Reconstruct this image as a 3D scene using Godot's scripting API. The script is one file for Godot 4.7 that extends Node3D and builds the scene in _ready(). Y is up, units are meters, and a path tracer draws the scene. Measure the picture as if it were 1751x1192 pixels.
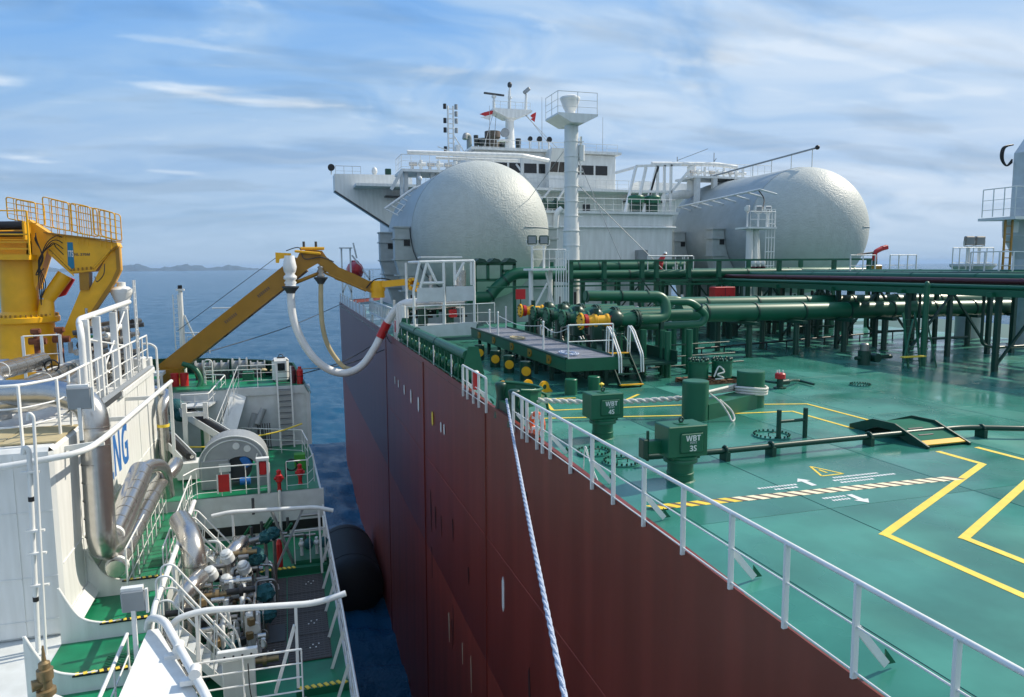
extends Node3D
# Two ships moored side by side at sea: a red-hulled tanker (its deck is y = 0) and the lower gas bunker vessel that fuels it.
# x runs across both ships, -z runs aft along them, units are metres.

const SEA_Y := -21.0
const EDGE := 6.33          # starboard rail of the tanker
const LOW := -8.4           # decks of the bunker vessel
const MID := -6.2
const FORE := -2.5
var used := {}
var M := {}
var rng := RandomNumberGenerator.new()

class B:
	var v := PackedVector3Array()
	var n := PackedVector3Array()
	var ix := PackedInt32Array()
	var o := Vector3.ZERO
	func _init(at := Vector3.ZERO) -> void:
		o = at
	func tri(a: Vector3, b: Vector3, c: Vector3, na: Vector3, nb: Vector3, nc: Vector3) -> void:
		var k := v.size()
		v.append(a - o); v.append(b - o); v.append(c - o)
		n.append(na); n.append(nb); n.append(nc)
		ix.append(k)
		if (b - a).cross(c - a).dot(na + nb + nc) > 0.0:
			ix.append(k + 2); ix.append(k + 1)
		else:
			ix.append(k + 1); ix.append(k + 2)
	func quad(a: Vector3, b: Vector3, c: Vector3, d: Vector3, nn: Vector3) -> void:
		tri(a, b, c, nn, nn, nn); tri(a, c, d, nn, nn, nn)
	func face(a: Vector3, b: Vector3, c: Vector3, d: Vector3, out: Vector3) -> void:
		var g := (c - a).cross(d - b).normalized()
		if g.dot(out) < 0.0: g = -g
		quad(a, b, c, d, g)
	func box(c: Vector3, s: Vector3, bs := Basis.IDENTITY, ch := 0.0) -> void:
		var h := s * 0.5
		for ax in 3:
			var ay := (ax + 1) % 3
			var az := (ax + 2) % 3
			for sg in [-1.0, 1.0]:
				var p: Array[Vector3] = []
				for q in [[-1, -1], [1, -1], [1, 1], [-1, 1]]:
					var e := Vector3.ZERO
					e[ax] = sg * h[ax]; e[ay] = q[0] * (h[ay] - ch); e[az] = q[1] * (h[az] - ch)
					p.append(c + bs * e)
				var nn := Vector3.ZERO
				nn[ax] = sg
				quad(p[0], p[1], p[2], p[3], bs * nn)
		if ch > 0.0:
			for ax in 3:
				var ay := (ax + 1) % 3
				var az := (ax + 2) % 3
				for q in [[-1, -1], [1, -1], [1, 1], [-1, 1]]:
					var p: Array[Vector3] = []
					for w in [[0, -1], [1, -1], [1, 1], [0, 1]]:
						var e := Vector3.ZERO
						e[ax] = w[1] * (h[ax] - ch)
						e[ay] = q[0] * (h[ay] - (ch if w[0] == 1 else 0.0))
						e[az] = q[1] * (h[az] - (0.0 if w[0] == 1 else ch))
						p.append(c + bs * e)
					var nn := Vector3.ZERO
					nn[ay] = q[0]; nn[az] = q[1]
					quad(p[0], p[1], p[2], p[3], (bs * nn).normalized())
	func beam(a: Vector3, b: Vector3, w: float, h: float, up := Vector3.UP) -> void:
		var d := (b - a)
		if absf(d.normalized().dot(up)) > 0.99: up = Vector3.RIGHT
		var zz := d.normalized()
		var xx := up.cross(zz).normalized()
		box((a + b) * 0.5, Vector3(w, h, d.length()), Basis(xx, zz.cross(xx), zz))
	func cyl(a: Vector3, b: Vector3, r1: float, r2 := -1.0, seg := 12, caps := true) -> void:
		if r2 < 0.0: r2 = r1
		var d := (b - a)
		var zz := d.normalized()
		var xx := (Vector3.UP if absf(zz.y) < 0.9 else Vector3.RIGHT).cross(zz).normalized()
		var yy := zz.cross(xx)
		var sl := (r1 - r2) / d.length()
		for i in seg:
			var t0 := TAU * i / seg
			var t1 := TAU * (i + 1) / seg
			var d0 := xx * cos(t0) + yy * sin(t0)
			var d1 := xx * cos(t1) + yy * sin(t1)
			var n0 := (d0 + zz * sl).normalized()
			var n1 := (d1 + zz * sl).normalized()
			tri(a + d0 * r1, a + d1 * r1, b + d1 * r2, n0, n1, n1)
			tri(a + d0 * r1, b + d1 * r2, b + d0 * r2, n0, n1, n0)
			if caps:
				tri(a, a + d0 * r1, a + d1 * r1, -zz, -zz, -zz)
				tri(b, b + d0 * r2, b + d1 * r2, zz, zz, zz)
	func tube(p: Array, r: float, seg := 8, caps := true) -> void:
		var m := p.size()
		var rings := []
		var xx := Vector3.ZERO
		for i in m:
			var q: Vector3 = p[i]
			var t := Vector3.ZERO
			if i > 0: t += (q - (p[i - 1] as Vector3)).normalized()
			if i < m - 1: t += ((p[i + 1] as Vector3) - q).normalized()
			t = t.normalized()
			if i == 0: xx = (Vector3.UP if absf(t.y) < 0.9 else Vector3.RIGHT).cross(t).normalized()
			else: xx = (xx - t * xx.dot(t)).normalized()
			var yy := t.cross(xx)
			var ring := PackedVector3Array()
			for k in seg: ring.append(xx * cos(TAU * k / seg) + yy * sin(TAU * k / seg))
			rings.append(ring)
			if caps and (i == 0 or i == m - 1):
				var nn := -t if i == 0 else t
				for k in seg: tri(q, q + ring[k] * r, q + ring[(k + 1) % seg] * r, nn, nn, nn)
		for i in m - 1:
			var a: PackedVector3Array = rings[i]
			var b: PackedVector3Array = rings[i + 1]
			var pa: Vector3 = p[i]
			var pb: Vector3 = p[i + 1]
			for k in seg:
				var k1 := (k + 1) % seg
				tri(pa + a[k] * r, pa + a[k1] * r, pb + b[k1] * r, a[k], a[k1], b[k1])
				tri(pa + a[k] * r, pb + b[k1] * r, pb + b[k] * r, a[k], b[k1], b[k])
	func lathe(prof: Array, at: Vector3, axis := Vector3.UP, seg := 24, smooth := false) -> void:
		var zz := axis.normalized()
		var xx := (Vector3.UP if absf(zz.y) < 0.9 else Vector3.RIGHT).cross(zz).normalized()
		var yy := zz.cross(xx)
		var sn := []
		for i in prof.size() - 1:
			var e: Vector2 = prof[i + 1] - prof[i]
			sn.append(Vector2(e.y, -e.x).normalized())
		for i in prof.size() - 1:
			var p0: Vector2 = prof[i]
			var p1: Vector2 = prof[i + 1]
			var m0: Vector2 = sn[i]
			var m1: Vector2 = sn[i]
			if smooth:
				if i > 0: m0 = (sn[i] + sn[i - 1]).normalized()
				if i < sn.size() - 1: m1 = (sn[i] + sn[i + 1]).normalized()
			for k in seg:
				var d0 := xx * cos(TAU * k / seg) + yy * sin(TAU * k / seg)
				var d1 := xx * cos(TAU * (k + 1) / seg) + yy * sin(TAU * (k + 1) / seg)
				var a := at + d0 * p0.x + zz * p0.y
				var b := at + d1 * p0.x + zz * p0.y
				var c := at + d1 * p1.x + zz * p1.y
				var d := at + d0 * p1.x + zz * p1.y
				if p0.x > 0.0001: tri(a, b, c, d0 * m0.x + zz * m0.y, d1 * m0.x + zz * m0.y, d1 * m1.x + zz * m1.y)
				if p1.x > 0.0001: tri(a, c, d, d0 * m0.x + zz * m0.y, d1 * m1.x + zz * m1.y, d0 * m1.x + zz * m1.y)
	func prism(poly: Array, at: Vector3, ex: Vector3, ey: Vector3, depth: float) -> void:
		# a polygon in the plane of ex and ey, thickened by depth along their normal
		var pk := PackedVector2Array(poly)
		var t := Geometry2D.triangulate_polygon(pk)
		var nz := ex.cross(ey).normalized()
		var h := nz * depth * 0.5
		for i in range(0, t.size(), 3):
			var q := []
			for k in 3: q.append(at + ex * pk[t[i + k]].x + ey * pk[t[i + k]].y)
			tri(q[0] + h, q[1] + h, q[2] + h, nz, nz, nz)
			tri(q[0] - h, q[1] - h, q[2] - h, -nz, -nz, -nz)
		var cw := Geometry2D.is_polygon_clockwise(pk)
		for i in pk.size():
			var a2 := pk[i]
			var b2 := pk[(i + 1) % pk.size()]
			var e := b2 - a2
			var n2 := Vector2(e.y, -e.x).normalized() * (-1.0 if cw else 1.0)
			var a := at + ex * a2.x + ey * a2.y
			var b := at + ex * b2.x + ey * b2.y
			quad(a - h, b - h, b + h, a + h, ex * n2.x + ey * n2.y)
	func ball(c: Vector3, r: Vector3, seg := 12) -> void:
		var rows := seg / 2
		for i in rows:
			for k in seg:
				var q := []
				for w in [[0, 0], [0, 1], [1, 1], [1, 0]]:
					var th: float = PI * (i + w[0]) / rows
					var ph: float = TAU * (k + w[1]) / seg
					q.append(Vector3(sin(th) * cos(ph), cos(th), sin(th) * sin(ph)))
				if i > 0: tri(c + q[0] * r, c + q[1] * r, c + q[2] * r, (q[0] / r).normalized(), (q[1] / r).normalized(), (q[2] / r).normalized())
				if i < rows - 1: tri(c + q[0] * r, c + q[2] * r, c + q[3] * r, (q[0] / r).normalized(), (q[2] / r).normalized(), (q[3] / r).normalized())
	func mesh() -> ArrayMesh:
		var a := []
		a.resize(Mesh.ARRAY_MAX)
		a[Mesh.ARRAY_VERTEX] = v
		a[Mesh.ARRAY_NORMAL] = n
		a[Mesh.ARRAY_INDEX] = ix
		var m := ArrayMesh.new()
		m.add_surface_from_arrays(Mesh.PRIMITIVE_TRIANGLES, a)
		return m

func numbered(parent: Node, called: String) -> String:
	var key := "%d/%s" % [parent.get_instance_id(), called]
	var k: int = used.get(key, 0)
	used[key] = k + 1
	return called if k == 0 else "%s_%03d" % [called, k]

func thing(called: String, label: String, category: String, at := Vector3.ZERO, group := "") -> Node3D:
	var t := Node3D.new()
	t.name = numbered(self, called)
	add_child(t, true)
	t.position = at
	t.set_meta("label", label)
	t.set_meta("category", category)
	if group: t.set_meta("group", group)
	return t

func part(parent: Node, called: String, b: B, m: Material, label := "", stuff := false) -> MeshInstance3D:
	return put(parent, called, b.mesh(), m, Vector3.ZERO, label, stuff)

func put(parent: Node, called: String, mesh: Mesh, m: Material, at := Vector3.ZERO, label := "", stuff := false) -> MeshInstance3D:
	var i := MeshInstance3D.new()
	i.mesh = mesh
	i.material_override = m
	i.name = numbered(parent, called)
	parent.add_child(i, true)
	i.position = at
	if label: i.set_meta("label", label)
	if stuff: i.set_meta("kind", "stuff")
	return i

func ground(called: String, b: B, m: Material) -> MeshInstance3D:
	var i := put(self, called, b.mesh(), m)
	i.set_meta("kind", "structure")
	i.set_meta("label", called.replace("_", " "))
	return i

func copy(t: Node3D, at: Vector3, label: String, turn := 0.0) -> Node3D:
	var c: Node3D = t.duplicate()
	var base := String(t.name)
	if base.length() > 4 and base[-4] == "_" and base.right(3).is_valid_int(): base = base.left(-4)
	c.name = numbered(self, base)
	add_child(c, true)
	c.position = at
	c.rotation.y = turn
	c.set_meta("label", label)
	return c

func words(parent: Node, called: String, text: String, size: float, at: Vector3, ex: Vector3, ey: Vector3, m: Material, bold := 700) -> MeshInstance3D:
	var f := SystemFont.new()
	f.font_names = PackedStringArray(["Droid Sans"])
	f.font_weight = bold
	var t := TextMesh.new()
	t.text = text; t.font = f; t.font_size = 64; t.pixel_size = size / 46.0; t.depth = 0.01
	var i := put(parent, called, t, m)
	i.transform = Transform3D(Basis(ex, ey, ex.cross(ey).normalized()), at)
	return i

func bend(p: Array, rad: float, k := 5) -> Array:
	# a polyline whose corners are rounded
	var out := [p[0]]
	for i in range(1, p.size() - 1):
		var q: Vector3 = p[i]
		var a: Vector3 = p[i - 1]
		var c: Vector3 = p[i + 1]
		var r := minf(rad, minf(q.distance_to(a), q.distance_to(c)) * 0.5)
		var s := q + (a - q).normalized() * r
		var e := q + (c - q).normalized() * r
		for j in k + 1:
			var t := float(j) / k
			out.append(s.lerp(q, t).lerp(q.lerp(e, t), t))
	out.append(p[-1])
	return out

func curve(p: Array, k := 6) -> Array:
	# a smooth line through points
	var out := []
	for i in p.size() - 1:
		var a: Vector3 = p[maxi(i - 1, 0)]
		var b: Vector3 = p[i]
		var c: Vector3 = p[i + 1]
		var d: Vector3 = p[mini(i + 2, p.size() - 1)]
		for j in k: out.append(b.cubic_interpolate(c, a, d, float(j) / k))
	out.append(p[-1])
	return out

func circle(c: Vector3, r: float, ex: Vector3, ey: Vector3, k := 16, share := 1.0) -> Array:
	var out := []
	for i in k + 1: out.append(c + ex * r * cos(TAU * share * i / k) + ey * r * sin(TAU * share * i / k))
	return out

func railing(called: String, label: String, p: Array, h: float, m: Material, o := {}) -> Node3D:
	# p: feet of the railing; its posts and rails are parts
	var base: Vector3 = p[0]
	var parent: Node3D = o.get("parent", null)
	var t: Node3D = parent if parent else thing(called, label, "railing", base, o.get("group", ""))
	var org := t.position
	var pw: float = o.get("post", 0.05)
	var step: float = o.get("step", 1.5)
	var tr: float = o.get("top", 0.03)
	var mr: float = o.get("mid", 0.016)
	var pb := B.new()
	if o.get("flat", false): pb.box(Vector3(0, h * 0.5, 0), Vector3(pw * 0.35, h, pw) if o.get("along_z", true) else Vector3(pw, h, pw * 0.35))
	else: pb.cyl(Vector3.ZERO, Vector3(0, h, 0), pw * 0.5, -1.0, 6)
	var pm := pb.mesh()
	for i in p.size() - 1:
		var a: Vector3 = p[i]
		var c: Vector3 = p[i + 1]
		var k := maxi(1, roundi(a.distance_to(c) / step))
		for j in k + (1 if i == p.size() - 2 else 0): put(t, "post", pm, m, a.lerp(c, float(j) / k) - org)
	var names := ["top_rail", "middle_rail", "lower_rail", "bottom_rail"]
	var lv: Array = o.get("levels", [1.0, 0.55, 0.15])
	for l in lv.size():
		var q := []
		for w in p: q.append((w as Vector3) + Vector3(0, h * lv[l], 0))
		if o.get("bent", 0.0) > 0.0: q = bend(q, o.bent)
		var b := B.new(org)
		b.tube(q, tr if l == 0 else mr, 8 if l == 0 else 5)
		part(t, names[mini(l, 3)], b, m)
	return t

func ladder(parent: Node3D, a: Vector3, b: Vector3, side: Vector3, w: float, m: Material, step := 0.3, r := 0.025, m2: Material = null) -> void:
	for s in [-1.0, 1.0]:
		var q := B.new(parent.position)
		q.beam(a + side * w * 0.5 * s, b + side * w * 0.5 * s, r * 2.0, r * 3.0, side)
		part(parent, "stringer", q, m)
	var rb := B.new()
	rb.cyl(side * w * -0.5, side * w * 0.5, r * 0.7, -1.0, 5)
	var rm := rb.mesh()
	var k := int(a.distance_to(b) / step)
	for i in range(1, k): put(parent, "rung", rm, m2 if m2 else m, a.lerp(b, float(i) / k) - parent.position)

func steps(parent: Node3D, a: Vector3, b: Vector3, side: Vector3, w: float, k: int, m: Material, tm: Material) -> void:
	# an inclined stair from a (top) to b (bottom)
	for s in [-1.0, 1.0]:
		var q := B.new(parent.position)
		q.beam(a + side * w * 0.5 * s, b + side * w * 0.5 * s, 0.04, 0.22, Vector3.UP)
		part(parent, "stringer", q, m)
	var run := Vector3(b.x - a.x, 0, b.z - a.z)
	var tb := B.new()
	var fw := run.normalized() if run.length() > 0.01 else Vector3.BACK
	tb.box(Vector3.ZERO, Vector3(w - 0.05, 0.035, 0.24), Basis(side, Vector3.UP, side.cross(Vector3.UP)))
	var tm2 := tb.mesh()
	for i in k: put(parent, "tread", tm2, tm, a.lerp(b, (i + 0.5) / k) - parent.position)

func nth(i: int) -> String:
	return ["first", "second", "third", "fourth", "fifth", "sixth", "seventh", "eighth", "ninth", "tenth", "eleventh", "twelfth"][i]

func flange(b: B, c: Vector3, axis: Vector3, r: float, w := 0.1) -> void:
	b.cyl(c - axis * w * 0.5, c + axis * w * 0.5, r, -1.0, 16)

func paint(c: Color, rough := 0.45, tex := "wear", metal := 0.0, scale := 0.35, bump := "") -> StandardMaterial3D:
	var m := StandardMaterial3D.new()
	m.albedo_color = c
	m.roughness = rough
	m.metallic = metal
	m.uv1_triplanar = true
	m.uv1_scale = Vector3.ONE * scale
	if tex: m.albedo_texture = M[tex]
	if bump:
		m.normal_enabled = true
		m.normal_texture = M[bump]
		m.normal_scale = 1.0
	return m

func noise_image(sz: int, seed: int, freq: float, oct: int, kind := FastNoiseLite.FRACTAL_FBM) -> Image:
	var f := FastNoiseLite.new()
	f.seed = seed; f.frequency = freq; f.fractal_octaves = oct; f.fractal_type = kind
	f.noise_type = FastNoiseLite.TYPE_SIMPLEX_SMOOTH
	return f.get_seamless_image(sz, sz)

func toned(img: Image, lo: Color, hi: Color, gain := 1.0, mips := true) -> ImageTexture:
	var w := img.get_width()
	var out := Image.create(w, w, false, Image.FORMAT_RGB8)
	for y in w:
		for x in w:
			var t := clampf((img.get_pixel(x, y).r - 0.5) * gain + 0.5, 0.0, 1.0)
			out.set_pixel(x, y, lo.lerp(hi, t))
	return ImageTexture.create_from_image(out)

func normals(img: Image, strength: float) -> ImageTexture:
	var i := img.duplicate()
	i.convert(Image.FORMAT_RGBA8)
	i.bump_map_to_normal_map(strength)
	return ImageTexture.create_from_image(i)

func make_materials() -> void:
	M.wear = toned(noise_image(256, 3, 0.012, 5), Color(0.93, 0.93, 0.925), Color(1, 1, 1), 1.2)
	M.blot = toned(noise_image(512, 5, 0.006, 6), Color(0.74, 0.8, 0.8), Color(1, 1, 1), 1.5)
	M.streak = toned(noise_image(256, 8, 0.01, 5), Color(0.9, 0.885, 0.87), Color(1, 1, 1), 1.7)
	M.rusty = toned(noise_image(256, 18, 0.02, 6), Color(0.66, 0.52, 0.42), Color(1, 1, 1), 2.6)
	M.gloss = toned(noise_image(256, 12, 0.008, 5), Color(0.4, 0.4, 0.4), Color(1, 1, 1), 1.6)
	M.foil = normals(noise_image(512, 21, 0.014, 5, FastNoiseLite.FRACTAL_RIDGED), 9.0)
	M.dent = normals(noise_image(256, 31, 0.01, 3), 2.0)
	M.ripple = normals(noise_image(512, 41, 0.02, 5), 10.0)
	M.weave = normals(noise_image(128, 51, 0.08, 2), 6.0)
	M.white = paint(Color8(228, 230, 228), 0.4, "wear", 0.0, 0.3)
	M.white.uv1_scale = Vector3(0.6, 0.09, 0.6)
	M.offwhite = paint(Color8(206, 211, 212), 0.45)
	M.grey = paint(Color8(148, 154, 158), 0.5)
	M.darkgrey = paint(Color8(62, 66, 70), 0.55)
	M.black = paint(Color8(22, 23, 25), 0.5, "")
	M.glass = paint(Color8(12, 16, 20), 0.08, "")
	M.green = paint(Color8(15, 94, 66), 0.4)
	M.darkgreen = paint(Color8(10, 62, 47), 0.4)
	M.deck = paint(Color8(62, 134, 118), 0.33, "blot", 0.0, 0.11)
	M.deck.roughness_texture = M.gloss
	M.deck.metallic_specular = 0.5
	M.deck_plate = paint(Color8(57, 127, 112), 0.3, "blot", 0.0, 0.09)
	M.deck_plate.roughness_texture = M.gloss
	M.deck_worn = paint(Color8(69, 141, 124), 0.42, "blot", 0.0, 0.13)
	M.deck_worn.roughness_texture = M.gloss
	M.seam = paint(Color8(26, 84, 74), 0.5)
	M.bdeck = paint(Color8(20, 128, 88), 0.42, "blot", 0.0, 0.2)
	M.bgreen = paint(Color8(12, 96, 66), 0.4)
	M.red = paint(Color8(122, 49, 39), 0.38, "streak", 0.0, 0.12, "dent")
	M.red.normal_scale = 0.12
	M.red.uv1_scale = Vector3(0.35, 0.03, 0.35)
	M.boot = paint(Color8(158, 68, 52), 0.45, "streak", 0.0, 0.12, "dent")
	M.boot.normal_scale = 0.12
	M.boot.uv1_scale = Vector3(0.35, 0.03, 0.35)
	M.signal = paint(Color8(190, 34, 36), 0.4)
	M.orange = paint(Color8(226, 92, 44), 0.5)
	M.maroon = paint(Color8(82, 32, 40), 0.4)
	M.yellow = paint(Color8(240, 178, 22), 0.38)
	M.ochre = paint(Color8(164, 118, 22), 0.4)
	M.lineyellow = paint(Color8(236, 206, 70), 0.5, "wear", 0.0, 0.8)
	M.teal = paint(Color8(20, 122, 160), 0.4)
	M.canvas = paint(Color8(10, 84, 90), 0.7, "wear", 0.0, 1.5, "weave")
	M.blue = paint(Color8(26, 104, 180), 0.4)
	M.foilm = paint(Color8(188, 193, 187), 0.55, "wear", 0.0, 0.35, "foil")
	M.foilm.normal_scale = 0.62
	M.foilside = paint(Color8(162, 171, 173), 0.45, "wear", 0.05, 0.2, "foil")
	M.foilside.normal_scale = 0.12
	M.clad = paint(Color8(196, 194, 190), 0.27, "wear", 0.9, 0.8, "dent")
	M.clad.normal_scale = 0.25
	M.steel = paint(Color8(150, 148, 144), 0.4, "wear", 0.8, 1.0)
	M.brass = paint(Color8(150, 128, 92), 0.45, "wear", 0.6, 2.0)
	M.rope = paint(Color8(218, 216, 208), 0.85, "wear", 0.0, 3.0, "weave")
	M.ropeblue = paint(Color8(176, 188, 208), 0.85, "wear", 0.0, 3.0, "weave")
	M.hose = paint(Color8(232, 234, 234), 0.5)
	M.beige = paint(Color8(186, 172, 134), 0.6)
	M.rubber = paint(Color8(18, 19, 20), 0.7, "wear", 0.0, 0.8, "dent")
	M.grating = paint(Color8(168, 170, 178), 0.55)
	M.darkgrate = paint(Color8(74, 70, 68), 0.6)
	M.wood = paint(Color8(140, 104, 74), 0.8, "rusty", 0.0, 1.2)
	M.rust = paint(Color8(120, 70, 44), 0.8, "rusty")
	M.funnelgreen = paint(Color8(70, 150, 54), 0.45)
	M.brown = paint(Color8(96, 82, 74), 0.6)
	M.cream = paint(Color8(236, 226, 190), 0.55, "wear", 0.0, 0.8)
	M.saddle = paint(Color8(172, 180, 180), 0.5)
	M.tread = paint(Color8(36, 104, 84), 0.75)
	M.tread.metallic_specular = 0.2
	M.scuff = paint(Color8(62, 34, 32), 0.6)
	M.skin = paint(Color8(168, 118, 90), 0.6, "")
	M.sea = paint(Color8(19, 75, 106), 0.12, "", 0.0, 0.3, "ripple")
	M.sea.normal_scale = 1.0
	M.sea.metallic_specular = 0.2
	M.hill = paint(Color8(62, 86, 98), 0.9, "rusty", 0.0, 0.002)

func make_sky() -> ImageTexture:
	var w := 4096
	var h := 2048
	var f := FastNoiseLite.new()
	f.seed = 77; f.noise_type = FastNoiseLite.TYPE_SIMPLEX_SMOOTH; f.fractal_octaves = 6; f.frequency = 1.0; f.fractal_gain = 0.55
	var g := FastNoiseLite.new()
	g.seed = 19; g.noise_type = FastNoiseLite.TYPE_SIMPLEX_SMOOTH; g.fractal_octaves = 3; g.frequency = 1.0
	var data := PackedFloat32Array()
	data.resize(w * h * 3)
	var stops := [[0.0, Color8(166, 189, 211)], [4.0, Color8(152, 182, 213)], [8.0, Color8(146, 180, 219)], [11.0, Color8(138, 178, 221)], [15.0, Color8(120, 170, 226)], [22.0, Color8(106, 160, 224)], [40.0, Color8(84, 140, 216)], [90.0, Color8(70, 122, 198)]]
	# streaks of cirrus: azimuth, elevation, half length, half depth, strength
	var streaks := [[-2.0, 11.9, 8.5, 0.7, 1.0], [-17.0, 11.4, 4.5, 0.6, 0.95], [-5.0, 15.0, 8.0, 0.35, 0.5], [12.0, 14.4, 9.0, 0.45, 0.5], [-6.5, 6.6, 3.2, 0.22, 0.6], [-16.0, 7.0, 2.6, 0.25, 0.75], [38.0, 14.6, 14.0, 1.3, 0.55], [46.0, 10.8, 9.0, 0.5, 0.5], [24.0, 12.6, 9.0, 0.9, 0.45], [70.0, 17.0, 14.0, 1.0, 0.6], [-44.0, 14.0, 12.0, 0.8, 0.7], [120.0, 13.0, 18.0, 1.0, 0.6], [-95.0, 12.0, 16.0, 0.9, 0.6], [180.0, 15.0, 20.0, 1.1, 0.6], [-140.0, 12.5, 14.0, 0.8, 0.6]]
	for y in h:
		var el := 90.0 - 180.0 * (y + 0.5) / h
		var e := maxf(el, 0.0)
		var base := Color.BLACK
		for i in stops.size() - 1:
			if e >= stops[i][0] and e <= stops[i + 1][0]:
				base = (stops[i][1] as Color).lerp(stops[i + 1][1], (e - stops[i][0]) / (stops[i + 1][0] - stops[i][0]))
		var sy := sin(deg_to_rad(e))
		var cy := cos(deg_to_rad(e))
		var s := 1.0 / (sy + 0.16)
		var x := 0
		while x < w:
			var c := base
			var deg := 360.0 * (x + 0.5) / w
			if deg > 180.0: deg -= 360.0
			# the finest grain is only worked out where the camera can look
			var step := 1 if deg > -30.0 and deg < 70.0 and e < 22.0 else 4
			if el < -0.5: step = 64
			else:
				var az := deg_to_rad(deg)
				var px := sin(az) * cy * s
				var pz := -cos(az) * cy * s
				var warp := g.get_noise_2d(px * 0.5, pz * 0.5)
				var veil := f.get_noise_2d(px * 0.7 + warp * 0.8, pz * 1.9 + warp * 1.1)
				var wisp := f.get_noise_2d(px * 1.6 + 40.0 + warp, pz * 6.5 - 11.0)
				# more cloud towards the right of the picture, the clearest sky to the left of it
				var side := 0.5 - 0.5 * cos(az - deg_to_rad(-42.0))
				var cover := smoothstep(-0.5, 0.62, veil * 0.6 + side * 0.95 - 0.14)
				c = c.lerp(Color8(178, 202, 226).lerp(Color8(208, 222, 238), clampf(side * 2.4, 0.0, 1.0)), cover * 0.88 * smoothstep(-3.0, 5.0, e))
				var hi := smoothstep(0.34, 0.85, wisp + veil * 0.25 + side * 0.12) * 0.36
				for q in streaks:
					var da: float = wrapf(deg - q[0], -180.0, 180.0) / q[2]
					var de: float = (e - q[1] + da * 0.25) / q[3]
					if absf(da) < 1.6 and absf(de) < 3.0:
						hi = maxf(hi, q[4] * 0.72 * smoothstep(0.3, 1.25, exp(-da * da * 1.6 - de * de * (1.2 if de > 0.0 else 2.6)) + wisp * 1.1 + veil * 0.35))
				c = c.lerp(Color8(230, 237, 245), hi * smoothstep(2.0, 6.0, e))
				c = c.darkened(clampf(f.get_noise_2d(px * 0.8 - 60.0, pz * 2.6 + 8.0) * 0.16, 0.0, 0.06) * smoothstep(1.0, 6.0, e))
			var l := c.srgb_to_linear()
			for t in mini(step, w - x):
				var k := (y * w + x + t) * 3
				data[k] = l.r; data[k + 1] = l.g; data[k + 2] = l.b
			x += step
	return ImageTexture.create_from_image(Image.create_from_data(w, h, false, Image.FORMAT_RGBF, data.to_byte_array()))

func _ready() -> void:
	rng.seed = 2024
	var cam := Camera3D.new()
	cam.name = "camera"
	cam.fov = 50.99
	cam.near = 0.1
	cam.far = 40000.0
	cam.transform = Transform3D(Basis(Vector3(0.9555, -0.0078, 0.29487), Vector3(0.04054, 0.99364, -0.10506), Vector3(-0.29218, 0.11234, 0.94974)).orthonormalized(), Vector3(0, 4.85, 0))
	add_child(cam)
	cam.current = true
	var we := WorldEnvironment.new()
	we.name = "world_environment"
	var env := Environment.new()
	env.background_mode = Environment.BG_SKY
	var sm := PanoramaSkyMaterial.new()
	sm.panorama = make_sky()
	var sky := Sky.new()
	sky.sky_material = sm
	env.sky = sky
	env.tonemap_mode = Environment.TONE_MAPPER_LINEAR
	env.tonemap_exposure = 1.12
	env.sdfgi_enabled = true
	env.ssao_enabled = true
	env.ssil_enabled = true
	env.fog_enabled = true
	env.fog_density = 0.00007
	env.fog_light_color = Color8(168, 198, 230)
	we.environment = env
	add_child(we)
	var sun := DirectionalLight3D.new()
	sun.name = "sun"
	sun.light_energy = 1.48
	sun.light_color = Color(1.0, 0.955, 0.88)
	sun.light_angular_distance = 0.53
	sun.shadow_enabled = true
	var az := deg_to_rad(10.0)
	var el := deg_to_rad(41.0)
	sun.basis = Basis.looking_at(-Vector3(cos(el) * cos(az), sin(el), -cos(el) * sin(az)))
	add_child(sun)
	make_materials()
	build_sea()
	build_tanker_hull()
	build_tanker_house()
	build_gas_tanks()
	build_deck_marks()
	build_deck_rails()
	build_deck_fittings()
	build_manifold()
	build_pipe_racks()
	build_towers()
	build_bunker_hull()
	build_bunker_casing()
	build_bunker_deck()
	build_bunker_bow()
	build_cranes()
	build_lines()
	build_person()

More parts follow.
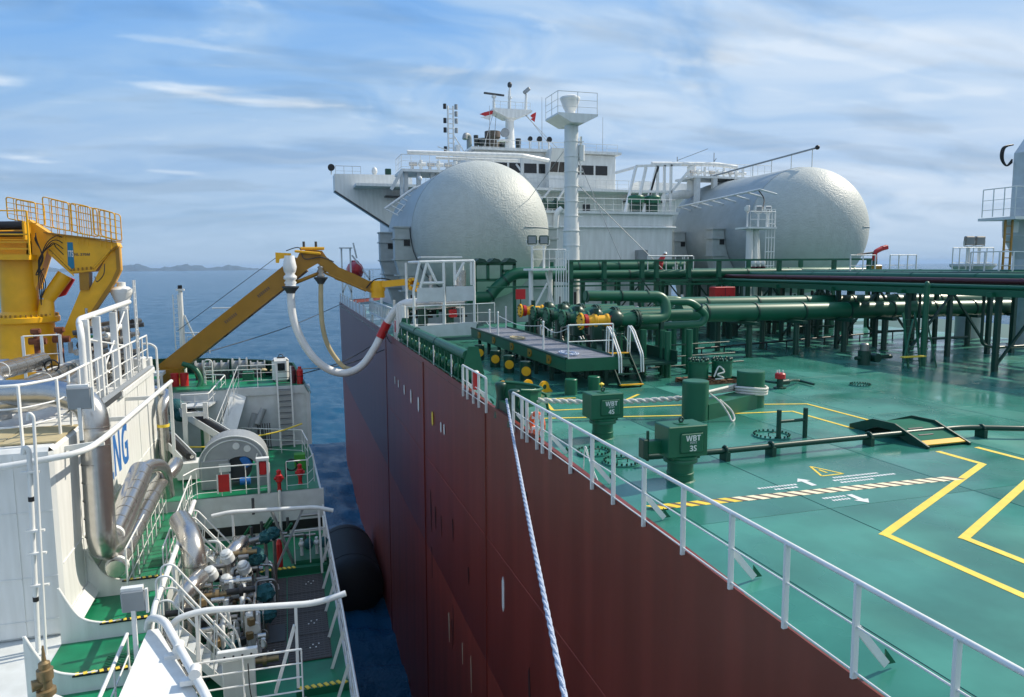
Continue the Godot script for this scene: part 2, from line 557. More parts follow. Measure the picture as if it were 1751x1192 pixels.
func build_sea() -> void:
	var f := FastNoiseLite.new()
	f.seed = 4; f.noise_type = FastNoiseLite.TYPE_SIMPLEX_SMOOTH; f.fractal_octaves = 2; f.frequency = 1.0
	var angs := PackedFloat32Array()
	var a := -40.0
	while a < 22.0:
		angs.append(a); a += 0.17
	while a < 64.0:
		angs.append(a); a += 0.7
	while a < 320.1:
		angs.append(a); a += 4.0
	angs.append(320.0)
	var rads := PackedFloat32Array()
	var r := 4.0
	while r < 22000.0:
		rads.append(r)
		r += clampf(r * 0.011, 0.35, 900.0)
	rads.append(22000.0)
	var na := angs.size()
	var v := PackedVector3Array()
	var ix := PackedInt32Array()
	for i in rads.size():
		var rr := rads[i]
		var cell := maxf(rr * 0.011, 0.35)
		for j in na:
			var t := deg_to_rad(angs[j])
			var x := sin(t) * rr
			var z := -cos(t) * rr
			var y := 0.0
			for wv in [[1.1, 0.1], [2.4, 0.24], [6.0, 0.34], [19.0, 0.4], [70.0, 0.4]]:
				if wv[0] > cell * 2.0:
					y += f.get_noise_2d((x * 0.9 + z * 0.35) / wv[0], (z * 0.9 - x * 0.35) / wv[0] * 1.6) * wv[1] * minf(1.0, wv[0] / cell * 0.25)
			v.append(Vector3(x, SEA_Y + y, z))
	for i in rads.size() - 1:
		for j in na - 1:
			var k := i * na + j
			ix.append_array(PackedInt32Array([k, k + na, k + 1, k + 1, k + na, k + na + 1]))
	var nn := PackedVector3Array()
	nn.resize(v.size())
	for i in range(0, ix.size(), 3):
		var g := (v[ix[i + 2]] - v[ix[i]]).cross(v[ix[i + 1]] - v[ix[i]])
		if g.y < 0.0: g = -g
		for k in 3: nn[ix[i + k]] += g
	for i in nn.size(): nn[i] = nn[i].normalized()
	var b := B.new()
	b.v = v; b.n = nn; b.ix = ix
	ground("sea", b, M.sea)
	# low wooded islands on the horizon
	var h := B.new()
	var fh := FastNoiseLite.new()
	fh.seed = 9; fh.frequency = 1.0; fh.fractal_octaves = 4
	var prev := []
	for i in 161:
		var t := deg_to_rad(-26.0 + 26.0 * i / 160.0)
		var env2 := smoothstep(-26.0, -20.0, rad_to_deg(t)) * smoothstep(-0.6, -3.0, rad_to_deg(t))
		var hh := (34.0 + 92.0 * maxf(0.0, fh.get_noise_1d(i * 0.045) + 0.32) + 14.0 * fh.get_noise_1d(i * 0.35)) * env2
		var row := []
		for k in 5:
			var dd := 9000.0 + k * 420.0
			var yy: float = SEA_Y - 2.0 + hh * [0.0, 0.72, 1.0, 0.7, 0.0][k]
			row.append(Vector3(sin(t) * dd, yy, -cos(t) * dd))
		if prev:
			for k in 4: h.face(prev[k], row[k], row[k + 1], prev[k + 1], Vector3.UP)
		prev = row
	ground("distant_hills", h, M.hill)

func build_tanker_hull() -> void:
	var t := thing("tanker_hull", "red tanker hull rising beside the dark gap of water, with a lighter red lower band", "ship hull", Vector3(6.4, 0, -30))
	# outline of the starboard side: z, x at the rail, x at the waterline, height of the gunwale
	var st := [[14.0, 6.2, 6.0, -0.22], [2.0, 6.36, 6.12, -0.22], [-9.0, 6.38, 6.22, -0.1], [-19.0, 6.4, 6.28, 0.16], [-30.0, 6.42, 6.3, 0.26], [-50.0, 6.42, 6.3, 0.34], [-50.3, 6.5, 6.34, 0.34], [-75.0, 6.5, 6.42, 0.36], [-97.0, 6.52, 6.8, 0.36], [-104.0, 8.4, 13.0, 0.36], [-112.0, 15.0, 22.0, 0.36]]
	var top := B.new(t.position)
	var bot := B.new(t.position)
	var cap := B.new(t.position)
	var lv := [0.0, 0.012, 0.03, 0.25, 0.41, 0.4101, 0.7, 1.0]
	for i in st.size() - 1:
		var p: Array = st[i]
		var q: Array = st[i + 1]
		for k in 7:
			var rows := []
			for w in [[p, lv[k]], [p, lv[k + 1]], [q, lv[k + 1]], [q, lv[k]]]:
				var s: Array = w[0]
				var f: float = w[1]
				rows.append(Vector3(lerpf(s[1], s[2], f), lerpf(s[3], SEA_Y - 2.0, f), s[0]))
			var tgt := top if k < 4 else bot
			if k != 4: tgt.face(rows[0], rows[1], rows[2], rows[3], Vector3.LEFT)
		cap.face(Vector3(p[1] - 0.015, p[3] - 0.07, p[0]), Vector3(p[1] - 0.015, p[3] + 0.02, p[0]), Vector3(q[1] - 0.015, q[3] + 0.02, q[0]), Vector3(q[1] - 0.015, q[3] - 0.07, q[0]), Vector3.LEFT)
		cap.face(Vector3(p[1] - 0.015, p[3] + 0.02, p[0]), Vector3(p[1] + 0.1, p[3] + 0.02, p[0]), Vector3(q[1] + 0.1, q[3] + 0.02, q[0]), Vector3(q[1] - 0.015, q[3] + 0.02, q[0]), Vector3.UP)
	# stern, far side and bow end close the box
	var e: Array = st[-1]
	top.face(Vector3(e[1], e[3], e[0]), Vector3(46, e[3], e[0]), Vector3(40, SEA_Y - 2, e[0]), Vector3(e[2], SEA_Y - 2, e[0]), Vector3.FORWARD)
	top.face(Vector3(46, 0, -112), Vector3(54, 0, -100), Vector3(54, SEA_Y - 2, -96), Vector3(40, SEA_Y - 2, -112), Vector3.RIGHT)
	top.face(Vector3(54, 0, -100), Vector3(54, 0, 14), Vector3(54, SEA_Y - 2, 14), Vector3(54, SEA_Y - 2, -100), Vector3.RIGHT)
	top.face(Vector3(6.2, -0.2, 14), Vector3(54, 0, 14), Vector3(54, SEA_Y - 2, 14), Vector3(6.0, SEA_Y - 2, 14), Vector3.BACK)
	part(t, "topside_plating", top, M.red, "dark red upper hull plating")
	part(t, "lower_plating", bot, M.boot, "lighter red lower hull band")
	part(t, "gunwale_bar", cap, M.red)
	for zz in [-24.0, -36.0, -50.2]:
		var s := B.new(t.position)
		s.cyl(Vector3(6.395, 0.1, zz), Vector3(6.29, SEA_Y, zz), 0.03, -1.0, 5)
		part(t, "weld_bead", s, M.red)
	for yy in [-4.6]:
		var s := B.new(t.position)
		s.cyl(Vector3(6.36, yy, 2), Vector3(6.38, yy, -50), 0.012, -1.0, 4)
		part(t, "weld_bead", s, M.boot)
	for d in [[-21.9, -5.8, 0.1, 1.2], [-30.9, -2.25, 0.1, 0.5], [-31.6, -2.3, 0.1, 0.5], [-33.6, -2.3, 0.16, 0.7], [-37.4, -2.3, 0.16, 0.8], [-39.8, -2.3, 0.14, 0.8], [-42.2, -2.3, 0.14, 0.6], [-44.5, -2.3, 0.1, 0.5], [-46.0, -2.3, 0.1, 0.5]]:
		var s := B.new(t.position)
		var x := 6.385 - 0.02
		s.prism([Vector2(-d[2], -d[3] * 0.35), Vector2(0, -d[3] * 0.5), Vector2(d[2], -d[3] * 0.35), Vector2(d[2], d[3] * 0.35), Vector2(0, d[3] * 0.5), Vector2(-d[2], d[3] * 0.35)], Vector3(x, d[1], d[0]), Vector3.BACK, Vector3.UP, 0.02)
		part(t, "hull_mark", s, M.lineyellow if d[0] == -33.6 else M.white, "yellow painted hull mark" if d[0] == -33.6 else "white painted hull mark")
	for i in 16:
		var s := B.new(t.position)
		var z := rng.randf_range(-35.0, -26.0) if i < 11 else rng.randf_range(-22.0, -10.0)
		var y := rng.randf_range(-11.5, -6.0)
		var hh := rng.randf_range(0.5, 2.2)
		var wd := rng.randf_range(0.03, 0.12)
		s.prism([Vector2(-wd, hh * 0.4), Vector2(wd * 0.3, hh * 0.5), Vector2(wd, hh * 0.1), Vector2(wd * 0.4, -hh * 0.5), Vector2(-wd * 0.2, -hh * 0.35)], Vector3(lerpf(6.39, 6.28, -y / 23.0) - 0.003, y, z), Vector3.BACK, Vector3.UP, 0.012)
		part(t, "scuff_mark", s, M.scuff if i % 4 else M.cream)
	for d in [[-19.5, -1.75, 0.08, 0.34], [-11.5, -4.9, 0.07, 0.3]]:
		var s := B.new(t.position)
		s.lathe([Vector2(0.0, 0.03), Vector2(0.11, 0.03), Vector2(0.12, -0.02)], Vector3(6.37, d[1], d[0]), Vector3.LEFT, 12)
		part(t, "scupper", s, M.black)
	# the deck: one sheet with a cambered margin
	var dk := B.new()
	var mg := B.new()
	var zs := [14.0, 2.0, -9.0, -19.0, -30.0, -50.0, -75.0, -97.0]
	var gy := [-0.2, -0.2, -0.08, 0.0, 0.0, 0.0, 0.0, 0.0]
	for i in zs.size() - 1:
		var a := Vector3(6.4, gy[i], zs[i])
		var c := Vector3(6.4, gy[i + 1], zs[i + 1])
		mg.face(a, Vector3(7.2, 0, zs[i]), Vector3(7.2, 0, zs[i + 1]), c, Vector3.UP)
		if i > 4: mg.face(Vector3(7.2, 0.004, zs[i]), Vector3(54, 0.004, zs[i]), Vector3(54, 0.004, zs[i + 1]), Vector3(7.2, 0.004, zs[i + 1]), Vector3.UP)
		dk.face(Vector3(7.2, 0, zs[i]), Vector3(54, 0, zs[i]), Vector3(54, 0, zs[i + 1]), Vector3(7.2, 0, zs[i + 1]), Vector3.UP)
	dk.face(Vector3(6.55, 0, -97), Vector3(54, 0, -97), Vector3(46, 0, -112), Vector3(15, 0, -112), Vector3.UP)
	var d := ground("main_deck", dk, M.seam)
	part(d, "deck_margin", mg, M.deck)
	var xs := [7.2, 10.15, 13.85, 17.55, 21.2, 24.9, 28.6, 32.3, 36.0, 39.7, 44.0]
	var zp := [9.0, 2.6, -4.5, -11.6, -18.7, -25.8, -32.9, -40.0, -47.1]
	for i in xs.size() - 1:
		for j in zp.size() - 1:
			var s := B.new()
			s.box(Vector3((xs[i] + xs[i + 1]) * 0.5, 0.003, (zp[j] + zp[j + 1]) * 0.5), Vector3(xs[i + 1] - xs[i] - (0.03 if i % 2 == 0 else 0.018), 0.012, zp[j] - zp[j + 1] - 0.014), Basis.IDENTITY, 0.004)
			part(d, "deck_plate", s, [M.deck, M.deck_plate, M.deck, M.deck_worn, M.deck_plate][rng.randi() % 5])

func floodlight(label: String, at: Vector3, dir: Vector3, post_h: float, s: float, body: Material, pm: Material, group := "") -> Node3D:
	var t := thing("floodlight", label, "floodlight", at, group)
	var b := B.new(at)
	b.cyl(at, at + Vector3(0, post_h, 0), 0.06 * s + 0.02, -1.0, 8)
	part(t, "post", b, pm)
	var c := at + Vector3(0, post_h + 0.38 * s, 0)
	var z := dir.normalized()
	var x := Vector3.UP.cross(z).normalized()
	var bs := Basis(x, z.cross(x), z)
	var y := B.new(at)
	y.tube([c + x * 0.36 * s, c + x * 0.34 * s - Vector3(0, 0.34 * s, 0), c - Vector3(0, 0.42 * s, 0), c - x * 0.34 * s - Vector3(0, 0.34 * s, 0), c - x * 0.36 * s], 0.035 * s + 0.01, 6)
	part(t, "yoke", y, pm)
	var h := B.new(at)
	h.box(c, Vector3(0.64, 0.6, 0.3) * s, bs, 0.06 * s)
	h.box(c - z * 0.2 * s, Vector3(0.4, 0.36, 0.14) * s, bs, 0.04 * s)
	var hs := part(t, "lamp_housing", h, body)
	var g := B.new(at)
	g.box(c + z * 0.152 * s, Vector3(0.5, 0.46, 0.012) * s, bs)
	part(hs, "lens", g, M.grey)
	return t

func build_tanker_house() -> void:
	# accommodation block far aft, the bridge on top of it
	var t := thing("bridge_house", "white bridge house with dark slanted windows behind the tanks", "ship bridge", Vector3(30, 0, -88))
	var b := B.new(t.position)
	b.box(Vector3(30, 7.0, -97), Vector3(34, 14.0, 16))
	part(t, "lower_block", b, M.white)
	b = B.new(t.position)
	b.box(Vector3(31.5, 16.5, -91.5), Vector3(18.6, 4.4, 9), Basis.IDENTITY, 0.1)
	part(t, "wheelhouse", b, M.white)
	b = B.new(t.position)
	b.box(Vector3(31.5, 18.85, -91.4), Vector3(19.6, 0.3, 10))
	part(t, "roof", b, M.white)
	b = B.new(t.position)
	b.box(Vector3(30, 14.15, -88), Vector3(44, 0.3, 5))
	part(t, "bridge_deck", b, M.white)
	for i in 9:
		var w := B.new(t.position)
		w.box(Vector3(23.6 + i * 1.9, 16.75, -86.97), Vector3(1.62, 1.15, 0.05))
		part(t, "window", w, M.glass)
	for i in 3:
		var w := B.new(t.position)
		w.box(Vector3(22.17, 16.75, -88.6 - i * 2.2), Vector3(0.05, 1.15, 1.7))
		part(t, "window", w, M.glass)
	# the projecting centre bay with its panes leaning out
	var bay := B.new(t.position)
	bay.prism([Vector2(0, 14.3), Vector2(-0.3, 15.8), Vector2(1.0, 18.9), Vector2(-1.5, 18.9), Vector2(-1.5, 14.3)], Vector3(32.4, 0, -85.4), Vector3.BACK, Vector3.UP, 2.4)
	part(t, "centre_bay", bay, M.white)
	for i in 2:
		var w := B.new(t.position)
		var a := Vector3(31.3 + i * 1.12, 16.2, -85.48)
		w.face(a, a + Vector3(1.0, 0, 0), a + Vector3(1.0, 1.15, 0.46), a + Vector3(0, 1.15, 0.46), Vector3.BACK)
		part(t, "window", w, M.glass)
	for s in [[Vector3(30.6, 12.0, -84.5), Vector3(27.0, 17.0, -85.5)], [Vector3(31.0, 11.5, -84), Vector3(34.2, 16.0, -85)], [Vector3(27.2, 11.8, -84), Vector3(27.2, 17.6, -84)], [Vector3(29.0, 11.8, -84), Vector3(31.0, 14.2, -84)]]:
		var q := B.new(t.position)
		q.beam(s[0], s[1], 0.22, 0.22)
		part(t, "brace", q, M.offwhite)
	for w in [[Vector3(37.6, 12.1, -88.96)], [Vector3(33.2, 12.0, -88.96)]]:
		var q := B.new(t.position)
		q.box(w[0], Vector3(1.0, 1.2, 0.06))
		part(t, "window", q, M.darkgrey)
	# wings
	for s in [-1.0, 1.0]:
		var q := B.new(t.position)
		var cx := 30.0
		q.prism([Vector2(24.1 * s, 15.65), Vector2(24.1 * s, 13.75), Vector2(17.2 * s, 9.3), Vector2(15.0 * s, 9.3), Vector2(15.0 * s, 15.75)], Vector3(cx, 0, -90.2), Vector3.RIGHT, Vector3.UP, 2.6)
		part(t, "bridge_wing", q, M.white)
		var e := B.new(t.position)
		e.beam(Vector3(cx + 24.15 * s, 13.68, -88.9), Vector3(cx + 17.2 * s, 9.2, -88.9), 0.14, 0.2)
		part(t, "wing_edge", e, M.darkgrey)
		var sh := B.new(t.position)
		sh.box(Vector3(cx + 15.6 * s, 13.1, -88.4), Vector3(5.6, 0.16, 1.4))
		part(t, "wing_ledge", sh, M.darkgrey)
	railing("bridge_roof_railing", "thin railing round the roof of the bridge house", [Vector3(22.2, 19.0, -87), Vector3(41, 19.0, -87)], 1.0, M.offwhite, {"step": 1.4})
	railing("bridge_deck_railing", "thin white railing along the front of the bridge deck, under the windows", [Vector3(16, 14.3, -85.6), Vector3(45, 14.3, -85.6)], 1.1, M.offwhite, {"step": 1.5})
	railing("wing_tip_railing", "small looped railing on the tip of the left bridge wing", [Vector3(6.1, 15.7, -89.5), Vector3(9.0, 15.7, -89.5)], 0.95, M.grey, {"step": 0.95, "levels": [1.0, 0.4]})
	var lamp := thing("searchlight", "dark round searchlight at the tip of the left bridge wing", "searchlight", Vector3(5.6, 15.6, -89.4))
	b = B.new(lamp.position)
	b.cyl(lamp.position, lamp.position + Vector3(0, 0.5, 0), 0.07, -1, 6)
	part(lamp, "post", b, M.white)
	b = B.new(lamp.position)
	b.cyl(lamp.position + Vector3(0, 0.8, -0.3), lamp.position + Vector3(0, 0.8, 0.3), 0.36, 0.4, 14)
	part(lamp, "lamp_housing", b, M.black)
	var dome := thing("satellite_dome", "small white dome on the edge of the left bridge wing", "dome", Vector3(10.6, 15.7, -89.4))
	b = B.new(dome.position)
	b.ball(dome.position + Vector3(0, 0.45, 0), Vector3(0.34, 0.5, 0.34))
	part(dome, "cover", b, M.white)
	var bx := thing("signal_box", "dark green lamp box on the left bridge wing", "lamp box", Vector3(12.2, 15.7, -89.4))
	b = B.new(bx.position)
	b.box(bx.position + Vector3(0, 0.42, 0), Vector3(0.7, 0.7, 0.5), Basis.IDENTITY, 0.06)
	b.cyl(bx.position, bx.position + Vector3(0, 0.2, 0), 0.1)
	part(bx, "housing", b, M.darkgreen)
	# radar mast
	var m := thing("radar_mast", "tall white radar mast with a flared platform above the bridge", "mast", Vector3(29.45, 18.9, -96))
	b = B.new(m.position)
	b.lathe([Vector2(0.72, 18.9), Vector2(0.56, 24.0), Vector2(1.0, 25.0), Vector2(1.1, 25.2)], Vector3(29.45, 0, -96), Vector3.UP, 18)
	part(m, "column", b, M.white)
	b = B.new(m.position)
	b.prism([Vector2(-0.7, 24.3), Vector2(0.7, 24.3), Vector2(2.8, 25.15), Vector2(2.8, 25.4), Vector2(-2.6, 25.4), Vector2(-2.6, 25.15)], Vector3(29.45, 0, -96), Vector3.RIGHT, Vector3.UP, 2.4)
	part(m, "platform", b, M.white)
	b = B.new(m.position)
	b.cyl(Vector3(29.5, 25.4, -96), Vector3(29.5, 28.4, -96), 0.16, 0.12, 8)
	b.cyl(Vector3(29.5, 27.0, -96), Vector3(29.5, 27.2, -96), 0.3, -1, 8)
	b.cyl(Vector3(29.3, 25.4, -96), Vector3(29.3, 28.0, -96), 0.05, -1, 5)
	part(m, "top_pole", b, M.white)
	b = B.new(m.position)
	b.ball(Vector3(29.5, 28.75, -96), Vector3(0.32, 0.4, 0.32))
	part(m, "top_lamp", b, M.darkgrey)
	b = B.new(m.position)
	b.cyl(Vector3(27.3, 25.4, -96), Vector3(27.3, 27.0, -96), 0.2, 0.14, 8)
	b.box(Vector3(27.3, 27.1, -96), Vector3(0.5, 0.3, 0.5))
	part(m, "radar_pedestal", b, M.white)
	b = B.new(m.position)
	b.box(Vector3(27.3, 27.4, -95.9), Vector3(3.0, 0.22, 0.25), Basis(Vector3.UP, 0.25))
	part(m, "radar_scanner", b, M.darkgrey)
	b = B.new(m.position)
	b.cyl(Vector3(31.7, 25.2, -96), Vector3(31.8, 27.7, -96), 0.22, 0.16, 8)
	part(m, "horn_post", b, M.white)
	b = B.new(m.position)
	b.box(Vector3(31.8, 28.1, -95.8), Vector3(1.0, 0.5, 0.6), Basis(Vector3.FORWARD, -0.7), 0.1)
	part(m, "horn", b, M.grey)
	railing("x", "", [Vector3(26.9, 25.4, -95.2), Vector3(32.1, 25.4, -95.2)], 1.0, M.offwhite, {"parent": m, "step": 1.0})
	b = B.new(m.position)
	b.box(Vector3(28.5, 21.4, -95.6), Vector3(1.6, 0.2, 1.2))
	part(m, "lamp_shelf", b, M.white)
	b = B.new(m.position)
	b.cyl(Vector3(28.4, 22.3, -95.2), Vector3(28.4, 22.3, -94.6), 0.5, 0.6, 14)
	part(m, "searchlight", b, M.grey)
	for s in [[Vector3(27.2, 25.0, -96), Vector3(24.5, 19, -92)], [Vector3(27.6, 25.0, -96), Vector3(26, 19, -92)], [Vector3(31.6, 25, -96), Vector3(36, 19, -92)], [Vector3(31.8, 25, -96), Vector3(35, 19, -92)]]:
		b = B.new(m.position)
		b.cyl(s[0], s[1], 0.035, -1, 4)
		part(m, "stay", b, M.grey)
	for s in [[Vector3(26.1, 24.6, -95.5), 0.9, "small red and white flag flying left of the radar mast"], [Vector3(32.6, 24.7, -95.5), 0.4, "small red pennant hanging right of the radar mast"]]:
		var f := thing("flag", s[2], "flag", s[0])
		var w: float = s[1]
		var fb := B.new(f.position)
		fb.prism([Vector2(-w, 0.1), Vector2(-w * 0.3, 0.35), Vector2(w, 0.6), Vector2(w * 0.9, 0.1), Vector2(-w * 0.2, -0.15)], s[0], Vector3(1, 0, 0.3).normalized(), Vector3.UP, 0.03)
		part(f, "red_cloth", fb, M.signal)
		fb = B.new(f.position)
		fb.prism([Vector2(-w * 0.9, -0.3), Vector2(-w * 0.2, -0.16), Vector2(w * 0.88, 0.08), Vector2(w * 0.5, -0.7)], s[0], Vector3(1, 0, 0.3).normalized(), Vector3.UP, 0.03)
		part(f, "white_cloth" if w > 0.5 else "cloth_tail", fb, M.white if w > 0.5 else M.signal)
	# signal mast
	var sg := thing("signal_mast", "white signal mast with black lamps, left of the funnel", "mast", Vector3(21.4, 18.6, -96))
	b = B.new(sg.position)
	for s in [-0.35, 0.35]: b.cyl(Vector3(21.4 + s, 18.0, -96), Vector3(21.4 + s, 25.6, -96), 0.12, -1, 6)
	for i in 12: b.cyl(Vector3(21.05, 18.4 + i * 0.62, -96), Vector3(21.75, 18.4 + i * 0.62, -96), 0.07, -1, 5)
	part(sg, "lattice_pole", b, M.white)
	for i in 5:
		for s in [-1.0, 1.0]:
			if i == 4 and s < 0: continue
			b = B.new(sg.position)
			b.cyl(Vector3(21.4 + s * 0.75, [25.2, 23.4, 22.2, 19.8, 24.3][i], -96), Vector3(21.4 + s * 0.75, [25.2, 23.4, 22.2, 19.8, 24.3][i] + 0.62, -96), 0.22, -1, 8)
			part(sg, "signal_lamp", b, M.black if s < 0 else M.grey)
	b = B.new(sg.position)
	b.beam(Vector3(21.7, 22.0, -96), Vector3(24.0, 18.0, -95), 0.18, 0.18)
	b.cyl(Vector3(22.2, 18.4, -95.6), Vector3(22.2, 20.6, -95.6), 0.4, 0.3, 10)
	b.beam(Vector3(19.4, 20.2, -95), Vector3(24.2, 18.6, -95), 0.12, 0.12)
	part(sg, "brace", b, M.white)
	# funnel
	var fn := thing("funnel", "funnel top of dark exhaust stacks on a green casing", "funnel", Vector3(28.4, 18.6, -102))
	b = B.new(fn.position)
	b.box(Vector3(28.5, 19.6, -102), Vector3(8.4, 2.2, 7), Basis.IDENTITY, 0.2)
	part(fn, "casing", b, M.funnelgreen)
	for s in [[28.6, 1.0, 23.6, 0], [27.2, 0.62, 22.6, 1], [30.2, 0.5, 22.4, 1], [31.1, 0.4, 22.5, 1], [26.2, 0.3, 23.0, 1], [32.4, 0.35, 22.8, 1]]:
		b = B.new(fn.position)
		b.lathe([Vector2(s[1], 20.5), Vector2(s[1], s[2] - 0.9), Vector2(s[1] * 1.12, s[2] - 0.85), Vector2(s[1] * 1.12, s[2]), Vector2(s[1] * 0.9, s[2]), Vector2(s[1] * 0.85, s[2] - 0.6)], Vector3(s[0], 0, -101.5), Vector3.UP, 16)
		part(fn, "exhaust_stack", b, M.brown if s[3] == 0 else M.darkgrey)
	b = B.new(fn.position)
	b.tube(bend([Vector3(25.1, 20.4, -101), Vector3(25.1, 22.8, -101), Vector3(24.4, 22.8, -100.4), Vector3(24.3, 22.2, -100.3)], 0.5), 0.36, 10)
	part(fn, "vent_pipe", b, M.grey)
	for s in [[25.0, 18.8, 24.6], [35.6, 18.9, 24.8], [40.3, 15.5, 24.0], [31.9, 18.8, 26.0]]:
		var a := thing("whip_antenna", ["thin whip antenna left of the funnel", "thin whip antenna right of the radar mast", "thin whip antenna rising over the right bridge wing", "thin whip antenna close beside the radar mast"][[25.0, 35.6, 40.3, 31.9].find(s[0])], "antenna", Vector3(s[0], s[1], -90))
		b = B.new(a.position)
		b.cyl(a.position, Vector3(s[0], s[2], -90), 0.05, 0.025, 5)
		part(a, "rod", b, M.grey)
		b = B.new(a.position)
		b.cyl(a.position, a.position + Vector3(0, 0.8, 0), 0.12, -1, 6)
		part(a, "base", b, M.white)
	for s in [[30.6, 0.35, "dark round horn on the bridge roof near the white mast post"], [31.9, 0.35, "dark round horn on the bridge roof, farther right of the pair"], [29.4, 0.3, "small hooked vent at the front of the bridge roof"]]:
		var hn := thing("roof_horn", s[2], "horn", Vector3(s[0], 19.0, -87.5))
		b = B.new(hn.position)
		b.cyl(hn.position, hn.position + Vector3(0, 1.2, 0), 0.1, -1, 6)
		part(hn, "post", b, M.white)
		b = B.new(hn.position)
		b.cyl(hn.position + Vector3(0, 1.35, -0.3), hn.position + Vector3(0, 1.35, 0.3), s[1] * 0.6, s[1], 10)
		part(hn, "bell", b, M.black)
	# block between the gas tanks
	var h := thing("deck_house", "plain white deck house standing between the two grey tanks", "deck house", Vector3(29.5, 0, -66))
	b = B.new(h.position)
	b.box(Vector3(29.5, 4.9, -73), Vector3(15.4, 9.8, 14))
	part(h, "wall", b, M.white)
	b = B.new(h.position)
	b.box(Vector3(29.6, 9.9, -73), Vector3(16.2, 0.24, 14.6))
	part(h, "roof_edge", b, M.white)
	b = B.new(h.position)
	b.cyl(Vector3(21.6, 8.5, -65.7), Vector3(37.4, 8.5, -65.7), 0.11, -1, 8)
	part(h, "wall_pipe", b, M.white)
	b = B.new(h.position)
	b.cyl(Vector3(24.6, 0, -65.6), Vector3(24.6, 9.0, -65.6), 0.28, -1, 10)
	b.tube(bend([Vector3(24.6, 9.0, -65.6), Vector3(24.7, 9.8, -65.6), Vector3(25.2, 10.2, -65.6)], 0.4), 0.28, 10)
	part(h, "downpipe", b, M.white)
	b = B.new(h.position)
	b.box(Vector3(33.6, 5.7, -65.6), Vector3(1.0, 1.2, 0.7))
	part(h, "wall_cabinet", b, M.grey)
	railing("deck_house_railing", "white railing along the front roof edge of the deck house", [Vector3(22, 10.0, -66), Vector3(37.5, 10.0, -66)], 1.25, M.white, {"step": 0.95})
	for s in [[33.9, "left one of two dark green ventilators on the deck house roof"], [35.7, "right one of two dark green ventilators on the deck house roof"]]:
		var v := thing("ventilator", s[1], "ventilator", Vector3(s[0], 10.0, -67.5), "green ventilators on the deck house")
		b = B.new(v.position)
		b.lathe([Vector2(0.62, 0), Vector2(0.66, 1.0)], v.position, Vector3.UP, 18)
		part(v, "trunk", b, M.darkgreen)
		b = B.new(v.position)
		b.lathe([Vector2(0.62, 1.0), Vector2(0.82, 1.02), Vector2(0.82, 1.62), Vector2(0.7, 1.75), Vector2(0, 1.8)], v.position, Vector3.UP, 18)
		part(v, "cap", b, M.green)
	var wd := thing("mooring_winch", "dark green winch drum beside the left tank, behind the mast post", "winch", Vector3(25.6, 10.0, -68))
	b = B.new(wd.position)
	b.cyl(Vector3(24.4, 10.7, -68), Vector3(26.6, 10.7, -68), 0.4, -1, 12)
	part(wd, "drum", b, M.darkgreen)
	for x in [24.3, 25.5, 26.7]:
		b = B.new(wd.position)
		b.cyl(Vector3(x - 0.06, 10.7, -68), Vector3(x + 0.06, 10.7, -68), 0.7, -1, 14)
		part(wd, "flange", b, M.darkgreen)
	# frames and pipes behind the right tank
	var fr := thing("pipe_gantry", "white sloping lattice gantry carrying pipes beside the right tank", "gantry", Vector3(38, 10.0, -72))
	for s in [[Vector3(34.3, 10, -71), Vector3(36.1, 15.2, -72)], [Vector3(35.6, 10, -71), Vector3(37.3, 15.2, -72)], [Vector3(37.2, 10, -72), Vector3(38.6, 15.4, -72)], [Vector3(38.7, 10, -72), Vector3(38.7, 15.4, -72)], [Vector3(40.3, 10, -72), Vector3(40.3, 15.6, -72)], [Vector3(36.1, 15.3, -72), Vector3(41.5, 15.6, -72)], [Vector3(37.0, 10.2, -72), Vector3(38.7, 15.3, -72)], [Vector3(40.3, 12.6, -72), Vector3(42.3, 14.8, -72)], [Vector3(35.2, 12.6, -71.6), Vector3(40.3, 12.7, -72)], [Vector3(36.1, 15.2, -72), Vector3(36.1, 15.2, -77)], [Vector3(39.5, 10, -72), Vector3(39.5, 15.5, -72)]]:
		b = B.new(fr.position)
		b.beam(s[0], s[1], 0.24, 0.24)
		part(fr, "frame_bar", b, M.white)
	b = B.new(fr.position)
	b.tube(bend([Vector3(38.5, 15.75, -73), Vector3(46.5, 15.95, -73), Vector3(49.2, 15.7, -73)], 0.5), 0.24, 10)
	part(fr, "pipe", b, M.white)
	b = B.new(fr.position)
	b.tube(bend([Vector3(40, 12.0, -73), Vector3(42.0, 12.6, -73), Vector3(43.4, 12.5, -73), Vector3(43.4, 15.6, -73)], 0.8), 0.5, 10)
	part(fr, "pipe", b, M.white)
	var pf := thing("tank_platform", "white piping platform over the rear of the right tank", "platform", Vector3(45.5, 14.2, -72))
	b = B.new(pf.position)
	b.box(Vector3(45.9, 14.2, -72.5), Vector3(7.4, 0.22, 4))
	part(pf, "deck_plate", b, M.white)
	for x in [42.8, 44.9, 48.0]:
		b = B.new(pf.position)
		b.box(Vector3(x, 12.6, -70.8), Vector3(0.5, 3.2, 0.5))
		part(pf, "column", b, M.offwhite)
	for i in 9:
		b = B.new(pf.position)
		var x := 42.6 + i * 0.8
		b.cyl(Vector3(x, 14.3, -71.6), Vector3(x, 14.8 + 0.3 * (i % 3), -71.6), 0.14, -1, 8)
		b.cyl(Vector3(x - 0.2, 14.85, -71.6), Vector3(x + 0.4, 14.85, -71.6), 0.16 + 0.05 * (i % 2), -1, 8)
		part(pf, "valve", b, M.white if i % 3 else M.clad)
	railing("x", "", [Vector3(42.3, 14.3, -70.6), Vector3(52.0, 14.3, -70.6)], 1.35, M.white, {"parent": pf, "step": 0.9})
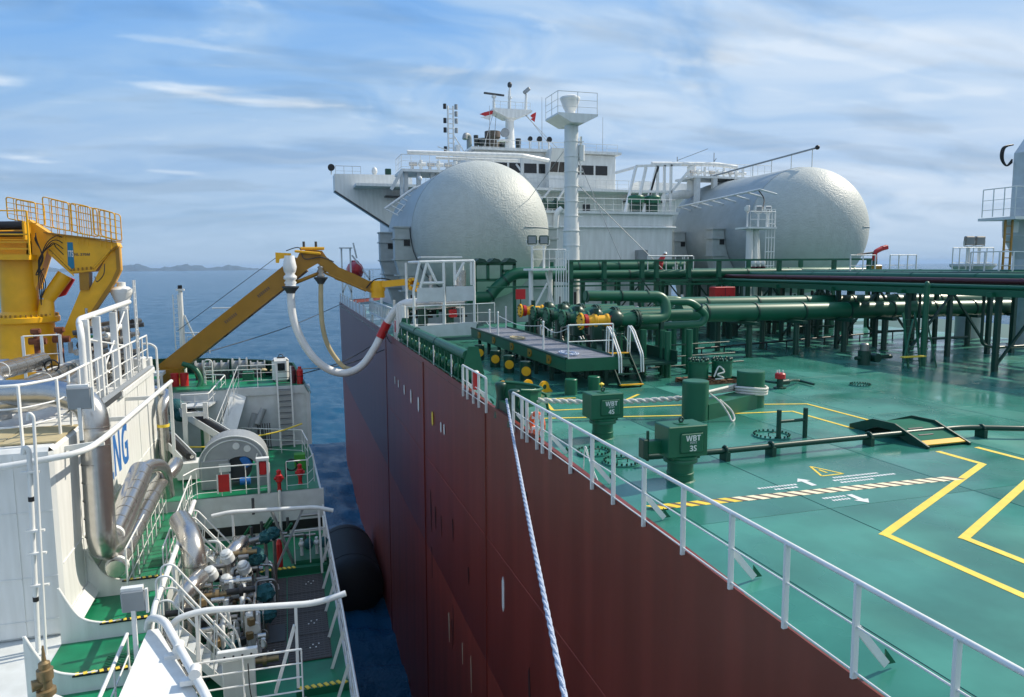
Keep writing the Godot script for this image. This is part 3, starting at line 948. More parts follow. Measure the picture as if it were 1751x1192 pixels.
	for s in [[41.6, 16.6, "thin rod antenna on the gantry by the right tank"], [46.2, 17.2, "short forked antenna above the platform of the right tank"]]:
		var a := thing("rod_antenna", s[2], "antenna", Vector3(s[0], 15.6, -73))
		b = B.new(a.position)
		b.cyl(a.position, Vector3(s[0], s[1], -73), 0.05, -1, 5)
		b.beam(Vector3(s[0], 16.2, -73), Vector3(s[0] + (3.8 if s[0] < 44 else 0.3), 17.6 if s[0] < 44 else 16.6, -73), 0.06, 0.06)
		part(a, "rod", b, M.grey)
	# platform over the left tank
	var lp := thing("tank_platform", "white piping platform on columns over the rear of the left tank", "platform", Vector3(14, 8, -74))
	b = B.new(lp.position)
	b.box(Vector3(16.2, 14.35, -76), Vector3(9.6, 0.26, 5))
	part(lp, "deck_plate", b, M.white)
	for x in [11.9, 13.2, 14.6, 17.4]:
		b = B.new(lp.position)
		b.box(Vector3(x, 12.0, -74.4), Vector3(0.42, 4.5, 0.42))
		part(lp, "column", b, M.offwhite)
	for s in [[Vector3(11.4, 14.3, -73.6), Vector3(10.3, 12.4, -73.6)], [Vector3(11.4, 11.0, -74), Vector3(11.4, 14.3, -74)]]:
		b = B.new(lp.position)
		b.beam(s[0], s[1], 0.3, 0.3)
		part(lp, "brace", b, M.offwhite)
	for i in 10:
		b = B.new(lp.position)
		var x := 12.6 + i * 0.9
		b.cyl(Vector3(x, 14.4, -74.6), Vector3(x, 15.2 + 0.3 * (i % 2), -74.6), 0.16, -1, 8)
		b.cyl(Vector3(x - 0.3, 15.1, -74.6), Vector3(x + 0.5, 15.1, -74.6), 0.2, -1, 8)
		part(lp, "valve", b, M.white if i % 2 else M.clad)
	b = B.new(lp.position)
	b.tube(bend([Vector3(12.2, 16.3, -75), Vector3(24.5, 16.4, -75), Vector3(28, 16.3, -77)], 0.6), 0.22, 8)
	b.tube(bend([Vector3(15.2, 15.9, -75.4), Vector3(24.0, 15.9, -75.4)], 0.6), 0.14, 8)
	part(lp, "pipe", b, M.white)
	railing("x", "", [Vector3(11.4, 14.48, -77.5), Vector3(11.4, 14.48, -73.6), Vector3(20.8, 14.48, -73.6)], 1.4, M.white, {"parent": lp, "step": 0.9})
	# free-fall boat at the stern
	var lb := thing("lifeboat", "bright red lifeboat in white davits at the stern", "lifeboat", Vector3(8.8, 3.0, -100))
	b = B.new(lb.position)
	b.ball(Vector3(8.9, 4.4, -100), Vector3(1.15, 1.25, 3.0), 14)
	b.box(Vector3(8.9, 5.3, -100.4), Vector3(1.1, 0.9, 2.4), Basis.IDENTITY, 0.25)
	part(lb, "hull", b, M.signal)
	var dv := thing("lifeboat_davit", "white lattice davit frame holding the red lifeboat", "davit", Vector3(8.6, 0.3, -97))
	for s in [[Vector3(7.0, 0.3, -97), Vector3(7.0, 7.3, -97)], [Vector3(8.1, 0.3, -97), Vector3(8.1, 7.3, -97)], [Vector3(7.0, 1.6, -97), Vector3(8.1, 4.0, -97)], [Vector3(8.1, 1.6, -97), Vector3(7.0, 4.4, -97)], [Vector3(8.4, 6.4, -98), Vector3(10.6, 3.2, -98)], [Vector3(10.6, 0.3, -98), Vector3(10.6, 4.4, -98)], [Vector3(8.6, 8.0, -98), Vector3(9.0, 6.0, -98)]]:
		b = B.new(dv.position)
		b.beam(s[0], s[1], 0.2, 0.2)
		part(dv, "frame_bar", b, M.white)
	b = B.new(dv.position)
	b.box(Vector3(7.55, 7.3, -97), Vector3(1.6, 0.15, 1.2))
	part(dv, "top_platform", b, M.white)
	var bk := thing("stern_bulwark", "low white bulwark along the stern edge of the red hull", "bulwark", Vector3(6.7, 0.3, -80))
	b = B.new(bk.position)
	b.box(Vector3(6.68, 0.8, -81.5), Vector3(0.1, 0.95, 31))
	part(bk, "plate", b, M.white)
	for i in 9:
		b = B.new(bk.position)
		b.box(Vector3(6.6, 0.9, -67.0 - i * 3.6), Vector3(0.14, 1.3, 0.2))
		part(bk, "rib", b, M.offwhite)
	var gw := thing("gangway", "grey lattice gangway stowed along the hull edge beyond the shelter", "gangway", Vector3(6.9, 0.9, -56))
	for y in [0.95, 2.0]:
		b = B.new(gw.position)
		b.box(Vector3(6.9, y, -56.5), Vector3(0.12, 0.1, 16))
		part(gw, "side_bar", b, M.offwhite)
	for i in 16:
		b = B.new(gw.position)
		b.beam(Vector3(6.9, 0.95, -49.0 - i), Vector3(6.9, 2.0, -49.5 - i), 0.05, 0.07)
		b.beam(Vector3(6.9, 2.0, -49.5 - i), Vector3(6.9, 0.95, -50.0 - i), 0.05, 0.07)
		part(gw, "lattice", b, M.offwhite)
	for z in [-50.0, -57.0, -63.5]:
		b = B.new(gw.position)
		b.box(Vector3(7.0, 1.3, z), Vector3(0.16, 2.6, 0.16))
		part(gw, "cradle_post", b, M.white)
	railing("stern_railing", "grey blue railing on the stern deck right of the lifeboat", [Vector3(9.6, 0.3, -95), Vector3(14, 0.3, -95)], 4.2, M.offwhite, {"step": 1.1, "levels": [1.0, 0.8, 0.6, 0.4]})

func gas_tank(label: String, c: Vector3, r: float, l: float, zs: Array) -> Node3D:
	var t := thing("gas_tank", label, "gas tank", Vector3(c.x, 0, c.z), "insulated fuel tanks on the tanker deck")
	for e in 2:
		var pr := []
		for i in 25:
			var a := PI * 0.5 * i / 24.0
			pr.append(Vector2(r * cos(a), r * 0.94 * sin(a)))
		var b := B.new(t.position)
		b.lathe(pr, c - Vector3(0, 0, l * e), Vector3.BACK if e == 0 else Vector3.FORWARD, 64, true)
		part(t, "end_dome", b, M.foilm)
	var b := B.new(t.position)
	b.lathe([Vector2(r, 0), Vector2(r, l)], c, Vector3.FORWARD, 72)
	part(t, "shell", b, M.foilside)
	b = B.new(t.position)
	b.tube(circle(c + Vector3(0, 0, 0.0), r + 0.01, Vector3.RIGHT, Vector3.UP, 64), 0.035, 6, false)
	part(t, "seam_ring", b, M.foilside)
	b = B.new(t.position)
	var q := []
	for i in 13:
		var a := lerpf(0.15, 1.15, i / 12.0)
		q.append(c + Vector3(r * 1.003 * cos(a) * 0.999, 0.15, r * 0.944 * sin(a)))
	b.tube(q, 0.04, 6)
	part(t, "seam_strip", b, M.grey)
	for z in zs:
		var po := [Vector2(-r * 1.23, 0.35), Vector2(-r * 1.23, -2.3), Vector2(-r * 0.96, -c.y), Vector2(r * 0.96, -c.y), Vector2(r * 1.23, -2.3), Vector2(r * 1.23, 0.35), Vector2(r * 1.02, 0.35)]
		for i in 17:
			var a := -PI * (0.03 + 0.94 * i / 16.0)
			po.append(Vector2(cos(a), sin(a)) * (r + 0.08))
		po.append(Vector2(-r * 1.02, 0.35))
		b = B.new(t.position)
		b.prism(po, Vector3(c.x, c.y, z), Vector3.RIGHT, Vector3.UP, 1.2)
		part(t, "saddle", b, M.saddle)
		for s in [-1.0, 1.0]:
			for y in [0.33, -0.6, -2.3, -3.6, -4.9]:
				b = B.new(t.position)
				var x: float = r * (1.13 if y > -2.4 else 1.13 + (y + 2.3) * 0.045) * s
				b.box(Vector3(c.x + x, c.y + y, z), Vector3(r * 0.24 if y > -2.4 else r * 0.3, 0.1, 1.46))
				part(t, "stiffener", b, M.saddle)
			b = B.new(t.position)
			b.box(Vector3(c.x + s * r * 1.06, c.y - 0.95, z + 0.62), Vector3(0.5, 0.5, 0.1))
			part(t, "key_block", b, M.black)
	return t

func build_gas_tanks() -> void:
	gas_tank("large pale grey rounded tank nearest the red hull's side, behind the manifold", Vector3(15.75, 7.75, -60), 5.75, 14, [-61.2, -71])
	gas_tank("large pale grey rounded tank standing alone at the right, right of the deck house", Vector3(47.9, 8.0, -60), 6.0, 14, [-64.5, -72])
	var s := thing("spray_header", "white spray pipe with a comb of short nozzle arms on the left tank", "spray pipe", Vector3(9.5, 9.8, -68))
	var b := B.new(s.position)
	b.tube([Vector3(8.9, 10.1, -68), Vector3(11.6, 12.0, -68), Vector3(13.2, 12.5, -68)], 0.12, 8)
	b.tube([Vector3(9.9, 9.6, -67.6), Vector3(11.0, 10.8, -67.6)], 0.06, 6)
	part(s, "pipe", b, M.white)
	for i in 9:
		b = B.new(s.position)
		var p := Vector3(8.9, 10.1, -68).lerp(Vector3(13.2, 12.7, -68), i / 8.0)
		b.cyl(p, p + Vector3(1.15, -0.62, 0.5), 0.07, -1, 6)
		part(s, "nozzle_arm", b, M.white)
	b = B.new(s.position)
	b.ball(Vector3(12.2, 12.9, -68), Vector3(0.2, 0.24, 0.2))
	part(s, "lamp", b, M.white)
	s = thing("spray_header", "white spray pipe with short nozzle arms along the left flank of the right tank", "spray pipe", Vector3(41.5, 11, -65))
	b = B.new(s.position)
	b.tube([Vector3(41.3, 11.1, -72), Vector3(41.3, 11.55, -57.5)], 0.1, 8)
	part(s, "pipe", b, M.white)
	for i in 8:
		b = B.new(s.position)
		var p := Vector3(41.3, 11.1, -72).lerp(Vector3(41.3, 11.55, -57.7), i / 7.0)
		b.cyl(p, p + Vector3(1.5, -0.45, 0.5), 0.08, -1, 6)
		part(s, "nozzle_arm", b, M.white)
	b = B.new(s.position)
	b.tube(curve([Vector3(41.4, 11.5, -58), Vector3(42.0, 10.8, -58), Vector3(41.6, 10.0, -57.5), Vector3(41.0, 9.4, -57)]), 0.05, 5)
	part(s, "cable", b, M.black)
	s = thing("top_pipe", "dark studded pipe sloping up on stilts along the top of the right tank", "spray pipe", Vector3(46, 14, -65))
	b = B.new(s.position)
	b.tube([Vector3(44.6, 14.3, -72), Vector3(48.2, 15.65, -59)], 0.09, 8)
	part(s, "pipe", b, M.grey)
	for i in 5:
		var p := Vector3(44.6, 14.3, -72).lerp(Vector3(48.2, 15.65, -59), 0.3 + i * 0.17)
		b = B.new(s.position)
		b.cyl(p, Vector3(p.x, 13.6, p.z), 0.05, -1, 6)
		part(s, "stilt", b, M.white)
	b = B.new(s.position)
	b.ball(Vector3(48.3, 15.7, -58.8), Vector3(0.22, 0.22, 0.22))
	part(s, "end_lamp", b, M.black)
	s = thing("side_pipe", "thin dark pipe end poking out to the right of the right tank", "spray pipe", Vector3(53.5, 11, -64))
	b = B.new(s.position)
	b.tube([Vector3(53.0, 11.0, -66), Vector3(56.2, 12.0, -62)], 0.07, 6)
	b.tube([Vector3(53.4, 11.5, -66), Vector3(54.6, 11.2, -63.4)], 0.05, 6)
	part(s, "pipe", b, M.grey)

func strip(b: B, a: Vector3, c: Vector3, w: float, y := 0.013) -> void:
	var d := (c - a).normalized()
	var s := d.cross(Vector3.UP) * w * 0.5
	var u := Vector3(0, y, 0)
	b.quad(a - s + u, a + s + u, c + s + u, c - s + u, Vector3.UP)

func build_deck_marks() -> void:
	var t := thing("walkway_marking", "yellow painted walkway outline running across the green deck", "floor marking", Vector3(15, 0, -12))
	var lift := 0.0125
	for l in [
		[Vector3(15.9, 0, -14.4), Vector3(15.9, 0, -13.1)], [Vector3(15.93, 0, -13.13), Vector3(10.02, 0, -10.1)], [Vector3(10.1, 0, -10.16), Vector3(10.1, 0, 2)],
		[Vector3(17.2, 0, -14.4), Vector3(17.2, 0, -12.5)], [Vector3(17.2, 0, -12.55), Vector3(11.2, 0, -9.52)], [Vector3(11.28, 0, -9.56), Vector3(11.28, 0, 2)],
		[Vector3(15.8, 0, -17.2), Vector3(15.8, 0, -20.0)], [Vector3(15.8, 0, -19.95), Vector3(12.2, 0, -20.5)], [Vector3(17.1, 0, -17.3), Vector3(17.1, 0, -20.9)], [Vector3(17.1, 0, -20.85), Vector3(12.9, 0, -22.1)],
		[Vector3(12.2, 0, -20.5), Vector3(7.6, 0, -21.6)], [Vector3(12.9, 0, -22.1), Vector3(8.4, 0, -22.7)], [Vector3(8.4, 0, -22.7), Vector3(8.8, 0, -24.8)], [Vector3(8.8, 0, -24.8), Vector3(10.0, 0, -24.6)],
		[Vector3(10.85, 0, -22.95), Vector3(12.5, 0, -24.5)]]:
		var b := B.new(t.position)
		strip(b, l[0], l[1], 0.165 if (l[0] as Vector3).z > -16 else 0.12, lift)
		lift += 0.0007
		part(t, "painted_line", b, M.lineyellow)
	var h := thing("hazard_stripe", "long diagonal-striped cream and brown line across the deck", "floor marking", Vector3(10, 0, -12.7))
	for i in 23:
		var a := Vector3(6.75 + i * 0.325, 0.0135, -12.9 + i * 0.0145)
		var b := B.new(h.position)
		b.quad(a, a + Vector3(0.2, 0, 0), a + Vector3(0.42, 0, 0.3), a + Vector3(0.22, 0, 0.3), Vector3.UP)
		part(h, "stripe", b, M.lineyellow if i < 6 else M.cream)
		b = B.new(h.position)
		var c := a + Vector3(0.2, 0.0, 0)
		b.quad(c, c + Vector3(0.125, 0, 0), c + Vector3(0.345, 0, 0.3), c + Vector3(0.22, 0, 0.3), Vector3.UP)
		part(h, "dark_stripe", b, M.brown)
	var s := thing("safety_sign_marking", "white arrows, small lettering bars and a warning triangle painted beside the hazard stripe", "floor marking", Vector3(11.5, 0, -12.7))
	var b := B.new(s.position)
	for q in [[Vector3(10.9, 0, -12.95), -1.0], [Vector3(11.15, 0, -12.2), 1.0]]:
		var p: Vector3 = q[0] + Vector3(0, 0.014, 0)
		var g: float = q[1]
		b.quad(p + Vector3(-0.07, 0, 0), p + Vector3(0.07, 0, 0), p + Vector3(0.07, 0, g * 0.34), p + Vector3(-0.07, 0, g * 0.34), Vector3.UP)
		b.tri(p + Vector3(-0.18, 0, g * 0.34), p + Vector3(0.18, 0, g * 0.34), p + Vector3(0, 0, g * 0.56), Vector3.UP, Vector3.UP, Vector3.UP)
	part(s, "arrow", b, M.white)
	b = B.new(s.position)
	for q in [[9.6, -13.15, 1.0], [9.9, -12.98, 0.6], [10.45, -12.15, 0.55], [10.55, -11.98, 0.45], [11.7, -13.3, 1.2], [11.55, -13.12, 1.7], [11.6, -12.95, 0.9]]:
		var x: float = q[0]
		while x < q[0] + q[2]:
			var w := rng.randf_range(0.04, 0.075)
			b.box(Vector3(x + w * 0.5, 0.012, q[1]), Vector3(w, 0.004, 0.085))
			x += w + 0.025
	part(s, "small_lettering", b, M.white)
	b = B.new(s.position)
	var tr := [Vector3(11.55, 0, -13.5), Vector3(12.15, 0, -13.5), Vector3(11.85, 0, -14.25)]
	for i in 3: strip(b, tr[i], tr[(i + 1) % 3], 0.055, 0.014)
	strip(b, Vector3(11.85, 0, -13.68), Vector3(11.85, 0, -13.95), 0.06, 0.014)
	part(s, "warning_triangle", b, M.lineyellow)

func side_rail(label: String, z0: float, z1: float, zs: Array, braces: Array, h := 1.12) -> Node3D:
	var t := thing("ship_side_railing", label, "railing", Vector3(EDGE, 0, z0))
	var gy := func(z: float) -> float: return lerpf(-0.2, 0.04, clampf((-z - 2.0) / 20.0, 0.0, 1.0))
	var pb := B.new()
	pb.box(Vector3(0, 0.49, 0), Vector3(0.085, 1.2, 0.05), Basis.IDENTITY, 0.008)
	var pm := pb.mesh()
	for z in zs: put(t, "post", pm, M.white, Vector3(0, 0, z - z0))
	for z in braces:
		var b := B.new(t.position)
		b.beam(Vector3(EDGE + 0.03, 0.52, z), Vector3(EDGE + 0.46, 0.0, z + 0.02), 0.035, 0.1)
		part(t, "brace", b, M.white)
		b = B.new(t.position)
		b.prism([Vector2(0, 0), Vector2(0.16, 0), Vector2(0, 0.2)], Vector3(EDGE + 0.44, 0.0, z + 0.02), Vector3.RIGHT, Vector3.UP, 0.02)
		part(t, "brace_foot", b, M.green)
	for l in [[1.1, 0.036, "top_rail"], [0.55, 0.014, "middle_rail"], [0.07, 0.014, "lower_rail"]]:
		var b := B.new(t.position)
		var pts := []
		for i in 9:
			var z := lerpf(z0, z1, i / 8.0)
			pts.append(Vector3(EDGE, l[0] if l[0] > 0.2 else gy.call(z) + 0.12, z))
		b.tube(pts, l[1], 8)
		part(t, l[2], b, M.white)
	return t

func build_deck_rails() -> void:
	side_rail("long white ship's side railing along the near edge of the green deck", 3.0, -20.5, [2.0, 0.4, -1.2, -2.6, -4.0, -5.36, -6.72, -8.0, -9.28, -10.7, -12.14, -13.5, -14.6, -15.9, -17.3, -17.9, -18.35, -19.2, -19.65, -20.5], [-1.2, -4.0, -6.72, -9.35, -12.2, -14.65, -17.35, -20.2])
	side_rail("short white ship's side railing with a red canister, between the chock and the roller", -23.6, -27.0, [-23.6, -24.6, -25.4, -26.3, -27.0], [-24.7, -26.4])
	var c := thing("red_canister", "upright red canister hung on the short white railing before the roller", "canister", Vector3(6.4, 0.45, -25.2))
	var b := B.new(c.position)
	b.cyl(c.position, c.position + Vector3(0, 0.62, 0), 0.13, -1, 14)
	part(c, "shell", b, M.signal)
	b = B.new(c.position)
	b.cyl(c.position + Vector3(0, 0.62, 0), c.position + Vector3(0, 0.68, 0), 0.1, 0.06, 12)
	part(c, "cap", b, M.white)
	c = thing("life_buoy", "faded orange life ring holder tied to the long white railing near the chock", "life ring", Vector3(6.45, 0.1, -18.8))
	b = B.new(c.position)
	b.tube(circle(Vector3(6.5, 0.5, -18.8), 0.28, Vector3(0.25, 0, 0.97).normalized(), Vector3.UP, 20), 0.075, 8, false)
	part(c, "ring", b, M.orange)
	b = B.new(c.position)
	for i in 4:
		var a := PI * 0.25 + i * PI * 0.5
		var p := Vector3(6.5, 0.5, -18.8) + Vector3(0.25, 0, 0.97).normalized() * 0.28 * cos(a) + Vector3(0, 0.28 * sin(a), 0)
		b.box(p, Vector3(0.17, 0.17, 0.1), Basis(Vector3.UP, 1.3))
	part(c, "white_band", b, M.white)
	c = thing("line_hank", "thin white line hanging in a loop from the long railing near the two posts", "cord", Vector3(6.4, 0.3, -14.8))
	b = B.new(c.position)
	b.tube(curve([Vector3(6.4, 0.72, -15.2), Vector3(6.44, 0.5, -15.1), Vector3(6.5, 0.0, -14.6), Vector3(6.48, 0.3, -15.0), Vector3(6.42, 0.72, -15.2), Vector3(6.5, 0.1, -15.5)]), 0.012, 5)
	part(c, "strand", b, M.white)
	# roller fairlead: a long pipe carried on plates along the ship's side
	var t := thing("hose_roller", "long green pipe rail on rows of bracket plates along the hull edge", "hose rail", Vector3(6.6, 0, -35))
	b = B.new(t.position)
	b.tube([Vector3(6.62, 1.36, -44.0), Vector3(6.62, 1.42, -27.4)], 0.2, 18)
	part(t, "pipe", b, M.green)
	for z in [-33.2, -38.8]:
		b = B.new(t.position)
		b.cyl(Vector3(6.62, 1.4, z - 0.06), Vector3(6.62, 1.4, z + 0.06), 0.215, -1, 18)
		part(t, "joint", b, M.darkgreen)
	for e in [[-27.3, 1.0], [-44.1, 0.9]]:
		b = B.new(t.position)
		b.prism([Vector2(-0.42, 0.62), Vector2(-0.3, 0.5), Vector2(0.42, 0.5), Vector2(0.5, 0.68), Vector2(0.28, 1.75), Vector2(-0.12, 1.78)], Vector3(6.75, 0, e[0]), Vector3.RIGHT, Vector3.UP, 0.06)
		part(t, "end_plate", b, M.green)
	for i in 13:
		var z := -28.0 - i * 1.28
		b = B.new(t.position)
		b.prism([Vector2(0.02, 0.1), Vector2(0.62, 0.0), Vector2(0.5, 0.55), Vector2(0.2, 1.25), Vector2(-0.02, 1.3)], Vector3(6.5, 0, z), Vector3.RIGHT, Vector3.UP, 0.05)
		part(t, "bracket_plate", b, M.green)
		b = B.new(t.position)
		b.cyl(Vector3(6.45, 0.26, z - 0.25), Vector3(6.45, 1.22, z - 0.25), 0.035, -1, 6)
		part(t, "baluster", b, M.white if i % 3 == 1 else M.green)
		for w in [[0.78, 0.16], [0.32, 0.08]]:
			b = B.new(t.position)
			b.ball(Vector3(6.48, w[0], z - 0.62), Vector3(0.9, 1.2, 0.9) * w[1], 10)
			part(t, "round_boss", b, M.green)
	b = B.new(t.position)
	b.box(Vector3(6.9, 0.55, -36), Vector3(0.03, 1.0, 16.4))
	part(t, "back_plate", b, M.darkgreen)
	b = B.new(t.position)
	b.beam(Vector3(6.45, 0.36, -27.6), Vector3(6.45, 0.42, -44), 0.05, 0.05)
	part(t, "lower_bar", b, M.green)
	# red and white stub rails beyond the roller
	t = thing("end_barrier", "small white gate with a red panel at the far end of the green roller", "gate", Vector3(6.5, 0.3, -45.2))
	for z in [-44.6, -45.3, -46.0]:
		b = B.new(t.position)
		b.box(Vector3(6.45, 0.95, z), Vector3(0.06, 1.3, 0.09))
		part(t, "post", b, M.white)
	b = B.new(t.position)
	b.box(Vector3(6.43, 1.15, -45.6), Vector3(0.04, 0.7, 0.5))
	part(t, "red_panel", b, M.signal)
	# the chock the mooring rope leaves through
	t = thing("mooring_chock", "rounded green mooring chock standing in the gap of the railing", "chock", Vector3(6.6, 0, -21.9))
	for sz in [-1.0, 1.0]:
		b = B.new(t.position)
		b.lathe([Vector2(0.24, -0.1), Vector2(0.17, 0.35), Vector2(0.14, 0.6), Vector2(0.17, 0.85), Vector2(0.2, 1.0), Vector2(0.15, 1.06), Vector2(0, 1.06)], Vector3(6.6, 0, -22.0 + sz * 0.75), Vector3.UP, 18, true)
		part(t, "horn", b, M.darkgreen)
	b = B.new(t.position)
	b.prism([Vector2(-0.85, 0.0), Vector2(0.85, 0.0), Vector2(0.8, 0.5), Vector2(-0.8, 0.5)], Vector3(6.75, 0, -21.9), Vector3.BACK, Vector3.UP, 0.5)
	part(t, "base", b, M.darkgreen)
	b = B.new(t.position)
	for i in 8:
		var q := func(k: int, y: float) -> Vector3: return Vector3(6.62 + 0.95 * sin(PI * k / 8.0) + 0.12 * y, y, -21.9 - 0.85 * cos(PI * k / 8.0))
		var top := func(k: int) -> float: return 1.06 - 0.1 * sin(PI * k / 8.0)
		b.face(q.call(i, 0.5), q.call(i + 1, 0.5), q.call(i + 1, top.call(i + 1)), q.call(i, top.call(i)), Vector3.LEFT)
	part(t, "scoop", b, M.green)
	var rim := []
	for k in 9: rim.append(Vector3(6.62 + 0.95 * sin(PI * k / 8.0) + 0.12, 1.06 - 0.1 * sin(PI * k / 8.0), -21.9 - 0.85 * cos(PI * k / 8.0)))
	b = B.new(t.position)
	b.tube(rim, 0.05, 8)
	part(t, "rim", b, M.green)
	b = B.new(t.position)
	b.tube([Vector3(7.5, 0.9, -22.0), Vector3(7.9, 0.7, -22.0), Vector3(8.0, 0.0, -22.0)], 0.05, 8)
	part(t, "stay", b, M.green)

func bolted_lid(label: String, at: Vector3, r: float, group := "") -> Node3D:
	var t := thing("manhole_cover", label, "manhole", at, group)
	var b := B.new(at)
	b.lathe([Vector2(r, 0.0), Vector2(r, 0.05), Vector2(r * 0.84, 0.06), Vector2(r * 0.84, 0.03), Vector2(0.0, 0.035)], at, Vector3.UP, 28)
	var lid := part(t, "lid", b, M.deck)
	b = B.new(at)
	for i in 22:
		var a := TAU * i / 22.0
		var p := at + Vector3(cos(a) * r * 0.92, 0.05, sin(a) * r * 0.92)
		b.cyl(p, p + Vector3(0, 0.055, 0), 0.026, -1, 6)
	part(lid, "bolts", b, M.darkgreen, "", true)
	b = B.new(at)
	b.tube([at + Vector3(-0.14, 0.03, 0.05), at + Vector3(-0.14, 0.12, 0.05), at + Vector3(0.14, 0.12, 0.05), at + Vector3(0.14, 0.03, 0.05)], 0.015, 6)
	part(lid, "handle", b, M.darkgreen)
	return t

func tank_vent(label: String, at: Vector3, code: String, ear: bool) -> void:
	var t := thing("tank_vent", label, "ventilator", at, "")
	var b := B.new(at)
	b.lathe([Vector2(0.36, 0), Vector2(0.3, 0.03), Vector2(0.3, 0.16), Vector2(0.31, 0.17), Vector2(0.31, 0.2), Vector2(0.29, 0.21), Vector2(0.29, 0.44), Vector2(0.38, 0.45), Vector2(0.38, 0.5), Vector2(0.36, 0.53), Vector2(0.38, 0.55), Vector2(0.38, 0.6), Vector2(0.3, 0.62)], at, Vector3.UP, 28)
	part(t, "neck", b, M.green)
	var c := at + Vector3(0, 0.96, 0)
	b = B.new(at)
	b.box(c, Vector3(0.98, 0.7, 0.66), Basis.IDENTITY, 0.02)
	var hb := part(t, "head_box", b, M.green)
	b = B.new(at)
	b.box(c + Vector3(0.08, -0.03, 0.345), Vector3(0.58, 0.46, 0.05), Basis.IDENTITY, 0.03)
	part(hb, "front_panel", b, M.green)
	b = B.new(at)
	b.cyl(c + Vector3(0, 0.35, 0), c + Vector3(0, 0.365, 0), 0.18, -1, 20)
	part(hb, "top_disc", b, M.green)
	b = B.new(at)
	b.tube(circle(c + Vector3(0, 0.43, 0), 0.05, Vector3.RIGHT, Vector3.UP, 12), 0.02, 6, false)
	b.box(c + Vector3(0, 0.37, 0), Vector3(0.07, 0.04, 0.03))
	part(hb, "lifting_eye", b, M.darkgreen)
	words(hb, "lettering", "WBT", 0.125, c - at + Vector3(0.1, 0.08, 0.371), Vector3.RIGHT, Vector3.UP, M.white)
	words(hb, "lettering", code, 0.125, c - at + Vector3(0.1, -0.15, 0.371), Vector3.RIGHT, Vector3.UP, M.white)
	words(hb, "lettering", "VENT", 0.055, c - at + Vector3(0.1, -0.02, 0.371), Vector3.RIGHT, Vector3.UP, M.offwhite, 400)
	for s in [Vector3(-0.2, 0, 0.4), Vector3(0.2, 0, 0.4)]:
		b = B.new(at)
		b.box(at + Vector3(s.x * 1.6, 0.58, 0.22), Vector3(0.07, 0.09, 0.07), Basis.IDENTITY, 0.015)
		part(t, "lug", b, M.green)
	if ear:
		b = B.new(at)
		b.box(at + Vector3(-0.64, 0.8, -0.1), Vector3(0.34, 0.3, 0.2), Basis.IDENTITY, 0.02)
		part(t, "side_duct", b, M.green)
		b = B.new(at)
		b.box(at + Vector3(-0.88, 0.78, -0.1), Vector3(0.12, 0.44, 0.26), Basis.IDENTITY, 0.02)
		b.cyl(at + Vector3(-0.8, 0.5, -0.05), at + Vector3(-0.8, 1.18, -0.05), 0.035, -1, 8)
		part(t, "damper", b, M.darkgreen)
	else:
		b = B.new(at)
		b.cyl(c + Vector3(0.05, 0.35, -0.2), c + Vector3(0.05, 0.55, -0.2), 0.015, -1, 6)
		b.lathe([Vector2(0.07, 0.52), Vector2(0.08, 0.55), Vector2(0, 0.6)], c + Vector3(0.05, 0, -0.2), Vector3.UP, 10)
		part(t, "brass_knob", b, M.lineyellow)

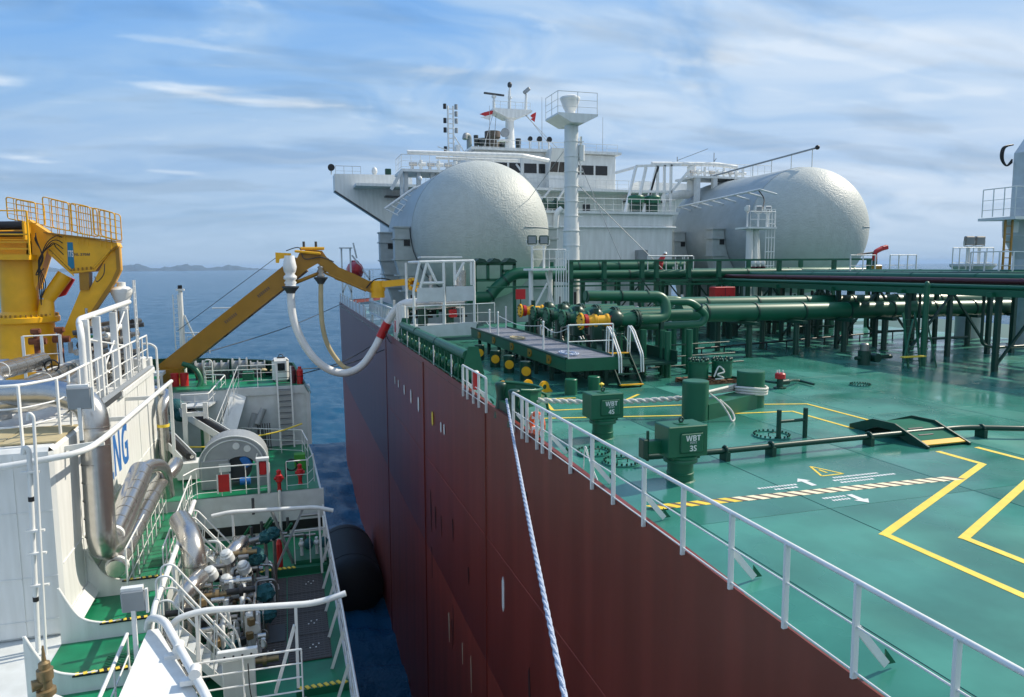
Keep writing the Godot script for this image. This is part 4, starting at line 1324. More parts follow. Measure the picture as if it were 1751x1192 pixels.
func build_deck_fittings() -> void:
	tank_vent("green box headed tank vent lettered WBT 3S", Vector3(8.36, 0, -14.3), "3S", true)
	tank_vent("green box headed tank vent lettered WBT 4S", Vector3(8.38, 0, -18.6), "4S", false)
	bolted_lid("round bolted deck cover beside the low H-shaped post", Vector3(12.95, 0, -17.2), 0.52)
	bolted_lid("nearest of the two round bolted covers by the railing, left of vent 3S", Vector3(7.72, 0, -16.0), 0.46)
	bolted_lid("farther of the two round bolted covers by the railing, left of vent 3S", Vector3(7.45, 0, -17.1), 0.44)
	bolted_lid("small round bolted cover alone out on the open deck", Vector3(21.7, 0, -23.4), 0.4)
	# the two big bollards on one base
	var t := thing("bollard_pair", "two stout green mooring bollards joined by a low box base", "bollard", Vector3(13.6, 0, -20.6))
	for s in [[Vector3(12.15, 0, -19.95), 0.41], [Vector3(15.05, 0, -21.2), 0.46]]:
		var b := B.new(t.position)
		b.lathe([Vector2(s[1], 0), Vector2(s[1], 1.2), Vector2(s[1] - 0.015, 1.235), Vector2(s[1] - 0.03, 1.24), Vector2(0, 1.245)], s[0], Vector3.UP, 32)
		part(t, "drum", b, M.green)
	var b := B.new(t.position)
	b.beam(Vector3(12.3, 0.25, -20.0), Vector3(15.2, 0.25, -21.25), 0.78, 0.5)
	part(t, "base", b, M.green)
	t = thing("small_bollard", "left of two small green bollards in front of the platform", "bollard", Vector3(10.13, 0, -25.4), "small bollards by the platform")
	b = B.new(t.position)
	b.lathe([Vector2(0.24, 0), Vector2(0.24, 0.58), Vector2(0.22, 0.6), Vector2(0, 0.6)], t.position, Vector3.UP, 20)
	part(t, "drum", b, M.green)
	copy(t, Vector3(11.2, 0, -25.7), "right of two small green bollards in front of the platform")
	# yellow faced stub posts in a row
	var zs := [-29.32, -31.57, -33.66, -36.4]
	var lab := ["nearest green stub post with a yellow disc, under the platform edge", "second nearest green stub post with a yellow disc, under the platform edge", "third green stub post with a yellow disc, counted from the near end", "farthest green stub post with a yellow disc, under the platform edge"]
	var first: Node3D = null
	for i in 4:
		var p := Vector3(9.62 - 0.06 * i, 0, zs[i])
		if first == null:
			t = thing("stub_post", lab[i], "stub post", p, "stub posts with yellow discs")
			b = B.new(p)
			b.lathe([Vector2(0.25, 0), Vector2(0.25, 0.8), Vector2(0.23, 0.82), Vector2(0, 0.82)], p, Vector3.UP, 20)
			part(t, "drum", b, M.darkgreen)
			b = B.new(p)
			b.cyl(p + Vector3(-0.05, 0.42, 0.2), p + Vector3(-0.07, 0.42, 0.3), 0.2, -1, 20)
			part(t, "yellow_disc", b, M.yellow)
			first = t
		else: copy(first, p, lab[i])
	t = thing("pad_eye", "pair of yellow lifting lugs standing on the deck before the platform", "lug", Vector3(9.05, 0, -26.4))
	for s in [Vector3(8.85, 0, -26.7), Vector3(9.3, 0, -26.1)]:
		b = B.new(t.position)
		var po := []
		for i in 13: po.append(Vector2(0.26 * cos(PI * i / 12.0), 0.2 + 0.26 * sin(PI * i / 12.0)))
		po.append(Vector2(-0.45, 0)); po.append(Vector2(0.45, 0))
		b.prism(po, s, Vector3(0.9, 0, -0.43).normalized(), Vector3.UP, 0.07)
		part(t, "lug_plate", b, M.yellow)
		b = B.new(t.position)
		b.cyl(s + Vector3(0.02, 0.24, 0.045), s + Vector3(-0.02, 0.24, -0.045), 0.09, -1, 12)
		part(t, "eye", b, M.darkgreen)
	t = thing("rail_lamp", "two yellow bosses on a post behind the short railing by the chock", "boss", Vector3(6.9, 0, -23.3))
	b = B.new(t.position)
	b.cyl(t.position, t.position + Vector3(0, 1.0, 0), 0.05, -1, 8)
	part(t, "post", b, M.green)
	for y in [0.35, 0.9]:
		b = B.new(t.position)
		b.cyl(t.position + Vector3(-0.08, y, 0.05), t.position + Vector3(-0.1, y, 0.12), 0.13, -1, 14)
		part(t, "yellow_disc", b, M.yellow)
	# low pipe on saddles across the deck, and the step-over ramp
	t = thing("deck_pipe", "low dark green pipe on small saddles running across the open deck", "pipe", Vector3(13, 0, -15.6))
	b = B.new(t.position)
	b.tube(bend([Vector3(8.1, 0.25, -15.5), Vector3(10.0, 0.25, -15.4), Vector3(16.6, 0.25, -15.5), Vector3(17.9, 0.28, -15.4), Vector3(19.4, 0.28, -14.7), Vector3(26, 0.28, -13.4)], 0.4), 0.075, 10)
	part(t, "pipe", b, M.darkgreen)
	for s in [[10.25, -15.4], [11.6, -15.42], [14.7, -15.47], [18.3, -15.2], [20.8, -14.4], [23.4, -13.9]]:
		b = B.new(t.position)
		b.box(Vector3(s[0], 0.12, s[1]), Vector3(0.12, 0.24, 0.3))
		b.tube(circle(Vector3(s[0], 0.26, s[1]), 0.1, Vector3.BACK, Vector3.UP, 10, 0.5), 0.035, 6)
		part(t, "saddle", b, M.darkgreen)
	t = thing("step_over_ramp", "dark green steel ramp over the deck pipe with a yellow lower edge", "ramp", Vector3(16.5, 0, -15.9))
	var prof := [Vector2(-14.75, 0.06), Vector2(-15.8, 0.36), Vector2(-16.5, 0.35), Vector2(-17.3, 0.06)]
	for x in [15.85, 17.25]:
		b = B.new(t.position)
		b.prism([Vector2(-14.62, 0.0), Vector2(-14.62, 0.08), Vector2(-15.75, 0.46), Vector2(-16.55, 0.44), Vector2(-17.42, 0.12), Vector2(-17.42, 0.0), Vector2(-16.9, 0.0), Vector2(-16.4, 0.24), Vector2(-15.9, 0.26), Vector2(-15.2, 0.0)], Vector3(x, 0, 0), Vector3.BACK, Vector3.UP, 0.05)
		part(t, "side_plate", b, M.darkgreen)
	for i in 3:
		b = B.new(t.position)
		var p: Vector2 = prof[i]
		var q: Vector2 = prof[i + 1]
		b.beam(Vector3(16.55, p.y, p.x), Vector3(16.55, q.y, q.x), 1.35, 0.03)
		part(t, "tread_plate", b, M.tread)
	b = B.new(t.position)
	b.beam(Vector3(16.55, 0.085, -14.74), Vector3(16.55, 0.145, -14.94), 1.34, 0.03)
	part(t, "yellow_edge", b, M.yellow)
	for z in [-15.25, -15.6]:
		b = B.new(t.position)
		var y := lerpf(0.06, 0.36, (-z - 14.75) / 1.05) + 0.018
		b.box(Vector3(16.4, y, z), Vector3(0.5, 0.02, 0.05), Basis(Vector3.RIGHT, 0.28))
		part(t, "grip_slot", b, M.black)
	t = thing("h_post", "low H-shaped green post behind the deck pipe", "post", Vector3(13.3, 0, -16.75))
	for x in [12.85, 13.72]:
		b = B.new(t.position)
		b.cyl(Vector3(x, 0, -16.77), Vector3(x, 0.85, -16.77), 0.065, -1, 12)
		part(t, "upright", b, M.darkgreen)
	b = B.new(t.position)
	b.cyl(Vector3(12.85, 0.52, -16.77), Vector3(13.72, 0.52, -16.77), 0.045, -1, 10)
	part(t, "crossbar", b, M.darkgreen)
	# drums on a pallet
	t = thing("pallet", "weathered wooden pallet under the two green drums", "pallet", Vector3(16.5, 0, -26.2))
	for i in 7:
		b = B.new(t.position)
		b.box(Vector3(15.5 + i * 0.34, 0.155, -26.2), Vector3(0.22, 0.03, 1.3))
		part(t, "board", b, M.wood)
	for z in [-25.65, -26.2, -26.75]:
		b = B.new(t.position)
		b.box(Vector3(16.5, 0.07, z), Vector3(2.3, 0.12, 0.11))
		part(t, "runner", b, M.wood)
	for s in [[Vector3(16.1, 0.17, -26.25), "left green drum on the wooden pallet, capped with shackles"], [Vector3(17.15, 0.17, -26.15), "right green drum on the wooden pallet, capped with shackles"]]:
		t = thing("drum", s[1], "drum", s[0], "green drums on the pallet")
		b = B.new(s[0])
		b.lathe([Vector2(0.38, 0), Vector2(0.42, 0.04), Vector2(0.41, 0.12), Vector2(0.41, 0.66), Vector2(0.45, 0.68), Vector2(0.45, 0.74), Vector2(0, 0.74)], s[0], Vector3.UP, 24)
		part(t, "body", b, M.green)
		b = B.new(s[0])
		for i in 16:
			var a := i * 2.4
			b.ball(s[0] + Vector3(cos(a) * 0.38, 0.79, sin(a) * 0.38), Vector3(0.07, 0.08, 0.07), 6)
		part(t, "shackles", b, M.darkgreen, "", true)
	t = thing("rope_heap", "small heap of white rope between the two green drums", "rope", Vector3(16.65, 0.2, -25.7))
	b = B.new(t.position)
	b.tube(curve([Vector3(16.5, 0.3, -25.7), Vector3(16.75, 0.7, -25.75), Vector3(16.9, 0.5, -25.6), Vector3(16.6, 0.4, -25.6), Vector3(16.85, 0.25, -25.55), Vector3(16.5, 0.22, -25.6)]), 0.035, 6)
	part(t, "strand", b, M.rope)
	t = thing("hydrant", "green hydrant valve with a red cap out on the deck", "hydrant", Vector3(18.3, 0, -23.9))
	b = B.new(t.position)
	b.lathe([Vector2(0.24, 0), Vector2(0.24, 0.06), Vector2(0.12, 0.08), Vector2(0.12, 0.38), Vector2(0.17, 0.4)], t.position, Vector3.UP, 16)
	b.cyl(t.position + Vector3(0, 0.24, 0), t.position + Vector3(0.4, 0.24, -0.05), 0.09, 0.12, 10)
	b.tube(bend([t.position + Vector3(0.3, 0.24, 0), t.position + Vector3(0.8, 0.24, -0.3), t.position + Vector3(1.6, 0.1, -0.9), t.position + Vector3(1.5, 0.1, 0.1)], 0.3), 0.05, 8)
	part(t, "valve_body", b, M.darkgreen)
	b = B.new(t.position)
	b.lathe([Vector2(0.2, 0.4), Vector2(0.2, 0.58), Vector2(0.16, 0.62), Vector2(0, 0.62)], t.position, Vector3.UP, 16)
	part(t, "red_cap", b, M.signal)
	b = B.new(t.position)
	for i in 5: b.cyl(t.position + Vector3(cos(i * 1.25) * 0.12, 0.6, sin(i * 1.25) * 0.12), t.position + Vector3(cos(i * 1.25) * 0.12, 0.72, sin(i * 1.25) * 0.12), 0.025, -1, 6)
	part(t, "studs", b, M.white, "", true)
	t = thing("deck_pipe", "thin dark green pipe running back from the red capped hydrant", "pipe", Vector3(18, 0, -25))
	b = B.new(t.position)
	b.tube([Vector3(18.2, 0.22, -24.0), Vector3(17.2, 0.22, -26.5), Vector3(16.9, 0.22, -31)], 0.05, 8)
	part(t, "pipe", b, M.darkgreen)
	t = thing("deck_valve", "grey capped valve standing near the step ladder under the pipes", "valve", Vector3(26.3, 0, -28.2))
	b = B.new(t.position)
	b.cyl(t.position, t.position + Vector3(0, 0.7, 0), 0.28, -1, 14)
	b.cyl(t.position + Vector3(-0.5, 0.35, 0), t.position + Vector3(1.6, 0.35, 0), 0.1, -1, 10)
	b.cyl(t.position + Vector3(0.5, 0.35, -0.35), t.position + Vector3(0.5, 0.35, 0.35), 0.22, -1, 12)
	part(t, "valve_body", b, M.darkgreen)
	b = B.new(t.position)
	b.lathe([Vector2(0.2, 0.7), Vector2(0.2, 1.0), Vector2(0.14, 1.06), Vector2(0, 1.06)], t.position, Vector3.UP, 14)
	part(t, "cap", b, M.steel)

func manifold_line(label: String, z: float, y: float, r: float, yellow: bool, x_end: float) -> Node3D:
	var t := thing("manifold_valve", label, "valve", Vector3(13, 0, z), "manifold valves behind the platform")
	var vm: Material = M.yellow if yellow else M.green
	var b := B.new(t.position)
	flange(b, Vector3(12.25, y, z), Vector3.RIGHT, r * 1.55, 0.09)
	var bf := part(t, "blank_flange", b, vm)
	b = B.new(t.position)
	for i in 10:
		var a := TAU * i / 10.0
		b.cyl(Vector3(12.15, y + cos(a) * r * 1.3, z + sin(a) * r * 1.3), Vector3(12.36, y + cos(a) * r * 1.3, z + sin(a) * r * 1.3), 0.035, -1, 6)
	part(bf, "bolts", b, M.darkgreen, "", true)
	b = B.new(t.position)
	b.cyl(Vector3(12.4, y, z), Vector3(12.55, y, z), r * 1.25, -1, 18)
	part(t, "band", b, M.signal if yellow else M.darkgreen)
	b = B.new(t.position)
	b.lathe([Vector2(r, 0), Vector2(r * 1.05, 0.25), Vector2(r * 1.3, 0.3), Vector2(r * 1.3, 0.42), Vector2(r, 0.46), Vector2(r, 0.85), Vector2(r * 1.25, 0.9), Vector2(r * 1.25, 1.0)], Vector3(12.55, y, z), Vector3.RIGHT, 20)
	part(t, "spool", b, vm)
	b = B.new(t.position)
	b.cyl(Vector3(13.0, y, z), Vector3(13.0, y + 0.55, z), 0.12, -1, 10)
	b.box(Vector3(13.0, y - 0.5, z), Vector3(0.5, 0.7, 0.35), Basis.IDENTITY, 0.05)
	b.ball(Vector3(13.9, y + 0.05, z), Vector3(0.42, 0.42, 0.36), 12)
	part(t, "valve_body", b, M.darkgreen)
	if yellow:
		b = B.new(t.position)
		b.box(Vector3(13.58, y, z), Vector3(0.12, 0.44, 0.44))
		part(t, "red_collar", b, M.signal)
	b = B.new(t.position)
	b.lathe([Vector2(r * 0.9, 0), Vector2(r * 1.5, 0.7), Vector2(r * 1.5, 0.8)], Vector3(14.0, y, z), Vector3.RIGHT, 20)
	part(t, "reducer", b, M.green)
	b = B.new(t.position)
	flange(b, Vector3(14.85, y, z), Vector3.RIGHT, r * 1.9, 0.08)
	flange(b, Vector3(14.97, y, z), Vector3.RIGHT, r * 1.9, 0.08)
	for i in 14:
		var a := TAU * i / 14.0
		b.cyl(Vector3(14.74, y + cos(a) * r * 1.68, z + sin(a) * r * 1.68), Vector3(15.08, y + cos(a) * r * 1.68, z + sin(a) * r * 1.68), 0.03, -1, 5)
	part(t, "flange_joint", b, M.darkgreen)
	if x_end > 15.0:
		b = B.new(t.position)
		b.cyl(Vector3(15.0, y, z), Vector3(x_end, y, z), r * 1.1, -1, 18)
		part(t, "pipe", b, M.green)
	b = B.new(t.position)
	b.tube(circle(Vector3(13.4, y - 0.55, z + 0.45), 0.2, Vector3.RIGHT, Vector3.UP, 14), 0.022, 6, false)
	b.cyl(Vector3(13.4, y - 0.55, z + 0.1), Vector3(13.4, y - 0.55, z + 0.45), 0.025, -1, 6)
	b.box(Vector3(13.4, y - 0.55, z + 0.45), Vector3(0.38, 0.025, 0.02))
	part(t, "handwheel", b, M.black)
	for x in [12.9, 14.5, 16.2]:
		b = B.new(t.position)
		b.box(Vector3(x, y * 0.5, z), Vector3(0.16, y, 0.2))
		part(t, "support", b, M.darkgreen)
	return t

func build_manifold() -> void:
	var p := Vector3(11.4, 0, -33.6)
	var t := thing("manifold_platform", "raised grating walkway with green girders and yellow lugs beside the manifold", "platform", p)
	for i in 9:
		var z := -26.35 - i * 1.68
		var b := B.new(p)
		b.box(Vector3(11.4, 1.2, z - 0.82), Vector3(2.06, 0.02, 1.62))
		for k in 16: b.box(Vector3(11.4, 1.222, z - 0.06 - k * 0.1), Vector3(2.06, 0.03, 0.035))
		part(t, "grating_panel", b, M.grating)
	for x in [10.32, 12.46]:
		var b := B.new(p)
		b.box(Vector3(x, 0.98, -33.9), Vector3(0.1, 0.5, 15.2))
		part(t, "girder", b, M.green)
		b = B.new(p)
		b.cyl(Vector3(x - 0.03, 1.25, -26.3), Vector3(x - 0.03, 1.25, -41.5), 0.06, -1, 8)
		part(t, "edge_bar", b, M.darkgreen)
	var eb := B.new(p)
	eb.box(Vector3(11.4, 0.98, -26.3), Vector3(2.24, 0.5, 0.08))
	part(t, "end_girder", eb, M.green)
	for i in 8:
		for x in [10.6, 12.2]:
			var b := B.new(p)
			b.box(Vector3(x, 0.37, -26.8 - i * 2.0), Vector3(0.16, 0.74, 0.16))
			part(t, "leg", b, M.darkgreen)
	for z in [-28.2, -30.7, -33.4, -36.6, -39.6]:
		var b := B.new(p)
		var po := [Vector2(0.2, -0.17), Vector2(0.2, 0.17)]
		for i in 9: po.append(Vector2(-0.12 + 0.17 * cos(PI * 0.5 + PI * i / 8.0), 0.17 * sin(PI * 0.5 + PI * i / 8.0)))
		b.prism(po, Vector3(10.25, 1.0, z), Vector3.FORWARD, Vector3.UP, 0.05)
		var lug := part(t, "yellow_lug", b, M.ochre)
		b = B.new(p)
		b.cyl(Vector3(10.21, 1.0, z - (-0.1)), Vector3(10.225, 1.0, z + 0.1), 0.06, -1, 10)
		part(lug, "lug_eye", b, M.darkgreen)
	railing("x", "", [Vector3(10.42, 1.24, -26.42), Vector3(12.32, 1.24, -26.42)], 1.3, M.white, {"parent": t, "step": 1.9, "levels": [1.0, 0.5], "top": 0.03, "mid": 0.022, "post": 0.06})
	for s in [Vector3(10.42, 1.24, -29.3), Vector3(10.42, 1.24, -36.3), Vector3(10.6, 1.24, -38.6), Vector3(12.2, 1.24, -40.8)]:
		var b := B.new(p)
		b.cyl(s, s + Vector3(0, 1.2, 0), 0.04, -1, 8)
		b.ball(s + Vector3(0, 1.22, 0), Vector3(0.06, 0.06, 0.06), 8)
		part(t, "chain_post", b, M.white)
	for s in [[Vector3(10.42, 2.3, -29.3), Vector3(10.42, 2.4, -26.5)], [Vector3(10.42, 2.3, -36.3), Vector3(10.42, 2.3, -29.3)], [Vector3(10.42, 1.8, -36.3), Vector3(10.42, 1.8, -38.6)]]:
		var b := B.new(p)
		var mid: Vector3 = (s[0] + s[1]) * 0.5 - Vector3(0, 0.22, 0)
		b.tube(curve([s[0], mid, s[1]], 8), 0.016, 5)
		part(t, "chain", b, M.offwhite)
	for s in [["coiled grey rope lying on the near end of the grating walkway", Vector3(10.9, 1.25, -27.6)], ["loose coil of beige rope lying halfway along the grating walkway", Vector3(10.9, 1.25, -34.5)]]:
		var c := thing("rope_coil", s[0], "rope", s[1])
		var pts := []
		for i in 70:
			var a := i * 0.55
			var r := 0.2 + 0.22 * absf(sin(i * 0.37))
			pts.append((s[1] as Vector3) + Vector3(cos(a) * r * 0.8, 0.025 + 0.05 * absf(sin(i * 0.9)), sin(a) * r * 1.7))
		var b := B.new(s[1])
		b.tube(pts, 0.025, 5)
		part(c, "strand", b, M.ropeblue if (s[1] as Vector3).z > -30 else M.beige)
	# the steps down from the platform
	t = thing("platform_steps", "short green steps with yellow edges and white handrails at the near end of the platform", "steps", Vector3(13.0, 0, -26.4))
	steps(t, Vector3(12.98, 1.2, -27.3), Vector3(12.98, 0.05, -26.1), Vector3.RIGHT, 0.95, 4, M.darkgreen, M.darkgreen)
	for s in [[1.235, -27.35], [0.12, -26.05]]:
		var b := B.new(t.position)
		b.box(Vector3(12.98, s[0], s[1]), Vector3(1.0, 0.05, 0.2), Basis.IDENTITY, 0.01)
		part(t, "yellow_tread", b, M.yellow)
	for x in [12.46, 12.56, 13.42, 13.52]:
		var b := B.new(t.position)
		b.tube(bend([Vector3(x, 1.2, -27.35), Vector3(x, 2.4, -27.3), Vector3(x, 2.2, -26.95), Vector3(x, 1.3, -26.15), Vector3(x, 0.6, -26.1)], 0.14), 0.03, 8)
		part(t, "handrail", b, M.white)
	# valves
	manifold_line("nearest manifold valve, yellow with a red collar", -29.6, 2.42, 0.24, true, 15.5)
	manifold_line("second manifold valve from the near end, dark green", -31.8, 2.4, 0.26, false, 19.0)
	manifold_line("third manifold valve from the near end, dark green", -34.0, 2.4, 0.26, false, 19.0)
	manifold_line("fourth manifold valve from the near end, dark green", -36.0, 2.4, 0.24, false, 18.0)
	manifold_line("farthest manifold valve, yellow with a red plate above it", -38.2, 2.4, 0.24, true, 18.0)
	t = thing("red_plate", "small red tag plate on a stem above the farthest yellow valve", "tag", Vector3(12.3, 2.6, -38.3))
	var b := B.new(t.position)
	b.cyl(t.position, t.position + Vector3(0, 0.5, 0), 0.03, -1, 6)
	part(t, "stem", b, M.darkgreen)
	b = B.new(t.position)
	b.box(t.position + Vector3(0, 0.7, 0), Vector3(0.55, 0.55, 0.05))
	part(t, "plate", b, M.signal)
	# drip tray full of small gear under the valves
	t = thing("drip_tray", "dark green drip tray crowded with small pipes and valves under the manifold", "tray", Vector3(14.2, 0, -34))
	b = B.new(t.position)
	b.box(Vector3(14.2, 0.7, -34), Vector3(3.0, 0.1, 13.4))
	b.box(Vector3(12.75, 0.95, -34), Vector3(0.06, 0.55, 13.4))
	b.box(Vector3(15.7, 0.95, -34), Vector3(0.06, 0.55, 13.4))
	part(t, "tray", b, M.darkgreen)
	for i in 46:
		b = B.new(t.position)
		var q := Vector3(rng.randf_range(12.8, 13.6), 0.75, rng.randf_range(-40.2, -27.6))
		var hh := rng.randf_range(0.5, 1.3)
		b.cyl(q, q + Vector3(0, hh, 0), rng.randf_range(0.03, 0.09), -1, 7)
		if i % 2: b.tube(bend([q + Vector3(0, hh, 0), q + Vector3(0.25, hh + 0.05, 0.1), q + Vector3(0.3, hh - 0.3, 0.5)], 0.1), 0.04, 6)
		else: b.tube(circle(q + Vector3(0, hh, 0), 0.14, Vector3.RIGHT, Vector3.BACK, 10), 0.018, 5, false)
		part(t, "small_valve", b, [M.darkgreen, M.green, M.black, M.steel, M.darkgreen, M.white][i % 6] if i % 12 else M.brass)
	# the looping pipe ends
	t = thing("crossover_pipe", "thick green pipe that loops back over itself in a tight U bend", "pipe", Vector3(14.5, 0, -29.8))
	b = B.new(t.position)
	b.tube(bend([Vector3(15.2, 2.42, -29.6), Vector3(16.55, 2.42, -29.7), Vector3(16.55, 3.42, -30.0), Vector3(12.7, 3.5, -30.2)], 0.5, 10), 0.24, 18)
	part(t, "pipe", b, M.green)
	for x in [12.75, 14.4, 15.7]:
		b = B.new(t.position)
		flange(b, Vector3(x, 3.47, -30.08), Vector3.RIGHT, 0.27, 0.05)
		part(t, "collar", b, M.darkgreen)
	b = B.new(t.position)
	b.prism([Vector2(0, 0), Vector2(0.3, -0.1), Vector2(0.05, -0.35)], Vector3(16.68, 3.1, -29.85), Vector3.RIGHT, Vector3.UP, 0.04)
	part(t, "gusset", b, M.green)
	for s in [["slimmer green pipe bending down just right of the U bend", Vector3(16.6, 3.15, -33.2), 18.9, 0.17], ["slimmer green pipe bending down onto the low pipe, farther right", Vector3(16.6, 3.14, -30.6), 18.3, 0.17]]:
		t = thing("crossover_pipe", s[0], "pipe", Vector3(18, 0, (s[1] as Vector3).z))
		b = B.new(t.position)
		var z: float = (s[1] as Vector3).z
		var e: float = s[2]
		if s[3] == 0.17 and z < -32: b.tube(bend([s[1], Vector3(e + 0.4, 3.08, z), Vector3(e + 0.9, 2.3, z), Vector3(e + 0.8, 1.9, z + 0.2)], 0.45, 8), 0.18, 14)
		else: b.tube(bend([s[1], Vector3(e, 3.1, z), Vector3(e + 0.85, 2.45, z), Vector3(e + 0.6, 2.02, z), Vector3(14.3, 2.02, z + 0.3)], 0.34, 8), 0.175, 14)
		part(t, "pipe", b, M.green)
		b = B.new(t.position)
		flange(b, Vector3(e + (0.75 if z < -32 else 0.42), 2.7 if z < -32 else 2.8, z), Vector3(0.7, -0.7, 0).normalized(), 0.25, 0.06)
		part(t, "collar", b, M.darkgreen)
	var pi := 0
	for s in [[15.05, -29.1, 2.0], [15.6, -27.9, 2.0], [15.75, -28.6, 2.0], [17.0, -28.5, 2.0], [16.6, -30.6, 1.9], [14.6, -30.6, 1.9], [18.0, -30.6, 1.9], [18.9, -33.2, 2.0], [16.4, -33.2, 2.2], [20.9, -34.4, 2.2]]:
		t = thing("pipe_post", "%s round dark green post under the manifold pipes, counting away from the platform steps" % nth(pi), "post", Vector3(s[0], 0, s[1]), "posts under the manifold pipes")
		b = B.new(t.position)
		pi += 1
		b.cyl(t.position, t.position + Vector3(0, s[2], 0), 0.14, -1, 14)
		b.cyl(t.position, t.position + Vector3(0, 0.03, 0), 0.22, -1, 14)
		part(t, "tube", b, M.green)
	t = thing("low_pipe", "rows of thin dark pipes at knee height between the posts", "pipe", Vector3(17, 0, -29))
	for s in [[0.3, -28.9], [0.62, -29.6], [1.1, -30.1]]:
		b = B.new(t.position)
		b.cyl(Vector3(15.2, s[0], s[1]), Vector3(20.5, s[0], s[1] - 0.6), 0.04, -1, 6)
		part(t, "pipe", b, M.darkgreen)
	# white shelter at the ship's side
	t = thing("hose_shelter", "white pipe-frame shelter with grey panels where the hose comes aboard", "shelter", Vector3(9.3, 0.6, -45))
	for s in [[Vector3(7.75, 5.1, -44), Vector3(7.35, 3.4, -44)], [Vector3(7.35, 3.4, -44), Vector3(7.35, 0.7, -44)], [Vector3(8.2, 5.1, -44), Vector3(7.75, 3.5, -44)], [Vector3(8.2, 5.1, -44), Vector3(8.75, 3.9, -44)], [Vector3(9.22, 5.15, -44), Vector3(9.22, 0.7, -44)], [Vector3(11.12, 5.15, -44), Vector3(11.12, 0.7, -44)], [Vector3(7.4, 5.1, -47), Vector3(7.4, 0.7, -47)], [Vector3(11.12, 5.1, -47), Vector3(11.12, 0.7, -47)], [Vector3(7.75, 5.12, -44), Vector3(11.12, 5.18, -44)], [Vector3(7.6, 5.12, -47), Vector3(11.12, 5.18, -47)], [Vector3(7.75, 5.12, -44), Vector3(7.6, 5.12, -47)], [Vector3(11.12, 5.16, -44), Vector3(11.12, 5.16, -47)], [Vector3(9.22, 5.16, -44), Vector3(9.22, 5.16, -47)], [Vector3(10.5, 5.1, -44), Vector3(9.9, 4.0, -44)], [Vector3(10.95, 5.1, -44), Vector3(10.95, 3.7, -44)], [Vector3(9.9, 5.1, -44), Vector3(9.9, 3.7, -44)], [Vector3(7.75, 3.86, -44), Vector3(9.2, 3.86, -44)]]:
		b = B.new(t.position)
		b.cyl(s[0], s[1], 0.085, -1, 8)
		part(t, "frame_tube", b, M.white)
	for s in [[Vector3(8.35, 3.15, -43.92), Vector3(1.62, 0.85, 0.05)], [Vector3(10.22, 3.18, -43.92), Vector3(1.78, 0.9, 0.05)], [Vector3(9.3, 5.42, -45.5), Vector3(2.6, 0.1, 1.2)]]:
		b = B.new(t.position)
		b.box(s[0], s[1], Basis.IDENTITY, 0.01)
		part(t, "panel", b, M.offwhite)
	b = B.new(t.position)
	b.prism([Vector2(7.3, 0.55), Vector2(11.1, 0.62), Vector2(11.25, 1.42), Vector2(7.4, 1.25)], Vector3(0, 0, -43.9), Vector3.RIGHT, Vector3.UP, 0.08)
	b.box(Vector3(9.2, 1.1, -45.5), Vector3(3.9, 0.1, 3.2))
	part(t, "floor_edge", b, M.offwhite)
	railing("x", "", [Vector3(6.9, 1.2, -43.95), Vector3(12.4, 1.3, -43.95)], 1.25, M.white, {"parent": t, "step": 1.1, "levels": [1.0, 0.55, 0.1]})
	for s in [[6.75, -44.2], [6.75, -45.4], [6.75, -46.6]]:
		b = B.new(t.position)
		b.cyl(Vector3(s[0], 0.6, s[1]), Vector3(s[0], 2.5, s[1]), 0.13, -1, 10)
		part(t, "guide_post", b, M.white)
	b = B.new(t.position)
	b.box(Vector3(6.9, 0.9, -44.0), Vector3(0.8, 0.9, 0.9))
	part(t, "corner_box", b, M.offwhite)
	b = B.new(t.position)
	b.cyl(Vector3(10.55, 2.6, -45.3), Vector3(10.55, 4.6, -45.3), 0.36, -1, 16)
	b.cyl(Vector3(8.6, 2.2, -45.0), Vector3(8.6, 4.3, -45.0), 0.12, -1, 10)
	b.cyl(Vector3(7.6, 2.45, -44.6), Vector3(10.6, 2.5, -44.6), 0.24, -1, 14)
	part(t, "clad_pipe", b, M.clad)
	for s in [[8.0, 1.9], [9.7, 1.9]]:
		b = B.new(t.position)
		b.cyl(Vector3(s[0], 1.2, -44.8), Vector3(s[0], 2.3, -44.8), 0.3, -1, 12)
		part(t, "green_tank", b, M.darkgreen)
	b = B.new(t.position)
	b.box(Vector3(9.85, 1.95, -44.5), Vector3(0.5, 0.5, 0.3), Basis.IDENTITY, 0.05)
	part(t, "red_box", b, M.signal)
	# green elbow pipe behind the shelter
	t = thing("elbow_pipe", "wide dark green elbow pipe rising beside the white shelter", "pipe", Vector3(13, 0, -48))
	b = B.new(t.position)
	b.tube(bend([Vector3(11.4, 2.75, -47.5), Vector3(13.2, 2.75, -48), Vector3(13.6, 3.3, -48), Vector3(14.9, 4.35, -48), Vector3(19, 4.4, -48)], 0.6, 8), 0.4, 18)
	part(t, "pipe", b, M.green)
	for s in [[Vector3(13.25, 2.85, -48), Vector3(0.8, 0.5, 0)], [Vector3(14.3, 3.87, -48), Vector3(0.75, 0.6, 0)]]:
		b = B.new(t.position)
		flange(b, s[0], (s[1] as Vector3).normalized(), 0.47, 0.08)
		part(t, "collar", b, M.darkgreen)
	t = thing("lidded_rack", "dark green box frame with peaked lids left of the elbow pipe", "frame", Vector3(13.5, 0, -48.5))
